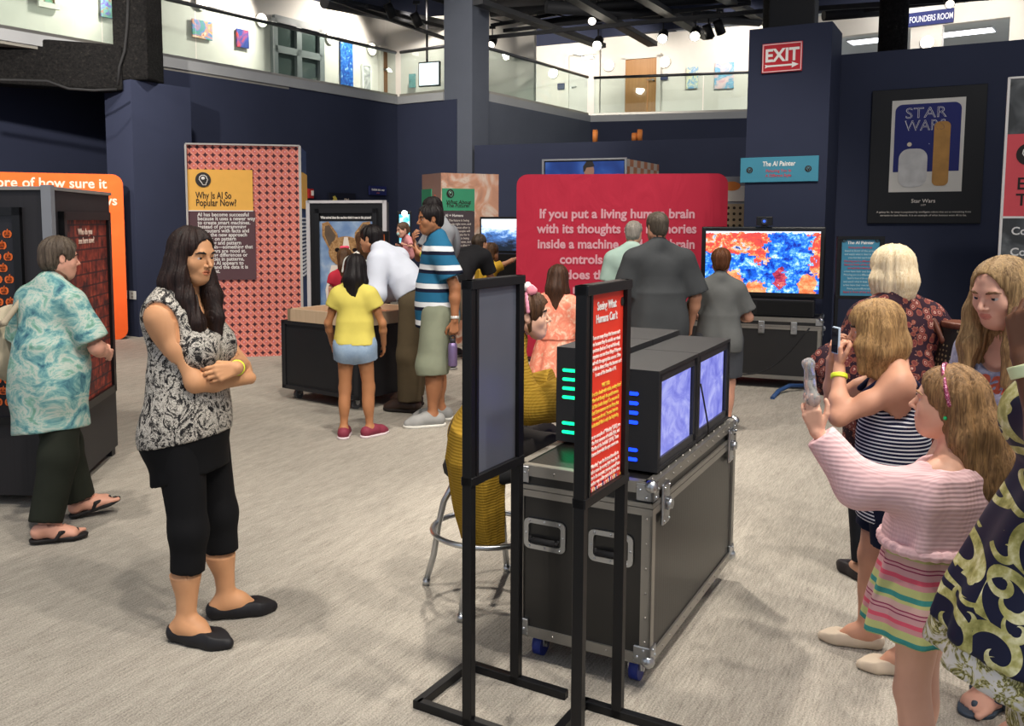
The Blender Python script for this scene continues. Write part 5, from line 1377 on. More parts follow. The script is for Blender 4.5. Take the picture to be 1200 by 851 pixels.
for i, s in enumerate(['WHAT TO DO:', 'Look at the clouds with visible, moving them?', 'Now look through the special cameras.', 'Did the clouds change? Can you see all', 'that? Some cameras can see things that', 'human eyes do not. The ones here can', 'understand this is only the beginning.']): text(s, .0172, (w / 2, -.0075, 1.146 - i * .0187), YEL, p, 'CENTER', .02, .78, depth=.001, width=min(w * .70, len(s) * .0056))
for i, s in enumerate(['There are examples of \u201cWatching\u201d (2001), one', 'of the first cameras of visible light, and', '\u201cGarden of the Invisible\u201d (2014). These', 'pictures show what the eyes cannot see.', '', '\u201cWatching\u201d was the first machine able to', 'watch a scene by moving light. From the AI', 'centre in the computer, you see yourself here', 'in another way: colder parts look bluer than', 'before, and warm parts look brighter.']):
    if s: text(s, .0172, (w / 2, -.0075, .998 - i * .0178), plain('#f6e2da'), p, 'CENTER', .02, .78, depth=.001, width=min(w * .70, len(s) * .0056))
for x in (w * .155, w * .85): 
    b = MB(); b.prism(ellp(x, 1.395, .011, .014, 16), -.0085, -.0065); b.build('icon', INK, p)
b = MB()
rr = random.Random(3)
for i in range(16): 
    x = .035 + i * (w - .07) / 16; b.b2((x, -.0085, .8375), (x + .008, -.0065, .843 + rr.random() * .01), mi=i % 3)
b.build('print_edge', [plain('#e0a040'), plain('#402060'), plain('#d04040')], p)
# ---- bar stool under the girl
SX = ground(568, 712); SX = Vector((.11, 3.86, 0))
t = thing('bar_stool', 'chrome bar stool with foot ring and black seat under the girl', 'stool', SX, .4)
b = MB(); b.lathe([(.01, .545), (.17, .545), (.185, .56), (.19, .585), (.18, .61), (.15, .62), (.01, .622)], seg=28); b.build('seat', RUB, t)
b = MB(); ring = [(.235 * math.cos(2 * PI * k / 32), .235 * math.sin(2 * PI * k / 32), .30) for k in range(32)]; b.tube(ring, .012, 10, True); b.build('foot_ring', STEEL, t)
for k in range(4):
    a = PI / 4 + k * PI / 2; c_, s_ = math.cos(a), math.sin(a)
    b = MB(); b.tube([(.12 * c_, .12 * s_, .55), (.20 * c_, .20 * s_, .40), (.225 * c_, .225 * s_, .30), (.25 * c_, .25 * s_, .15), (.29 * c_, .29 * s_, .012)], [.014] * 5, 10); b.cyl((.29 * c_, .29 * s_, 0), (.285 * c_, .285 * s_, .03), .017, seg=12); b.build('leg', STEEL, t)
# ---- television on its case by the exit pier
D0, D1 = Vector((xat(772, 9.22), 9.22)), Vector((xat(966, 8.62), 8.62)); w = (D1 - D0).length; rz = ang(D0, D1)
fc2 = flight_case('far black flight case under the television by the exit pier', (D0.x, D0.y, 0), rz, w, .5, .70, .10, .615, '#2c2d33', (), latches_x=(w - .25, w - .55), latches_y=(.1,))
F2 = Matrix.Translation((D0.x, D0.y, 0)) @ Matrix.Rotation(rz, 4, 'Z')
c = F2 @ Vector((w - .62, .16, 0)); t = thing('speaker_box', 'long black speaker box under the television screen', 'loudspeaker', (c.x, c.y, .708), rz)
b = MB(); b.b2((-.55, -.1, 0), (.55, .14, .165), bev=.006, seg=1); b.build('housing', BLACK, t)
b = MB(); b.b2((-.53, -.106, .02), (-.02, -.098, .145)); b.b2((.02, -.106, .02), (.53, -.098, .145)); b.build('grille', plain('#0b0b0d', .9), t)
TVW, zb, zt = 1.17, .885, zat(266, 8.8)
c = F2 @ Vector((w - .58, .18, 0)); t = thing('television', 'large flat television showing a red and blue painted picture of visitors', 'television', (c.x, c.y, 0), rz)
b = MB(); b.b2((-TVW / 2, -.03, zb), (TVW / 2, .05, zt), bev=.012); b.build('housing', plain('#101012', .3, 0, .5), t)
b = MB(); b.b2((-.2, -.02, .874), (.2, .05, zb + .02)); b.b2((-.1, .05, zb + .1), (.1, .09, zt - .1)); b.build('stand', BLACK, t)
mt = Mat('television_picture', .3); x, y, z = mt.xyz()
sw2, sz0, sz1 = TVW - .09, zb + .05, zt - .045; u_ = (x + sw2 / 2) * (1 / sw2); v_ = (z - sz0) * (1 / (sz1 - sz0))
q = mt.vec((u_ * 150.0).floor() * (7.5 / 150), (v_ * 90.0).floor() * (5.0 / 90), 0.0); n1 = mt.noise(1.0, 7, .8, q, .5); q2_ = mt.vec(u_ * 26.0, v_ * 16.0, 3.0); n2 = mt.noise(1.0, 3, .6, q2_)
blk = mt.voro(1.0, mt.vec((u_ * 22.0).floor() * .37, (v_ * 16.0).floor() * .71, 0.0))
f = n1 * .75 + n2 * .25 + (blk - .4) * .10 - .035
blue = mt.ramp(f, [(.30, '#060c38'), (.41, '#0d34b0'), (.49, '#2078ec'), (.545, '#7cc4ff'), (.60, '#eaf4ff'), (.64, '#ff9a4a'), (.70, '#d01c10')])
red = mt.ramp(f, [(.26, '#0c0c40'), (.34, '#2040a0'), (.38, '#c0d8f0'), (.42, '#f0b060'), (.48, '#e84818'), (.62, '#b01408')])
dw = (mt.noise(1.0, 3, .65, mt.vec((u_ * 60.0).floor() * .22, (v_ * 40.0).floor() * .22, 9.0)) - .5) * .34; uo, vo = u_, v_; u_, v_ = u_ + dw, v_ - dw
redm = ((v_.gt(.62)) * (u_.lt(.55)) + (u_ - .50).abs().lt(.05) * v_.gt(.45) + (u_.gt(.93)) * v_.gt(.3)).clamp()
u_, v_ = uo, vo
col = mt.mix(redm * .95, blue, red)
def em(cx, cz, rx, rz_): 
    a, b_ = (u_ - cx) * (1 / rx), (v_ - cz) * (1 / rz_); return (a * a + b_ * b_).lt(1.0)
org = mt.ramp(f, [(.3, '#c84010'), (.45, '#f07820'), (.55, '#ffb060'), (.7, '#ffe8a8')]); hb = mt.ramp(f, [(.3, '#06103c'), (.5, '#1660e0'), (.65, '#60d0f0')])
du = (mt.noise(1.0, 3, .6, mt.vec(u_ * 18.0, v_ * 11.0, 7.0)) - .5) * .17; u_ = u_ + du; v_ = v_ + du
shirt_ = (em(.20, .12, .14, .28) + em(.45, .02, .09, .18) + em(.90, .10, .08, .22)).clamp(); heads = (em(.20, .48, .07, .17) + em(.43, .27, .04, .10)).clamp()
rh = em(.665, .23, .05, .18)
col = mt.mix(shirt_ * .92, col, org); col = mt.mix(heads * .9, col, hb); col = mt.mix(rh * .9, col, mt.ramp(f, [(.35, '#401008'), (.5, '#c83010'), (.65, '#f0a060')]))
col = mt.mix(v_.gt(.975), col, '#e4ecfa'); mt.base('#08080c'); mt.emit(col, 1.5)
b = MB(); b.b2((-sw2 / 2, -.034, sz0), (sw2 / 2, -.028, sz1)); b.build('screen', mt.m, t)
b = MB(); pts = []
for i in range(15):
    s = i / 14; pts.append(Vector((xat(862 + 85 * s, 8.75 - .25 * s), 8.62 - .22 * s, zat(441 - 58 * s + 18 * math.sin(PI * s), 8.5))))
b.tube(pts, .007); tag(b.build('cable', CORD), 'black cable hanging in a curve before the far flight case', 'cable')
c = at(896, 259, 8.95); t = thing('sensor_camera', 'small black camera with a blue eye above the television', 'camera', (c.x, c.y, zt), rz)
b = MB(); b.b2((-.075, -.03, .012), (.075, .03, .10), bev=.006); b.b2((-.03, -.02, -.0), (.03, .02, .015)); b.build('housing', BLACK, t)
b = MB(); b.cyl((0, -.028, .055), (0, -.038, .055), .03, seg=20); lo = b.build('lens', plain('#0a1230', .1, 0, .8), t); b = MB(); b.cyl((0, -.038, .055), (0, -.040, .055), .013, seg=14); b.build('lens_glow', glow('#3a6cff', 1.5, 'blue_eye'), lo)
b = MB(); b.tube([ground(905, 468) + Vector((0, 0, .01)), ground(912, 462) + Vector((0, 0, .03)), ground(925, 459) + Vector((0, 0, .06)), ground(940, 458) + Vector((0, .0, .05))], .02); tag(b.build('cable', plain('#2c4a78', .6)), 'blue grey cable on the floor by the far flight case', 'cable')
# ---- signs on the exit pier
WE = Wall(E0, E1)
t, w, h = panel_item('exit_sign', WE, (894, 51.5, 940, 84), 'red exit sign with white letters and arrow on the navy pier', 'sign', plain('#b8202c', .5), th=.02, off=.014)
b = MB()
for q in ((0, h / 2 - .012, w, .012), (0, -h / 2 + .012, w, .012)): b.box((q[0], -.012, q[1]), (w - .012, .004, .01))
for sx in (-1, 1): b.box((sx * (w / 2 - .011), -.012, 0), (.01, .004, h - .014))
b.build('border', plain('#e8b8b8'), t)
text('EXIT', h * .60, (0, -.013, -.035), WHT, t, 'CENTER', .03, width=w * .84)
b = MB(); b.prism([(-w * .42, -h * .33), (-w * .40, -h * .27), (-w * .42, -h * .21), (-w * .34, -h * .24), (w * .26, -h * .24), (w * .25, -h * .17), (w * .42, -h * .27), (w * .25, -h * .37), (w * .26, -h * .30), (-w * .34, -h * .30)], -.014, -.011); b.build('arrow', WHT, t)
t, w, h = panel_item('exhibit_sign', WE, (868.5, 185, 959, 213), 'light blue exhibit title sign above the television', 'sign', plain('#3f879f', .6), th=.02, off=.014)
text('The AI Painter', h * .27, (0, -.012, h * .14), WHT, t, 'CENTER', .02, shear=.1, width=w * .42); RED_ = plain('#c04858')
text('Picturing You In', h * .16, (0, -.012, -h * .10), RED_, t, 'CENTER', .015, width=w * .32); text('A Different Style', h * .16, (0, -.012, -h * .29), RED_, t, 'CENTER', .015, width=w * .33)
for sx in (-1, 1): icon(t, (sx * w * .375, 0), .033, -.013, plain('#5f8a96'), INK, 16)
WS = Wall(S0, S1)
c, w, h = Wall((3.8, 9.9), (4.1, 9.75)).rect(969, 155, 973, 171)
b = MB(); b.box((0, 0, 0), (.035, .03, .145), bev=.004); o = b.build('switch_plate', plain('#d8d4cc')); c = WS.hit(972, 163); c.x += WS.n.x * .016; c.y += WS.n.y * .016; o.location = c; o.rotation_euler = (0, 0, WS.rz); tag(o, 'narrow white plate on the navy wall right of the exit pier', 'switch')
# ---- light blue stand
Y = 8.55
mb = plain('#3d7f9c', .5)
t, p, w = stand_sign('sign_stand', 'light blue poster in a black stand between television and blonde woman', (xat(980, Y), Y), (xat(1032, Y), Y - .06), zat(350, Y), zat(277, Y), 0, mb, .03, foot_len=.5)
zz = lambda py: zat(py, Y)
text('The AI Painter', .04, (w / 2, -.008, zz(286)), WHT, p, 'CENTER', .015)
for i in range(14):
    s = ('Picturing you in a different style', 'Stand in front of the screen', 'and watch what it does to you', 'artists have their own brushes')[i % 4]
    text(s, .026, (w / 2, -.008, zz(291 + i * 4)), RED_ if i in (0, 4, 5, 6, 13) else plain('#a8c4ce'), p, 'CENTER', .01, width=w * (.66 if i % 3 else .5))
for sx in (.15, .85): icon(p, (w * sx, zz(282)), .018, -.008, plain('#6fa4b8'), INK, 14)
# ---- wall poster: plain navy, white and gold stand-in
t, w, h = panel_item('wall_poster', WS, (1023, 107, 1149, 262), 'black mounted film poster in navy and white on the navy wall', 'poster', plain('#0d0d10', .5), th=.03, off=.018)
def pr_(px, py): return ((px - 1023) / 126 * w - w / 2 if False else (px - 1086) / 126 * w, (183.5 - py) / 155 * h)
x0, z1 = -w * .315, h * .415; x1, z0 = w * .325, -h * .265
b = MB(); b.b2((x0, -.019, z0), (x1, -.014, z1)); cd_ = b.build('print', plain('#cfcbc4', .6), t)
mn = Mat('night_blue', .6); n = mn.voro(9); mn.base(mn.mix(n.lt(.035), '#1c2368', '#d0d4f0'))
b = MB(); iw, iz0 = (x1 - x0) * .90, z0 + (z1 - z0) * .22; poly = rrect(iw, z1 - .045 - iz0, .07, 6, ((x0 + x1) / 2, (z1 - .045 + iz0) / 2)); b.prism([(x, max(z, iz0)) if z > iz0 + .08 else (x if abs(x - (x0 + x1) / 2) > iw / 2 - .001 else ((x0 + x1) / 2 + math.copysign(iw / 2, x - (x0 + x1) / 2)), iz0 if z < iz0 + .08 else z) for x, z in poly], -.022, -.019); b.build('print_sky', mn.m, cd_)
cx = (x0 + x1) / 2
text('STAR', .155, (cx - .02, -.0225, z1 - .19), WHT, cd_, 'CENTER', .0, width=iw * .62, depth=.001); text('WARS', .155, (cx - .02, -.0225, z1 - .32), WHT, cd_, 'CENTER', .0, width=iw * .62, depth=.001)
text('STAR', .155, (cx - .02, -.0245, z1 - .19), plain('#1c2368'), cd_, 'CENTER', -.022, width=iw * .595, depth=.001); text('WARS', .155, (cx - .02, -.0245, z1 - .32), plain('#1c2368'), cd_, 'CENTER', -.022, width=iw * .595, depth=.001)
b = MB(); b.prism(ellp(cx - .16, z1 - .46, .022, .022), -.024, -.022); b.build('print_moon', plain('#d8c8b0'), cd_)
b = MB(); b.prism([(cx - .12 + a, iz0 + .04 + z) for a, z in rrect(.27, .40, .1, 6)], -.025, -.022); b.build('print_block', plain('#c6c4c2', .6, var=.3), cd_)
b = MB(); b.prism([(cx + .14 + a, iz0 + .18 + z) for a, z in rrect(.15, .66, .05, 6)], -.025, -.022); b.build('print_bar', plain('#b08040', .5, var=.35), cd_)
text('Star Wars', .055, (0, -.018, -h * .345), CREAM, t, 'CENTER', .012); text('1977', .026, (0, -.018, -h * .37), CREAM, t, 'CENTER')
text('A galaxy far, far away is populated by intelligent robots that act as everything from', .026, (0, -.018, -h * .42), CREAM, t, 'CENTER', .01, width=w * .83); text('servants to best friends. It is an example of what humans want AI to be.', .026, (0, -.018, -h * .445), CREAM, t, 'CENTER', .01, width=w * .76)
# ---- panel cut by the right edge of the frame
Y0, Y1 = 7.9, 7.7; N0, N1 = Vector((xat(1177, Y0, 200), Y0)), Vector((xat(1177, Y0, 200) + 1.0, 7.35)); zt = zat(92, Y0, 1180)
t = thing('exhibit_display', 'tall grey and coral exhibit panel cut by the right edge', 'exhibit panel', (N0.x, N0.y, 0), ang(N0, N1)); w = (N1 - N0).length
mg = Mat('grey_print', .7); n = mg.noise(3, 2, .5, None, 1.2); mg.base(mg.ramp(n, [(.4, '#3f4143'), (.5, '#55585a'), (.6, '#6a6c6e')]))
b = MB(); b.b2((0, 0, 0), (w, .08, zt)); b.build('board', mg.m, t)
z2 = lambda py: zat(py, 7.85, 1185)
b = MB(); b.b2((.0, -.006, z2(254)), (w, .001, z2(157))); cp = b.build('coral_panel', plain('#d8525a', .7), t)
b = MB(); b.b2((0, -.008, z2(256)), (w, .001, z2(253.5))); b.b2((-.012, -.008, 0), (.008, .08, zt + .01)); b.b2((0, -.008, zt - .005), (w, .08, zt + .012)); b.build('edge_trim', plain('#e4e0dc'), t)
icon(cp, (.175, z2(181)), .095, -.009, WHT, INK)
text('Every\nTypes', .145, (.095, -.008, z2(222)), INK, cp, 'LEFT', .012, line=.95); text('Computers come\n\nCompare what\nto your brain', .095, (.075, -.004, z2(275)), WHT, t, 'LEFT', .02, line=.95)
# ---------------------------------------------------------------- cloth materials
def cloth(c, var=.12, rough=.85, bump=.25, sc=400):
    m = Mat('cloth', rough, 0, .15); a = lin(c); bk = lambda v: 12.92 * v if v <= .0031308 else 1.055 * v ** (1 / 2.4) - .055
    n = m.noise(11, 4); m.base(m.mix(n, tuple(bk(x * (1 - var)) for x in a[:3]), tuple(bk(min(1, x * (1 + var))) for x in a[:3]))); m.bump(m.noise(sc, 2), bump, .002); return m.m
def zstripes(stops, period, z0, rough=.85, scale=1.0, wob=.0):
    m = Mat('striped_cloth', rough, 0, .15); x, y, z = m.xyz()
    if wob: z = z + (m.noise(5, 2) - .5) * wob
    m.base(m.ramp(((z - z0) * (1 / period)).frac(), stops, True)); m.bump(m.noise(350, 2), .2, .002); return m.m
def knit(c1, c2, sc=480, bump=.8):
    m = Mat('knit', .95, 0, .1); x, y, z = m.xyz(); r = (z * sc * 1.0 + (m.noise(6, 2) - .5) * 5.0).sin() * .5 + .5; s2 = ((x + y * .6) * sc * 1.4).sin() * .5 + .5
    h = r * .65 + s2 * .35; m.base(m.mix(h, c1, c2)); m.bump(h, bump, .008); return m.m
def tiedye():
    m = Mat('tie_dye', .85, 0, .15); n = m.noise(7.5, 6, .68, m.mapped((1, 1, 1.5)), .7)
    m.base(m.ramp(n, [(.32, '#34586a'), (.42, '#5c8c90'), (.49, '#86aaa2'), (.54, '#b4bab0'), (.59, '#7ea69a'), (.66, '#668e7a'), (.74, '#3e6276')])); return m.m
def snake():
    m = Mat('abstract_print', .7, 0, .25); v = m.mapped((1, 1, .75)); n = m.noise(15, 5, .7, v, 3.2); w = (m.noise(40, 2, .5, v, 1.0) * 70.0).sin() * .5 + .5
    f = n + (w - .5) * .10
    m.base(m.ramp(f, [(.40, '#151416'), (.46, '#2e2c2c'), (.50, '#a39d94'), (.55, '#d6d0c4'), (.60, '#8c867e'), (.66, '#232224')])); return m.m
def floral(base, cols, sc=26):
    m = Mat('floral_print', .8, 0, .2); d = m.voro(sc); d2 = m.voro(sc * 2.1); n = m.noise(60, 2)
    f = d + (n - .5) * .25
    c = m.ramp(f, [(.0, cols[1]), (.16, cols[0]), (.24, cols[1]), (.40, cols[2]), (.52, base), (1, base)], True)
    m.base(m.mix(d2.lt(.18), c, cols[3])); return m.m
def scroll():
    m = Mat('scroll_print', .55, 0, .3); x, y, z = m.xyz(); p = m.vec(x * .4 + y, z * 1.0, 0.0)
    def curl(scale, seed, turns, R):
        mp = m.n('ShaderNodeMapping'); m.nt.links.new(p, mp.inputs[0]); mp.inputs['Location'].default_value = (seed, seed * .7, 0)
        t = m.n('ShaderNodeTexVoronoi', voronoi_dimensions='2D'); m.nt.links.new(mp.outputs[0], t.inputs['Vector']); t.inputs['Scale'].default_value = scale; t.inputs['Randomness'].default_value = .7
        a = m.xyz(mp.outputs[0]); b = m.xyz(t.outputs['Position']); dx, dy = a[0] - b[0], a[1] - b[1]
        r = (dx * dx + dy * dy).sqrt() * scale; an = dy.atan2(dx) * (1 / (2 * PI))
        s = (an + r * turns).frac(); return (s.lt(.40) * r.lt(R) * r.gt(.10)), s
    a1, s1 = curl(7.0, .3, 2.6, .56); a2, s2 = curl(13.0, 1.9, -2.0, .42)
    n = m.noise(30, 3, .6)
    gold = m.ramp(n, [(.3, '#7c7a3c'), (.5, '#b3ad6a'), (.7, '#e4dfb4')])
    m.base(m.mix((a1 + a2 * (m.noise(4, 2).gt(.5))).clamp(), '#101430', gold)); return m.m
def whitegold():
    m = Mat('pale_scroll_print', .6, 0, .3); n = m.noise(14, 3, .6, None, 2.6); x, y, z = m.xyz()
    m.base(m.ramp(n, [(.40, '#c4bfb8'), (.47, '#8a8340'), (.50, '#3a361c'), (.53, '#b8b070'), (.58, '#cfcac4')])); return m.m
DENIM = None
def denim(c1, c2):
    m = Mat('denim', .85, 0, .15); m.base(m.mix(m.noise(16, 4, .7), c1, c2)); m.bump(m.noise(500, 1), .3, .002); return m.m
def F2v(x, y):
    v = Vector((x, y)).normalized(); return (v.x, v.y)
def lay(o, target, off=.002, sgn=1):
    """press flat lettering onto the cloth (along local y)"""
    from mathutils.bvhtree import BVHTree
    me = target.data; bv = BVHTree.FromPolygons([v.co for v in me.vertices], [p.vertices for p in me.polygons])
    for v in o.data.vertices:
        h = bv.ray_cast(Vector((v.co.x, sgn * 1.0, v.co.z)), Vector((0, -sgn, 0)))[0]
        if h: v.co.y = h.y + sgn * off
BRN = ('#2a1a10', '#5c4028'); BLK = ('#08070a', '#201a1a')
WRIST = plain('#d6e63a', .5)
# ---------------------------------------------------------------- woman with crossed arms
p = Person('woman in black and white print top standing with arms crossed', (-1.075, 3.535), F2v(1, -.25), 1.585, '#c6926a', sex='f', hip=1.06, chest=1.0, belly=1.0, arm=1.2, leg=1.08, lean=-2,
    head=(-14, 9, 0), vox=.008, fvox=.0034,
    hands=dict(R=dict(to=(-.075, .225, 1.025), pole=(.85, -.05, -1), dir=(-.85, -.45, .3), palm=(-.2, -1, .0), curl=(25, 30, 20)), L=dict(to=(.05, .235, 1.085), pole=(-.7, .3, -1), dir=(.85, -.6, -.15), palm=(-.3, -1, -.3), curl=(35, 35, 25), thumb=.9)),
    feet=dict(R=dict(to=(.115, .025), yaw=-4), L=dict(to=(-.125, .07), yaw=32)))
p.body(iris='#2a160c')
p.pants('leggings', cloth('#121214', .2), waist=.05, end=.715, r=(1.12, 1.16, 1.55), off=.006, nz=(.0015, 20))
p.top('underlayer', cloth('#0f0f11', .2), hem=-.125, off=.016, sleeve=0, nz=(.004, 12), flare=(.103, .081, -.006), hemtilt=(0, .25), neck=lambda F: F.clip(p.P0 + A3((0, 0, .13)), (0, 0, 1)))
def scoop(F):
    U = p.U
    for x in (1, -1): F.ell(p.sh['R' if x > 0 else 'L'] + p.Rc @ A3((x * .030 * U, 0, -.030 * U)), A3((.040, .060, .072)) * U, p.Rc, .01, op='s')
    F.ell(p.neck + p.Rc @ A3((0, .065 * U, .0)), A3((.062, .07, .085)) * U, p.Rc, .01, op='s'); F.ell(p.neck + p.Rc @ A3((0, -.02 * U, .05 * U)), A3((.052, .06, .045)) * U, p.Rc, .01, op='s')
p.top('sleeveless_top', snake(), hem=-.03, off=.021, sleeve=0, nz=(.003, 16), flare=(.099, .077, -.004), hemtilt=(0, .18), neck=scoop, vox=.007)
p.shoes(plain('#17161a', .6), 'flat')
p.hair(hair_mat('#0a0707', '#2c1c18'), 'long', locks=[([(.0, -.15, .1), (.0, -.40, -.45), (.03, -.46, -.95), (.02, -.42, -1.35)], (.36, .34, .30, .16)),
    ([(.27, -.05, .05), (.345, -.02, -.40), (.36, .10, -.80), (.30, .30, -1.25), (.26, .36, -1.75)], (.15, .19, .20, .19, .10)),
    ([(.30, -.22, -.1), (.36, -.24, -.5), (.34, -.2, -.9), (.30, .02, -1.4)], (.17, .22, .22, .16)),
    ([(-.26, -.05, .05), (-.33, .0, -.40), (-.32, .14, -.80), (-.22, .30, -1.2), (-.12, .38, -1.7)], (.14, .17, .18, .16, .08))],
    amp=.0055, face=(.315, .37, .52), facec=(.03, .41, -.16), n0=11, vox=.0036)
p.band('L', WRIST, .86, .0195, .022)
LY = p
# ---------------------------------------------------------------- visitor in tie-dye
p = Person('person in green and white tie-dye shirt walking past the dark kiosk', (-2.15, 4.70), F2v(.38, .9), 1.525, '#d19a84', hf=.138, sex='f', hip=1.18, belly=1.45, chest=1.22, arm=1.15, leg=1.1, sho=1.12, lean=3, bare=True,
    head=(-28, 4, 0), vox=.009, fvox=.0045, hands=dict(R=dict(to=(.15, .24, .93), pole=(.8, -.7, -.4)), L=dict(to=(-.16, .22, .94), pole=(-.6, -1, -.3))),
    feet=dict(R=dict(to=(.09, -.17), yaw=-42), L=dict(to=(-.04, .23), yaw=-38, lift=-14)))
p.body()
p.pants('trousers', cloth('#23261f', .25), waist=.0, end=.975, r=(1.18, 1.6, 2.0), off=.006, nz=(.007, 12))
p.top('shirt', tiedye(), hem=-.165, off=.018, sleeve=.85, sr=(1.3, 1.5), nz=(.009, 10), flare=(.119, .112, -.01), hemtilt=(.15, 0))
p.shoes(plain('#1c1a1b', .6), 'sandal', name='sandal')
p.hair(hair_mat('#2a211b', '#62564a'), 'short', amp=.006, thick=.02, cut=-.22)
q = p
t = thing('shoulder_bag', 'beige canvas bag on the left shoulder of the tie-dye visitor', 'bag', p.root.location, p.root.rotation_euler.z)
F = Field(); F.ell((-.30, .02, .98), (.06, .17, .20), None, .02); F.ell((-.31, .02, 1.06), (.05, .15, .14), None, .03); F.noise(.006, 12, 2); V, Q = F.mesh(.008); link('pouch', mesh_np('pouch', V, Q), t, cloth('#b0a48e'))
F = Field(); sp = [p.sh['L'] + A3((.055, .115, -.09)), p.sh['L'] + A3((.05, .05, .05)), p.sh['L'] + A3((.045, -.06, .04)), p.sh['L'] + A3((.0, -.16, -.10)), A3((-.27, -.10, 1.10))]
for a, b_ in zip(sp, sp[1:]): F.cone(a, b_, .016, .016, .01)
for a, b_ in zip([sp[0], A3((-.22, .19, 1.10)), A3((-.28, .10, 1.08))], [A3((-.22, .19, 1.10)), A3((-.28, .10, 1.08)), A3((-.28, .08, 1.05))]): F.cone(a, b_, .014, .014, .01)
V, Q = F.mesh(.006); link('strap', mesh_np('strap', V, Q), t, cloth('#a79a85'))
# ---------------------------------------------------------------- girl in yellow
p = Person('girl in yellow top and denim shorts facing the sand table', (-.80, 6.78), F2v(.08, 1), 1.37, '#a9744f', hf=.150, sex='c', hip=1.0, leg=.92, arm=.95, lean=0, head=(-8, 6, 0), vox=.009, fvox=.006, facef=False,
    hands=dict(R=dict(to=(.20, .12, .70), pole=(.8, -.7, -.2)), L=dict(to=(-.20, .12, .70), pole=(-.8, -.7, -.2))), feet=dict(R=dict(to=(.10, .03), yaw=-38), L=dict(to=(-.09, -.02), yaw=6)))
p.body(eyes=False)
p.pants('shorts', denim('#6d86a4', '#a3b6c8'), waist=.08, end=.165, r=(1.3, 1.5, 1), off=.012, nz=(.003, 20))
p.top('shirt', cloth('#c9bb5c'), hem=.012, off=.013, sleeve=.42, sr=(1.35, 1.4), nz=(.006, 12), flare=(.10, .078, 0))
p.shoes(plain('#7a2a3c', .7), 'sneaker', plain('#d8c8cc'))
p.hair(hair_mat(*BLK), 'long', locks=[([(0, -.15, .1), (.0, -.35, -.4), (.0, -.42, -.95)], (.38, .38, .27)), ([(.25, -.1, .0), (.30, -.15, -.5), (.24, -.25, -.95)], (.16, .2, .14)), ([(-.25, -.1, .0), (-.30, -.15, -.5), (-.24, -.25, -.95)], (.16, .2, .14))], amp=.005)
F = Field(); F.cone(p.X(-.1, -.02, .535), p.X(.1, -.04, .535), .035 * p.hh, .035 * p.hh, .002); p.put('hair_clip', F, plain('#e6d8c8', .4), .004)
# ---------------------------------------------------------------- man in white shirt bending over the table
MW = (-.425, 7.81)
p = Person('man in pale long sleeved shirt and brown trousers bending over the sand table', MW, F2v(-.9, .42), 1.74, '#c08a68', sex='m', lean=45, pel=(0, -.07, .93), head=(0, 4, 0), vox=.009, fvox=.0055,
    hands=dict(R=dict(to=(.16, .50, .96), pole=(.5, -.6, -.4), dir=(-.1, .6, -.4), palm=(0, -.3, -1)), L=dict(to=(-.12, .42, .955), pole=(-.5, -.6, -.4), dir=(.1, .6, -.6), palm=(0, -.3, -1))), feet=dict(R=dict(to=(.12, .06), yaw=-8), L=dict(to=(-.12, -.04), yaw=8)))
p.body(iris='#1c100a')
p.pants('trousers', cloth('#5b4f3c', .15), waist=.075, end=.985, r=(1.3, 1.6, 2.1), off=.012, nz=(.006, 11))
p.top('shirt', cloth('#c9cedb', .05), hem=.055, off=.016, sleeve=1.86, sr=(1.45, 1.45, 1.0), nz=(.008, 11), flare=(.100, .082, -.004))
F = Field(); F.loft(p.P0, p.Rm, [.052 * p.U, .076 * p.U], [.1035 * p.U] * 2, [.0855 * p.U] * 2, oy=[-.004 * p.U] * 2); p.put('belt', F, plain('#1a1614', .4), .006)
p.shoes(plain('#33251f', .4), 'sneaker', plain('#1c1614'))
p.hair(hair_mat(*BLK), 'short', amp=.006, thick=.02, face=(.29, .30, .40), facec=(0, .42, -.16))
# ---------------------------------------------------------------- man in striped polo
mpol = Mat('polo_cloth', .85, 0, .15); x, y, z = mpol.xyz(); zz_ = z + y.abs() * .0 + (mpol.noise(4, 2) - .5) * .015
mpol.base(mpol.mix(zz_.gt(1.475), mpol.ramp(((zz_ - .963) * (1 / .148)).frac(), [(0, '#dcdfe2'), (.27, '#235f80'), (.80, '#171c30'), (1, '#171c30')], True), '#235f80'))
p = Person('man in blue, white and navy striped polo and cargo shorts', (-.20, 7.27), F2v(-.97, -.22), 1.73, '#9a6848', sex='m', belly=1.12, chest=1.02, head=(8, 4, 0), vox=.009, fvox=.005,
    hands=dict(L=dict(to=(-.25, -.10, .865), pole=(-.3, -1, -.2), dir=(0, .05, -1), palm=(1, 0, 0), curl=(45, 55, 30)), R=dict(to=(.22, -.02, .87))), feet=dict(R=dict(to=(.11, -.06), yaw=-6), L=dict(to=(-.11, .05), yaw=4)))
p.body(iris='#1c100a')
p.pants('cargo_shorts', cloth('#7f8471', .14), waist=.05, end=.575, r=(1.35, 1.85, 2.4), off=.014, nz=(.007, 13))
p.top('polo_shirt', mpol.m, hem=-.075, off=.016, sleeve=.72, sr=(1.35, 1.6), nz=(.006, 10), flare=(.106, .088, 0))
F = Field()
for sd, x in (('R', 1), ('L', -1)): F.cone(p.neck + A3((x * .055, .045, .035)), p.neck + A3((x * .05, -.045, .06)), .022, .024, .01)
F.cone(p.neck + A3((.05, -.045, .06)), p.neck + A3((-.05, -.045, .06)), .024, .024, .02); p.put('collar', F, cloth('#1f7098'), .006)
p.shoes(plain('#8a8a88', .7), 'sneaker', plain('#d2d0c8')); p.band('L', plain('#d8d8d4', .3, .3), .9, .0195, .02, 'watch')
F = Field()
for sd in 'RL': F.cone(p.J['an' + sd] + A3((0, 0, .0)), p.J['an' + sd] + A3((0, 0, .035)), .047, .044, .005, flat=3)
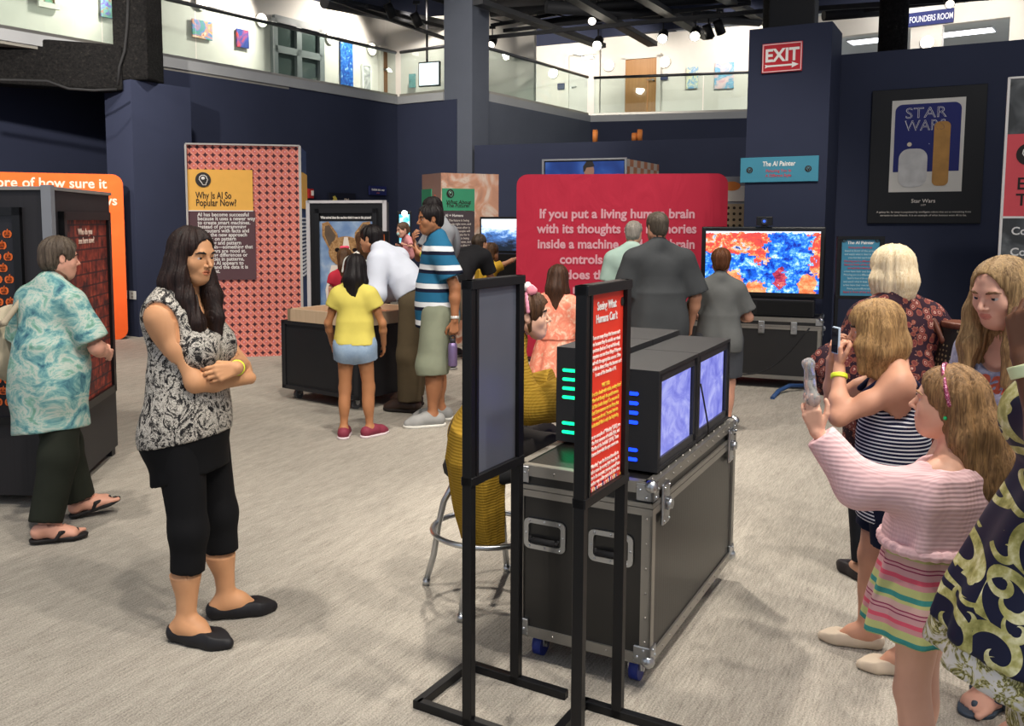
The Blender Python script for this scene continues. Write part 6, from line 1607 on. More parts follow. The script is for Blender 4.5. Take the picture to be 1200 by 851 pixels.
p.put('sock', F, cloth('#e2e0dc'), .006)
p.hair(hair_mat(*BLK), 'short', amp=.006, thick=.02, face=(.29, .32, .46), facec=(0, .42, -.13))
h = Vector((p.W @ Vector((p.J['wrL'] + A3((0.01, .015, -.125))).tolist())))
t = thing('water_bottle', 'violet steel water bottle hanging from the polo man\'s hand', 'bottle', (h.x, h.y, h.z - .235))
b = MB(); b.lathe([(.001, 0), (.034, 0), (.037, .006), (.037, .155), (.030, .18), (.022, .185), (.001, .186)], seg=24); b.build('flask', plain('#7a6a92', .35, .5), t)
b = MB(); b.lathe([(.001, .184), (.024, .184), (.024, .212), (.02, .216), (.001, .216)], seg=20); b.tube([(.02 * math.cos(a) * 1.0, 0, .214 + .028 * math.sin(a)) for a in [PI * k / 10 for k in range(11)]], .005); b.build('lid', plain('#2a2a30', .5), t)
# ---------------------------------------------------------------- man holding the baby
HP = (-.24, 10.0)
p = Person('tall man in grey tee holding a baby behind the polo man', HP, F2v(-.85, -.35), 1.86, '#c08c6c', sex='m', head=(0, 14, 0), vox=.011, fvox=.007, facef=True,
    hands=dict(L=dict(to=(-.04, .26, 1.30), pole=(-.6, -.2, -1), dir=(.8, .3, .3), palm=(0, -1, .3), curl=(25, 25, 20)), R=dict(to=(.06, .28, 1.42), pole=(.6, -.2, -1), dir=(-.7, .2, .5), palm=(0, -1, 0), curl=(25, 25, 20))), feet=dict(R=dict(to=(.13, .05)), L=dict(to=(-.12, -.05))))
p.body(iris='#1c100a')
p.pants('shorts', cloth('#5a6478'), end=.46, r=(1.3, 1.6, 1), nz=(.006, 12)); p.top('shirt', cloth('#8a8d92'), hem=-.06, off=.016, sleeve=.6, nz=(.006, 11), flare=(.105, .085))
p.shoes(plain('#28282c'), 'sneaker', plain('#8f8c88')); p.hair(hair_mat(*BLK), 'short', thick=.02); p.band('L', WRIST, .8, .021, .02); p.band('R', plain('#b8bcc4', .3, .6), .85, .021, .022, 'watch')
F = Field(); F.ell(p.chest + A3((0, -.16, .03)), (.14, .08, .2), None, .04)
V, Q = F.mesh(.01); bp_ = thing('backpack', 'grey backpack worn by the tall man holding the baby', 'backpack', p.root.location, p.root.rotation_euler.z); link('pouch', mesh_np('pouch', V, Q), bp_, cloth('#6f7176'))
F = Field()
for x in (1, -1):
    for a, c_ in zip([(.10, -.12, .16), (.11, -.02, .195), (.11, .08, .13)], [(.11, -.02, .195), (.11, .08, .13), (.12, .115, .0)]): F.cone(p.chest + A3((a[0] * x, a[1], a[2])), p.chest + A3((c_[0] * x, c_[1], c_[2])), .026, .026, .01)
V, Q = F.mesh(.008); link('strap', mesh_np('strap', V, Q), bp_, cloth('#a8aaad'))
bw = Vector(p.W @ Vector((.0, .36, 0)))
p = Person('baby in pink held against the tall man\'s chest', (bw.x, bw.y, 1.14), F2v(-.9, -.5), .66, '#d2a08a', hf=.24, sex='c', pel=(0, 0, .14), lean=8, head=(0, 10, 0), vox=.008, fvox=.005, belly=1.3,
    hands=dict(R=dict(to=(.08, .09, .24), fine=False), L=dict(to=(-.08, .09, .25), fine=False)), feet=dict(R=dict(to=(.07, .12, .03), yaw=0), L=dict(to=(-.07, .12, .02), yaw=0)), bare=True)
p.body(); p.top('romper', cloth('#c98a8c'), hem=-.1, off=.008, sleeve=.8, nz=None); p.hair(hair_mat('#3a2a20', '#6a5240'), 'short', amp=.003)
F = Field(); F.ell(p.X(0, .40, -.22), A3((.14, .08, .13)) * p.hh, p.Rh, .01); p.put('bib', F, cloth('#9fc4c4'), .005)
# ---------------------------------------------------------------- two visitors at the dog picture
p = Person('girl in red dress with a bow watching the dog picture', (xat(404, 9.5), 9.5), F2v(-.2, 1), 1.33, '#c08c70', hf=.155, sex='c', vox=.012, fvox=.009, facef=False)
p.body(eyes=False); F = Field(); U = p.U; F.loft((0, 0, 0), None, [.40 * U, .62 * U, .78 * U], [.155 * U, .10 * U, .10 * U], [.13 * U, .08 * U, .075 * U], fold=(9, .06, 0)); p.put('dress', F, cloth('#b02c3c'), .01)
p.top('bodice', cloth('#b02c3c'), hem=.06, sleeve=.3, nz=None); p.shoes(plain('#3a2a2a'), 'flat')
p.hair(hair_mat(*BRN), 'long', locks=[([(0, -.15, .1), (0, -.36, -.4), (0, -.4, -1.1)], (.38, .36, .25))]); F = Field(); F.ell(p.X(-.12, -.1, .55), A3((.14, .06, .09)) * p.hh, p.Rh, .02); F.ell(p.X(.12, -.1, .55), A3((.14, .06, .09)) * p.hh, p.Rh, .02); p.put('bow', F, cloth('#e0506a'), .008)
p = Person('woman in pale top and jeans at the dog picture, behind the bending man', (xat(426, 9.12), 9.12), F2v(-.35, 1), 1.5, '#c8967a', sex='f', vox=.012, fvox=.009, facef=False)
p.body(eyes=False); p.pants('jeans', denim('#3c516e', '#56708e')); p.top('shirt', cloth('#c4c8c4'), hem=-.03, sleeve=.4, nz=(.004, 12), flare=(.1, .08)); p.shoes(plain('#44484e'), 'sneaker'); p.hair(hair_mat(*BRN), 'long', locks=[([(0, -.15, .1), (0, -.36, -.4), (0, -.4, -.9)], (.38, .36, .25))])
# ---------------------------------------------------------------- bending man and child at the street screen
p = Person('man in black tee and khaki shorts bending towards the street screen', (xat(540, 10.75), 10.75), F2v(.62, .78), 1.76, '#b98668', sex='m', lean=58, pel=(0, -.16, .90), head=(0, -14, 0), vox=.011, fvox=.008, facef=True, belly=1.1,
    hands=dict(R=dict(to=(.20, .46, .70), pole=(.5, -.5, 0)), L=dict(to=(-.22, .42, .72), pole=(-.5, -.5, 0))), feet=dict(R=dict(to=(.13, .02)), L=dict(to=(-.13, -.02))))
p.body(); p.pants('shorts', cloth('#8b7d6c'), waist=.08, end=.47, r=(1.4, 1.75, 1), nz=(.006, 12)); p.top('shirt', cloth('#1b1b1e'), hem=-.02, off=.016, sleeve=.7, nz=(.007, 11), flare=(.108, .09)); p.shoes(plain('#2a2a2e'), 'sneaker', plain('#888480')); p.hair(hair_mat('#1c1612', '#4a3c30'), 'short')
p = Person('small child in mustard dress pointing at the street screen', (xat(568, 11.45), 11.45), F2v(.7, .5), 1.35, '#c08c6c', hf=.165, sex='c', lean=12, vox=.011, fvox=.008, facef=False,
    hands=dict(R=dict(to=(.14, .42, 1.17), dir=(0, 1, .3), palm=(-1, 0, 0)), L=dict(to=(-.1, .2, .8))))
p.body(eyes=False); U = p.U; F = Field(); F.loft((0, 0, 0), None, [.30 * U, .60 * U, .80 * U], [.16 * U, .11 * U, .10 * U], [.15 * U, .09 * U, .08 * U], fold=(8, .07, 0)); p.put('dress', F, cloth('#c9a036'), .01); p.top('bodice', cloth('#c9a036'), hem=.08, sleeve=.5, nz=None); p.shoes(plain('#5a4a44'), 'sneaker'); p.hair(hair_mat(*BRN), 'long', locks=[([(0, -.15, .1), (0, -.36, -.4), (0, -.4, -.8)], (.38, .36, .25))])
# street screen they look at
Y = 11.75; D0, D1 = Vector((xat(585, Y) + .0, Y + .0)), Vector((xat(612, Y) + .55, Y - .28)); rz = ang(D0, D1)
fc3 = flight_case('black flight case under the street screen, left of the crimson banner', (D0.x, D0.y, 0), rz, (D1 - D0).length, .45, .62, .1, .54, '#2c2d33', ())
c = at(594, 275, Y); t = thing('street_screen', 'flat screen showing a bright blue city street, left of the crimson banner', 'television', (c.x, c.y + .12, .632), rz)
zb, zt = zat(297, Y) - .632, zat(254, Y) - .632
b = MB(); b.b2((-.36, -.02, zb), (.36, .04, zt), bev=.008); b.build('housing', BLACK, t); b = MB(); b.b2((-.3, -.03, .07), (.3, .04, zb - .01), bev=.006); b.b2((-.06, -.02, 0), (.06, .03, .08)); b.build('sound_bar', BLACK, t)
mcv = Mat('street_picture', .3); x, y, z = mcv.xyz(); v_ = (z - zb) * (1 / (zt - zb)); n = mcv.noise(9, 4, .65, mcv.mapped((1.2, 1, 2.2))); f = v_ * .75 + (n - .5) * .7
cc_ = mcv.ramp(f, [(.12, '#1c2430'), (.25, '#3c5078'), (.36, '#4a7ac0'), (.45, '#a8c8f0'), (.56, '#f4faff')]); mcv.base('#080808'); mcv.emit(cc_, 1.4)
b = MB(); b.b2((-.335, -.024, zb + .03), (.335, -.019, zt - .03)); b.build('screen', mcv.m, t)
# ---------------------------------------------------------------- girl on the stool
p = Person('girl in mustard cardigan sitting on the bar stool at the viewing box', (SX.x - .0, SX.y - .0), F2v(.97, .08), 1.29, '#d3a58c', hf=.152, sex='c', pel=(0, -.03, .735), lean=23, head=(-8, -2, 0), vox=.008, fvox=.0042,
    hands=dict(R=dict(to=(.12, .33, .90), pole=(.6, -.3, -1), dir=(-.1, .6, .9), palm=(-1, 0, 0)), L=dict(to=(-.10, .33, .90), pole=(-.6, -.3, -1), dir=(.1, 1, .2), palm=(1, 0, 0))),
    feet=dict(R=dict(to=(.10, .25, .318), yaw=-6, pole=A3((.1, 1, .6))), L=dict(to=(-.10, .25, .318), yaw=6, pole=A3((-.1, 1, .6)))))
p.body(iris='#3a2818')
p.pants('trousers', cloth('#3a3634', .2), end=.95, r=(1.25, 1.4, 1.6))
MUST = knit('#80621c', '#987a2c', 520, .25)
def tail(F):
    F.loft((.10, -.045, 0), None, [.285, .45, .64, .76], [.095, .115, .135, .11], [.085, .105, .125, .10], oy=[.02, 0, -.01, -.0], fold=(6, .09, .5, ((.27, .8), (1, .2))), k=.05)
p.top('cardigan', MUST, hem=-.5, off=.016, sleeve=1.9, sr=(1.4, 1.6, 1.25), nz=(.005, 13), extra=tail, vox=.007, hemfix=(0, 0, -1))
p.shoes(plain('#1b1b1f', .6), 'sneaker', plain('#d8d4cc'))
p.hair(hair_mat('#241710', '#5a3f2a'), 'short', amp=.007, thick=.03, cut=-.35, face=(.27, .32, .40), facec=(0, .40, -.14), extra=lambda F: (F.ell(p.X(0, -.36, .10), A3((.22, .2, .22)) * p.hh, p.Rh, .05), F.cone(p.X(.26, .0, -.05), p.X(.28, .05, -.42), .06 * p.hh, .03 * p.hh, .03)))
F = Field(); F.loft(p.X(0, -.02, .05), p.Rh, [-.02, .02], [.40 * p.hh, .40 * p.hh], [.01, .01]) if 0 else None
arc = [p.X(.385 * math.cos(a), -.02 - .02 * math.sin(a), .12 + .405 * math.sin(a)) for a in [PI * k / 12 for k in range(13)]]
for a, b_ in zip(arc, arc[1:]): F.cone(a, b_, .009, .009, .004)
hb_ = p.put('headband', F, plain('#d88aa0', .6), .004)
F = Field(); F.ell(p.X(.16, .05, .56), A3((.13, .12, .12)) * p.hh, p.Rh, .02); F.ell(p.X(.02, .08, .57), A3((.10, .10, .10)) * p.hh, p.Rh, .02); F.noise(.006, 60, 3); V, Q = F.mesh(.004); link('pompom', mesh_np('pompom', V, Q), hb_, cloth('#e8909c'))
F = Field(); F.ell(p.X(.10, -.02, .63), A3((.12, .09, .10)) * p.hh, p.Rh, .02); F.noise(.006, 60, 4); V, Q = F.mesh(.004); link('pompom', mesh_np('pompom', V, Q), hb_, cloth('#f0e4e0'))
# ---------------------------------------------------------------- group at the television
p = Person('girl in orange floral dress with long brown hair facing the crimson banner', (.71, 6.7), F2v(.12, 1), 1.295, '#c8977c', hf=.152, sex='c', head=(-22, 6, 0), vox=.009, fvox=.007, facef=False,
    hands=dict(R=dict(to=(.15, .2, .78), pole=(.8, -.7, -.2)), L=dict(to=(-.16, .2, .76), pole=(-.8, -.7, -.2))))
p.body(eyes=False); U = p.U
ORF = Mat('coral_print', .85); n = ORF.noise(13, 3, .6, None, 1.6); ORF.base(ORF.ramp(n, [(.36, '#e0b49c'), (.46, '#dd8c72'), (.62, '#d8745c'), (.7, '#e8a48c')])); ORF = ORF.m
F = Field(); F.loft((0, 0, 0), None, [.26 * U, .34 * U, .56 * U, .64 * U], [.185 * U, .155 * U, .125 * U, .098 * U], [.15 * U, .125 * U, .10 * U, .078 * U], ox=[-.03 * U, -.02 * U, 0, 0], fold=(9, .08, 0, ((.2, .9), (1, .1)))); p.put('skirt', F, ORF, .008)
p.top('bodice', ORF, hem=.08, off=.014, sleeve=.75, sr=(1.5, 2.3), nz=(.006, 15), flare=(.098, .08)); p.shoes(plain('#8a6a5a'), 'flat')
p.hair(hair_mat('#1e120c', '#4c3020'), 'long', locks=[([(0, -.15, .1), (.0, -.36, -.4), (.02, -.40, -1.05), (.0, -.38, -1.4)], (.38, .37, .30, .15)), ([(.25, -.1, .0), (.30, -.12, -.5), (.26, -.2, -1.1)], (.16, .18, .12))], amp=.005)
p = Person('grey haired man in mint tee partly behind the man in charcoal', (xat(741, 8.0), 8.0), F2v(.2, 1), 1.60, '#c8977e', sex='m', head=(-14, 2, 0), vox=.011, fvox=.008, facef=False, belly=1.15)
p.body(eyes=False); p.pants('trousers', cloth('#6c6658')); p.top('shirt', cloth('#a8c0b4', .1), hem=-.06, off=.018, sleeve=.7, nz=(.006, 11), flare=(.112, .095)); p.shoes(plain('#55504a'), 'sneaker'); p.hair(hair_mat('#6a645c', '#a8a096'), 'short', amp=.004)
p = Person('broad man in charcoal tee seen from behind near the television', (1.48, 6.78), F2v(-.05, 1), 1.665, '#b9866c', sex='m', belly=1.28, chest=1.18, sho=1.08, hip=1.1, arm=1.12, head=(12, 0, 0), vox=.010, fvox=.006, facef=False,
    hands=dict(R=dict(to=(.29, .10, .86), pole=(.5, -1, -.2)), L=dict(to=(-.29, .06, .82), pole=(-.4, -1, -.2))))
p.body(eyes=False); p.pants('shorts', cloth('#3a3c42'), end=.47, r=(1.4, 1.7, 1)); p.top('shirt', cloth('#3b3d3f', .12), hem=-.085, off=.020, sleeve=.92, sr=(1.4, 1.7), nz=(.009, 9), flare=(.122, .108)); p.shoes(plain('#3a3a3c'), 'sneaker', plain('#aaa69e'))
p.hair(hair_mat('#2e2720', '#5e554a'), 'short', amp=.004, cut=-.26)
p = Person('boy in grey tee with short auburn hair facing the television', (2.0, 6.95), F2v(.2, 1), 1.40, '#c8927a', hf=.142, sex='c', chest=1.12, belly=1.15, hip=1.05, sho=1.02, arm=1.08, head=(-4, 2, 0), vox=.009, fvox=.006, facef=False,
    hands=dict(R=dict(to=(.16, .22, .88), pole=(.55, -1, -.4)), L=dict(to=(-.16, .22, .88), pole=(-.55, -1, -.4))))
p.body(eyes=False); p.pants('shorts', cloth('#45474c'), end=.42, r=(1.4, 1.7, 1)); p.top('shirt', cloth('#5f605f', .14), hem=-.06, off=.015, sleeve=.75, sr=(1.3, 1.45), nz=(.007, 11), flare=(.106, .088)); p.shoes(plain('#55585c'), 'sneaker', plain('#c8c6c0'))
p.hair(hair_mat('#3a1f10', '#6e4226'), 'short', amp=.005, cut=-.26, thick=.015); 
# ---------------------------------------------------------------- blonde woman with the shoulder bag
p = Person('older woman with a cream blonde bob and dark floral blouse, seen from behind', (1.94, 4.02), F2v(-.12, 1), 1.49, '#c99a80', sex='f', chest=1.1, belly=1.2, hip=1.1, sho=1.1, head=(14, 2, 0), vox=.009, fvox=.0055, facef=False,
    hands=dict(R=dict(to=(.26, .10, .88)), L=dict(to=(-.17, .24, .97), pole=(-.5, -1, -.6))))
p.body(eyes=False); p.pants('trousers', cloth('#202228', .2)); FLO = floral('#2a1622', ['#b08a7c', '#6a3030', '#7a4438', '#94685c'], 30)
p.top('blouse', FLO, hem=-.13, off=.020, sleeve=1.3, sr=(1.45, 1.6, 1.5), nz=(.007, 10), flare=(.122, .108)); p.shoes(plain('#2a2628'), 'flat')
p.hair(hair_mat('#bfa47c', '#e8d8b8', scale=60), 'bob', locks=[([(0, -.15, .1), (.0, -.28, -.3), (.0, -.30, -.52)], (.42, .42, .34)), ([(.22, -.05, .05), (.30, -.05, -.25), (.34, -.05, -.50)], (.22, .25, .16)), ([(-.22, -.05, .05), (-.30, -.05, -.25), (-.34, -.05, -.50)], (.22, .25, .16)), ([(-.3, -.2, -.45), (0, -.42, -.50), (.3, -.2, -.45)], (.17, .18, .17))], amp=.005, thick=.06, n0=8, face=(.26, .3, .36), facec=(0, .46, -.15))
t = thing('shoulder_bag', 'dark dotted bag with brown leather trim on the blonde woman\'s shoulder', 'bag', p.root.location, p.root.rotation_euler.z)
mdot = Mat('dotted_cloth', .6); d = mdot.voro(46, None, 'F1', .15); mdot.base(mdot.mix(d.lt(.26), '#1f1c18', '#8a7a5a'))
F = Field(); F.loft((.235, -.20, .86), rotm('Z', 20), [0, .10, .33], [.085, .10, .085], [.17, .175, .14], k=.02); V, Q = F.mesh(.007); link('pouch', mesh_np('pouch', V, Q), t, mdot.m)
LEA = plain('#5a3020', .5); F = Field(); F.loft((.235, -.20, 1.185), rotm('Z', 20), [0, .028], [.090, .088], [.145, .143]); V, Q = F.mesh(.006); link('leather_rim', mesh_np('leather_rim', V, Q), t, LEA)
F = Field(); S_ = p.sh['R']; pts = [A3((.27, -.29, 1.19)), S_ + A3((-.005, -.13, -.08)), S_ + A3((-.03, -.06, .045)), S_ + A3((-.03, .03, .05)), S_ + A3((.0, .11, -.05)), A3((.25, -.07, 1.19))]
for a, b_ in zip(pts, pts[1:]): F.cone(a, b_, .013, .013, .01)
V, Q = F.mesh(.006); link('strap', mesh_np('strap', V, Q), t, LEA)
# ---------------------------------------------------------------- girl in the striped top
PS = (1.60, 3.27)
p = Person('girl in navy and white striped vest holding a phone to her eye', PS, F2v(-.93, .30), 1.335, '#c8947a', hf=.150, sex='c', chest=1.1, hip=1.1, arm=1.12, leg=1.1, lean=4, head=(-4, 10, 0), vox=.008, fvox=.0042, facef=True,
    hands=dict(L=dict(to=(-.05, .205, 1.115), pole=(-.5, .3, -1), dir=(.15, .1, 1), palm=(.3, -1, 0), curl=(40, 60, 40)), R=dict(to=(.09, .22, 1.12), pole=(.5, .1, -1), dir=(-.2, 0, 1), palm=(-.2, -1, 0), curl=(30, 50, 30))),
    feet=dict(R=dict(to=(.09, .06), yaw=-4), L=dict(to=(-.09, -.06), yaw=6)))
p.body(); p.pants('shorts', cloth('#171c30', .2), end=.33, r=(1.3, 1.5, 1), off=.012)
def vest(F):
    U = p.U
    F.clip(p.neck + p.Rc @ A3((0, 0, -.052 * U)), p.Rc @ A3((0, .15, 1)))
    for x in (1, -1): F.ell(p.sh['R' if x > 0 else 'L'] + p.Rc @ A3((x * .030 * U, 0, -.020 * U)), A3((.045, .065, .085)) * U, p.Rc, .01, op='s')
    F.ell(p.neck + p.Rc @ A3((0, .05 * U, .02)), A3((.06, .08, .08)) * U, p.Rc, .01, op='s'); F.ell(p.neck + p.Rc @ A3((0, -.06 * U, .02)), A3((.055, .06, .075)) * U, p.Rc, .01, op='s')
p.top('striped_vest', zstripes([(0, '#d9d9de'), (.38, '#191d38'), (1, '#191d38')], .0135, .3, wob=.0), hem=-.10, off=.013, sleeve=0, nz=(.003, 14), flare=(.112, .09), neck=vest, vox=.006)
F = Field()
for sd, x in (('R', 1), ('L', -1)):
    q = [p.chest + p.Rc @ A3((x * .055, -.090, .085)), p.sh[sd] + p.Rc @ A3((-x * .045, -.045, .030)), p.sh[sd] + p.Rc @ A3((-x * .045, .0, .048)), p.sh[sd] + p.Rc @ A3((-x * .045, .05, .02)), p.chest + p.Rc @ A3((x * .055, .10, .07))]
    for a, b_ in zip(q, q[1:]): F.cone(a, b_, .011, .011, .004)
p.put('vest_strap', F, cloth('#191d38'), .004)
p.shoes(plain('#cdbca6', .7), 'flat'); p.band('L', WRIST, .80, .0225, .017)
p.hair(hair_mat('#5c4228', '#b08c5c', scale=70), 'long', locks=[([(0, -.12, .1), (0, -.26, -.3), (.0, -.26, -.72)], (.38, .36, .26)), ([(-.22, .05, .05), (-.31, .12, -.3), (-.30, .16, -.72)], (.19, .2, .12)), ([(-.26, -.15, .0), (-.32, -.12, -.4), (-.30, -.08, -.8)], (.19, .2, .13)), ([(.24, .05, .05), (.31, .1, -.3), (.30, .12, -.72)], (.19, .2, .12))], amp=.0045, face=(.22, .26, .36), facec=(0, .47, -.16), thick=.02, n0=9)
tip = p.W @ Vector((p.J['wrL'] + A3((.0, .03, .095))).tolist())
t = thing('phone', 'pale phone held up to the eye of the striped vest girl', 'phone', tip, p.root.rotation_euler.z + .4)
b = MB(); b.box((.0, -.018, .0), (.05, .009, .10), bev=.004); b.build('case', plain('#b8c8d8', .4), t); b = MB(); b.box((.0, -.0128, 0), (.044, .001, .09)); b.build('screen', plain('#20242c', .1, 0, .6), t)
# ---------------------------------------------------------------- girl in the pink jumper
PP = (1.325, 2.47)
p = Person('girl in fluffy pink jumper and striped skirt holding up a clear cup', PP, F2v(-.72, .69), 1.23, '#d8a68e', hf=.160, sex='c', lean=-8, head=(6, -4, 0), vox=.008, fvox=.004, chest=1.05, belly=1.1,
    hands=dict(L=dict(to=(-.245, .235, 1.065), pole=(-.2, .1, -1), dir=(-.25, .25, 1), palm=(.6, .2, .1), curl=(30, 35, 25), thumb=.2), R=dict(to=(.24, -.02, .70), pole=(.5, -1, -.1))),
    feet=dict(R=dict(to=(.08, .03)), L=dict(to=(-.08, -.02))))
p.body(iris='#4a5a68', brow='#a07a5a'); U = p.U
SKS = zstripes([(0, '#3f8a84'), (.12, '#b9bd7c'), (.30, '#c98d90'), (.42, '#d4596c'), (.52, '#c9999a'), (.66, '#8c3454'), (.69, '#c9999a'), (.75, '#8c3454'), (.78, '#c9a49c'), (.92, '#b9bd7c'), (1, '#b9bd7c')], .112, .518, wob=.006)
F = Field(); F.loft((-.01, .0, 0), None, [.515, .60, .70, .83], [.185, .172, .148, .122], [.165, .150, .125, .10], ox=[-.012, -.01, 0, 0], fold=(8, .055, .4, ((.51, .83), (1, .35)))); p.put('skirt', F, SKS, .006)
KP = knit('#d8b0b3', '#e6c2c4', 520, .22)
F = Field(); F.loft((0, -.005, 0), None, [.765, .81, .90, .97, .995], [.175, .172, .185, .165, .135], [.125, .13, .125, .10, .08], oy=[0, -.005, -.02, -.04, -.045], fold=(6, .04, .2), k=.03)
F.clip((0, 0, 1.005), (0, 0, 1)); F.ell((0, -.03, 1.025), (.10, .08, .07), None, .02, op='s')
for sd in 'LR':
    S, E, Wr = p.sh[sd], p.J['el' + sd], p.J['wr' + sd]
    F.cone(S * .62 + E * .38 + A3((0, 0, -.02)), E, .062, .062, .06); F.cone(E, E + (Wr - E) * .94, .062, .042, .03, flat=1)
F.noise(.004, 18, 5, (1, 1, .6))
p.put('jumper', F, KP, .006)
F = Field()
for k in range(30):
    a = 2 * PI * k / 30; F.ell((.172 * math.cos(a), -.005 + .122 * math.sin(a), .763), (.021, .021, .017), None, .004)
p.put('scalloped_hem', F, KP, .005)
F = Field(); S = p.sh['L']
for sd, x in (('L', -1), ('R', 1)):
    S = p.sh[sd]; q = [S + A3((-x * .045, -.062, -.05)), S + A3((-x * .05, -.02, .028)), S + A3((-x * .05, .03, .02))]
    for a, b_ in zip(q, q[1:]): F.cone(a, b_, .006, .006, .003)
p.put('vest_strap', F, plain('#e0a89c'), .004)
p.shoes(plain('#b83a50'), 'sneaker')
p.hair(hair_mat('#4a3420', '#a07c54', scale=60), 'long', locks=[([(0, -.12, .1), (.02, -.36, -.35), (.05, -.54, -.9), (.08, -.68, -1.45), (.1, -.74, -2.0)], (.38, .37, .36, .32, .15)), ([(.24, -.05, .05), (.32, -.1, -.45), (.38, -.28, -1.05), (.36, -.48, -1.75)], (.18, .2, .2, .12)), ([(-.22, -.14, .05), (-.28, -.24, -.45), (-.22, -.48, -1.1), (-.12, -.64, -1.75)], (.18, .18, .18, .12))], amp=.005, face=(.30, .36, .42), facec=(0, .38, -.15), fz=14, n0=8)
F = Field(); arc = [p.X(.405 * math.cos(a), -.10 + .20 * math.sin(a), .0 + .52 * math.sin(a)) for a in [PI * (.02 + .96 * k / 14) for k in range(15)]]
for a, b_ in zip(arc, arc[1:]): F.cone(a, b_, .006, .006, .003)
msq = Mat('sequins', .25, .5); msq.base(msq.mix(msq.voro(260).lt(.35), '#a04a68', '#e8a8bc')); p.put('headband', F, msq.m, .004)
F = Field(); F.ell(p.X(-.365, -.05, -.16), A3((.03, .03, .03)) * p.hh, p.Rh, .001); p.put('earring', F, plain('#2fae6a', .2), .0025)
tip = p.W @ Vector((p.J['wrL'] + A3((-.012, .012, .115))).tolist())
t = thing('clear_wrapper', 'crumpled clear plastic wrapper in the raised hand of the pink jumper girl', 'wrapper', tip)
mcl = Mat('clear_plastic', .15, 0, .6); mcl.base('#d8dadc'); mcl.b.inputs['Transmission Weight'].default_value = .75; mcl.b.inputs['IOR'].default_value = 1.2
F = Field(); F.cone((0, 0, -.02), (-.012, .0, .07), .018, .014, .01); F.ell((-.016, 0, .075), (.017, .013, .018), None, .01); F.noise(.006, 75, 8); V, Q = F.mesh(.003); link('film', mesh_np('film', V, Q), t, mcl.m)
# ---------------------------------------------------------------- woman in lavender tee
p = Person('woman in lavender tee with long sandy hair looking down at the girls', (1.80, 2.84), F2v(-.92, -.40), 1.515, '#d3a28e', hf=.134, sex='f', chest=1.1, belly=1.15, hip=1.1, lean=9, head=(-2, 16, 0), vox=.008, fvox=.0036, bare=True,
    hands=dict(R=dict(to=(.22, .12, .86)), L=dict(to=(-.22, .10, .86))), feet=dict(R=dict(to=(.10, -.10), yaw=6), L=dict(to=(-.08, -.06), yaw=0)))
p.body(iris='#4a5a68', brow='#6a4c34'); p.pants('shorts', denim('#3c4c64', '#5a6c86'), end=.25, r=(1.25, 1.4, 1))
LAV = Mat('heather_cloth', .85, 0, .15); n = LAV.noise(30, 4, .7); LAV.base(LAV.ramp(n, [(.35, '#7a7c96'), (.55, '#9a9cb4'), (.68, '#b4b6c8')])); LAV = LAV.m
o = p.top('shirt', LAV, hem=-.06, off=.016, sleeve=.45, sr=(1.3, 1.4), nz=(.006, 10), flare=(.112, .095), neck=lambda F: F.ell(p.neck + p.Rc @ A3((0, .06, .01)), (.085, .09, .10), p.Rc, .01, op='s'))
for s, dz, dx in (('real', .02, .0), ('fun', -.065, .02)):
    tx = text(s, .10, (dx, .2, float(p.chest[2]) + dz), plain('#e0765c', .8), o, 'CENTER', .02, width=.15 if s == 'real' else .13, rot=Matrix.Rotation(PI, 4, 'Z')); lay(tx, o)
p.shoes(plain('#3a4654', .6), 'sandal', name='sandal')
p.hair(hair_mat('#56402a', '#a88a60', scale=60), 'long', locks=[([(0, -.15, .1), (0, -.38, -.4), (0, -.42, -1.0)], (.38, .36, .28)), ([(.27, .02, .08), (.36, .04, -.35), (.38, .12, -.85), (.34, .22, -1.4)], (.16, .18, .17, .08)), ([(-.27, .02, .08), (-.36, .04, -.35), (-.38, .12, -.85), (-.34, .22, -1.35)], (.16, .18, .17, .08)), ([(.33, -.15, -.1), (.38, -.14, -.6), (.36, -.08, -1.2)], (.17, .2, .1))], amp=.0045, face=(.31, .40, .55), facec=(0, .41, -.15), n0=9)
# ---------------------------------------------------------------- person at the right edge in the scroll print
p = Person('person in navy and gold scroll print robe with one hand raised, right edge', (1.425, 1.945), F2v(-.97, .1), 1.66, '#6e4a38', sex='f', chest=1.12, belly=1.15, hip=1.02, arm=1.35, sho=1.1, head=(0, 6, 0), vox=.009, fvox=.004,
    hands=dict(L=dict(to=(-.135, .255, 1.37), pole=(-.1, 1, -.75), dir=(.1, .05, 1), palm=(.5, -.8, 0), curl=(30, 50, 35), curls=[(18, 40, 30), (28, 48, 35), (38, 52, 35), (45, 55, 35)]), R=dict(to=(.20, .0, .85))))
p.body(iris='#1c100a', brow='#14100e'); p.pants('trousers', whitegold(), waist=-.04, off=.002)
SCR = scroll()
F = p.sel('torso'); inflate(F, .016); F.loft((0, .0, 0), None, [.66, .80, .98, 1.15, 1.30], [.26, .235, .205, .185, .13], [.265, .235, .175, .125, .10], oy=[.075, .07, .045, .0, .0], fold=(7, .05, .9, ((.6, 1.3), (1, .1))), k=.03)
F.cone(p.sh['R'], p.J['elR'], .07, .10, .05); F.cone(p.sh['L'], p.sh['L'] * .55 + p.J['elL'] * .45, .055, .062, .05, flat=1)
F.clip((0, .28, .70), (0, .25, -1)); p.tuck(F); p.put('robe', F, SCR, .008)
F = Field(); F.loft((0, .0, 0), None, [.585, .66, .74], [.245, .25, .235], [.255, .26, .24], oy=[.075, .075, .07], fold=(7, .06, .9)); F.clip((0, .28, .635), (0, .3, -1)); p.put('robe_lining', F, whitegold(), .008)
p.shoes(plain('#22222a'), 'flat'); p.band('L', plain('#dfe8b8', .35), .90, .0235, .026)
p.hair(hair_mat('#0c0a0a', '#221c1a'), 'short', amp=.006, thick=.06, cut=-.4)
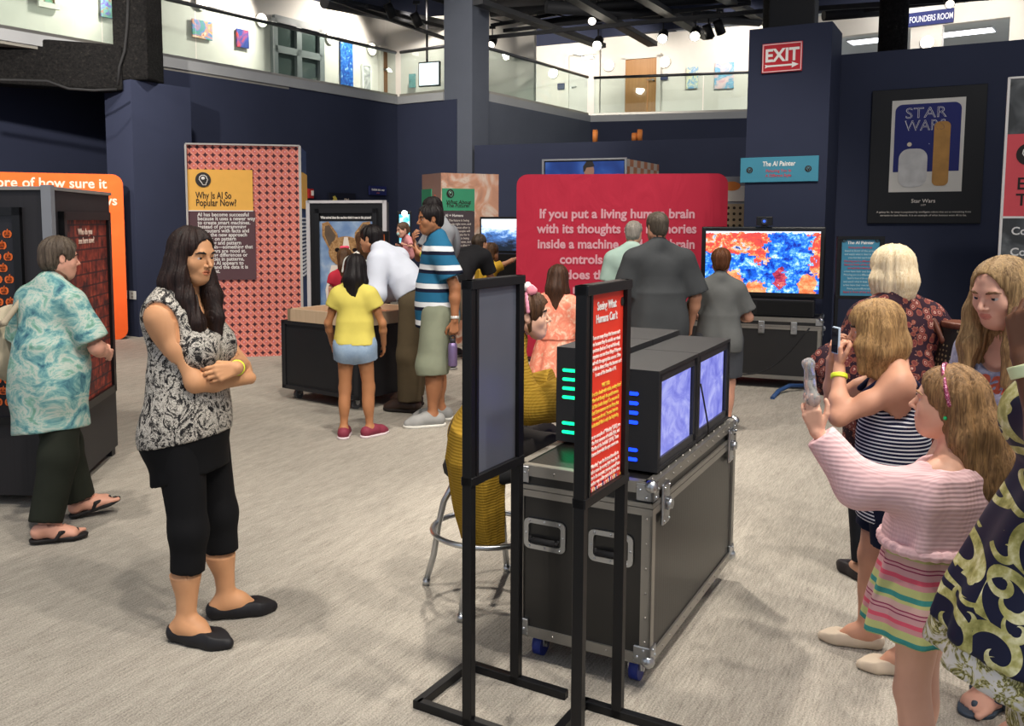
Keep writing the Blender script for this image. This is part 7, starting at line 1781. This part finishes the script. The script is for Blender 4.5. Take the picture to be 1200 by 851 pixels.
F = Field(); w0 = p.J['wrL']; 
# ---------------------------------------------------------------- light and camera
def spot(x, y, z, tx, ty, tz, e, ang_=70, blend=.6, col=(1, .925, .82), r=.12):
    l = bpy.data.lights.new('spot', 'SPOT'); l.energy = e; l.spot_size = math.radians(ang_); l.spot_blend = blend; l.color = col; l.shadow_soft_size = r
    o = bpy.data.objects.new('spot', l); COL.objects.link(o); o.location = (x, y, z)
    o.rotation_euler = (Vector((tx, ty, tz)) - Vector((x, y, z))).to_track_quat('-Z', 'Y').to_euler(); return o
def area(x, y, z, tx, ty, tz, e, sx, sy, col=(1, 1, 1)):
    l = bpy.data.lights.new('area', 'AREA'); l.shape = 'RECTANGLE'; l.energy = e; l.size = sx; l.size_y = sy; l.color = col
    o = bpy.data.objects.new('area', l); COL.objects.link(o); o.location = (x, y, z)
    o.rotation_euler = (Vector((tx, ty, tz)) - Vector((x, y, z))).to_track_quat('-Z', 'Y').to_euler(); return o
# track spots over the hall; those aimed at the walls are added fill
for a in ((.2, 1.2, 6.2, -1.2, 3.8, 0, 600, 62), (2.2, 1.6, 6.2, -.4, 4.6, 0, 600, 62), (-2.2, 3.0, 6.2, -2.0, 5.8, 0, 700, 68), (3.2, 3.0, 6.2, 2.3, 4.2, 0, 600, 62), (2.9, -.6, 6.2, 1.2, 2.8, .5, 700, 62),
          (-.6, 5.0, 6.2, -.9, 8.0, 0, 750, 72), (2.2, 6.0, 6.2, 1.6, 9.0, .6, 850, 68), (-3.6, 8.0, 6.2, -2.8, 10.6, .9, 800, 62), (0.6, 9.5, 6.2, .6, 12.5, 1.0, 750, 72),
          (-6.5, 7.5, 6.0, -5.6, 12.2, 1.6, 800, 75), (-3.2, 10.0, 6.0, -3.4, 15.2, 2.0, 850, 78), (4.2, 4.6, 6.2, 5.0, 8.8, 1.9, 300, 70), (1.6, 12.0, 6.0, 2.6, 17.0, 2.2, 600, 80), (-.8, 13.0, 6.0, 1.6, 19.5, 3.0, 800, 60)):
    spot(*a)
spot(.6, 7.2, 6.2, 1.75, 4.1, 0, 1500, 46)
spot(-4.6, 6.0, 4.8, -7.0, 12.6, 3.0, 2800, 60); spot(3.4, 5.4, 6.0, 2.6, 9.0, .6, 200, 50); spot(3.9, 4.6, 5.4, 1.1, 3.5, .3, 300, 40)  # first is added to brighten the recess wall, last to brighten the near case's side
# gallery lamps
for a in ((-5.2, 15.2, 6.1, -6.9, 14.0, 5.1, 400, 115), (-3.3, 17.6, 6.1, -4.6, 17.0, 5.1, 400, 115), (-1.6, 19.6, 6.1, -3.0, 20.0, 5.1, 380, 115), (-8.0, 11.5, 6.1, -9.6, 10.0, 5.1, 420, 125), (-.9, 19.3, 6.1, -.6, 21.0, 5.0, 250, 110)): spot(*a)
for a in ((1.0, 21.5, 6.1, 1.6, 25.0, 5.0, 620, 105), (6.0, 20.2, 6.1, 6.6, 22.4, 5.2, 330, 95), (3.6, 21.6, 6.1, 4.2, 23.5, 5.0, 170, 110), (9.3, 17.0, 6.0, 9.8, 19, 5.3, 380, 110)): spot(*a)
area(10.5, 20.2, 6.3, 10.5, 20.2, 0, 160, 3, 2, (.93, .97, 1))
w_ = bpy.data.worlds.new('hall_ambient'); SC.world = w_; w_.use_nodes = True; bg = w_.node_tree.nodes['Background']; bg.inputs[0].default_value = (.82, .88, 1, 1); bg.inputs[1].default_value = .75
cam = bpy.data.cameras.new('camera'); co = bpy.data.objects.new('camera', cam); COL.objects.link(co)
co.location = (0, 0, CAMH); co.rotation_euler = (PI / 2 - PITCH, 0, 0)
cam.sensor_width = 36; cam.lens = FOC / 1200 * 36; cam.shift_x = (600 - PX) / 1200; cam.shift_y = -(425.5 - PY) / 1200; cam.clip_start = .05
SC.camera = co
vs = SC.view_settings; vs.view_transform = 'Standard'; vs.look = 'None'; vs.gamma = 1; vs.exposure = 0; vs.use_curve_mapping = False
SC.cycles.use_denoising = True; SC.cycles.max_bounces = 6; SC.cycles.transparent_max_bounces = 12; SC.cycles.sample_clamp_indirect = 4
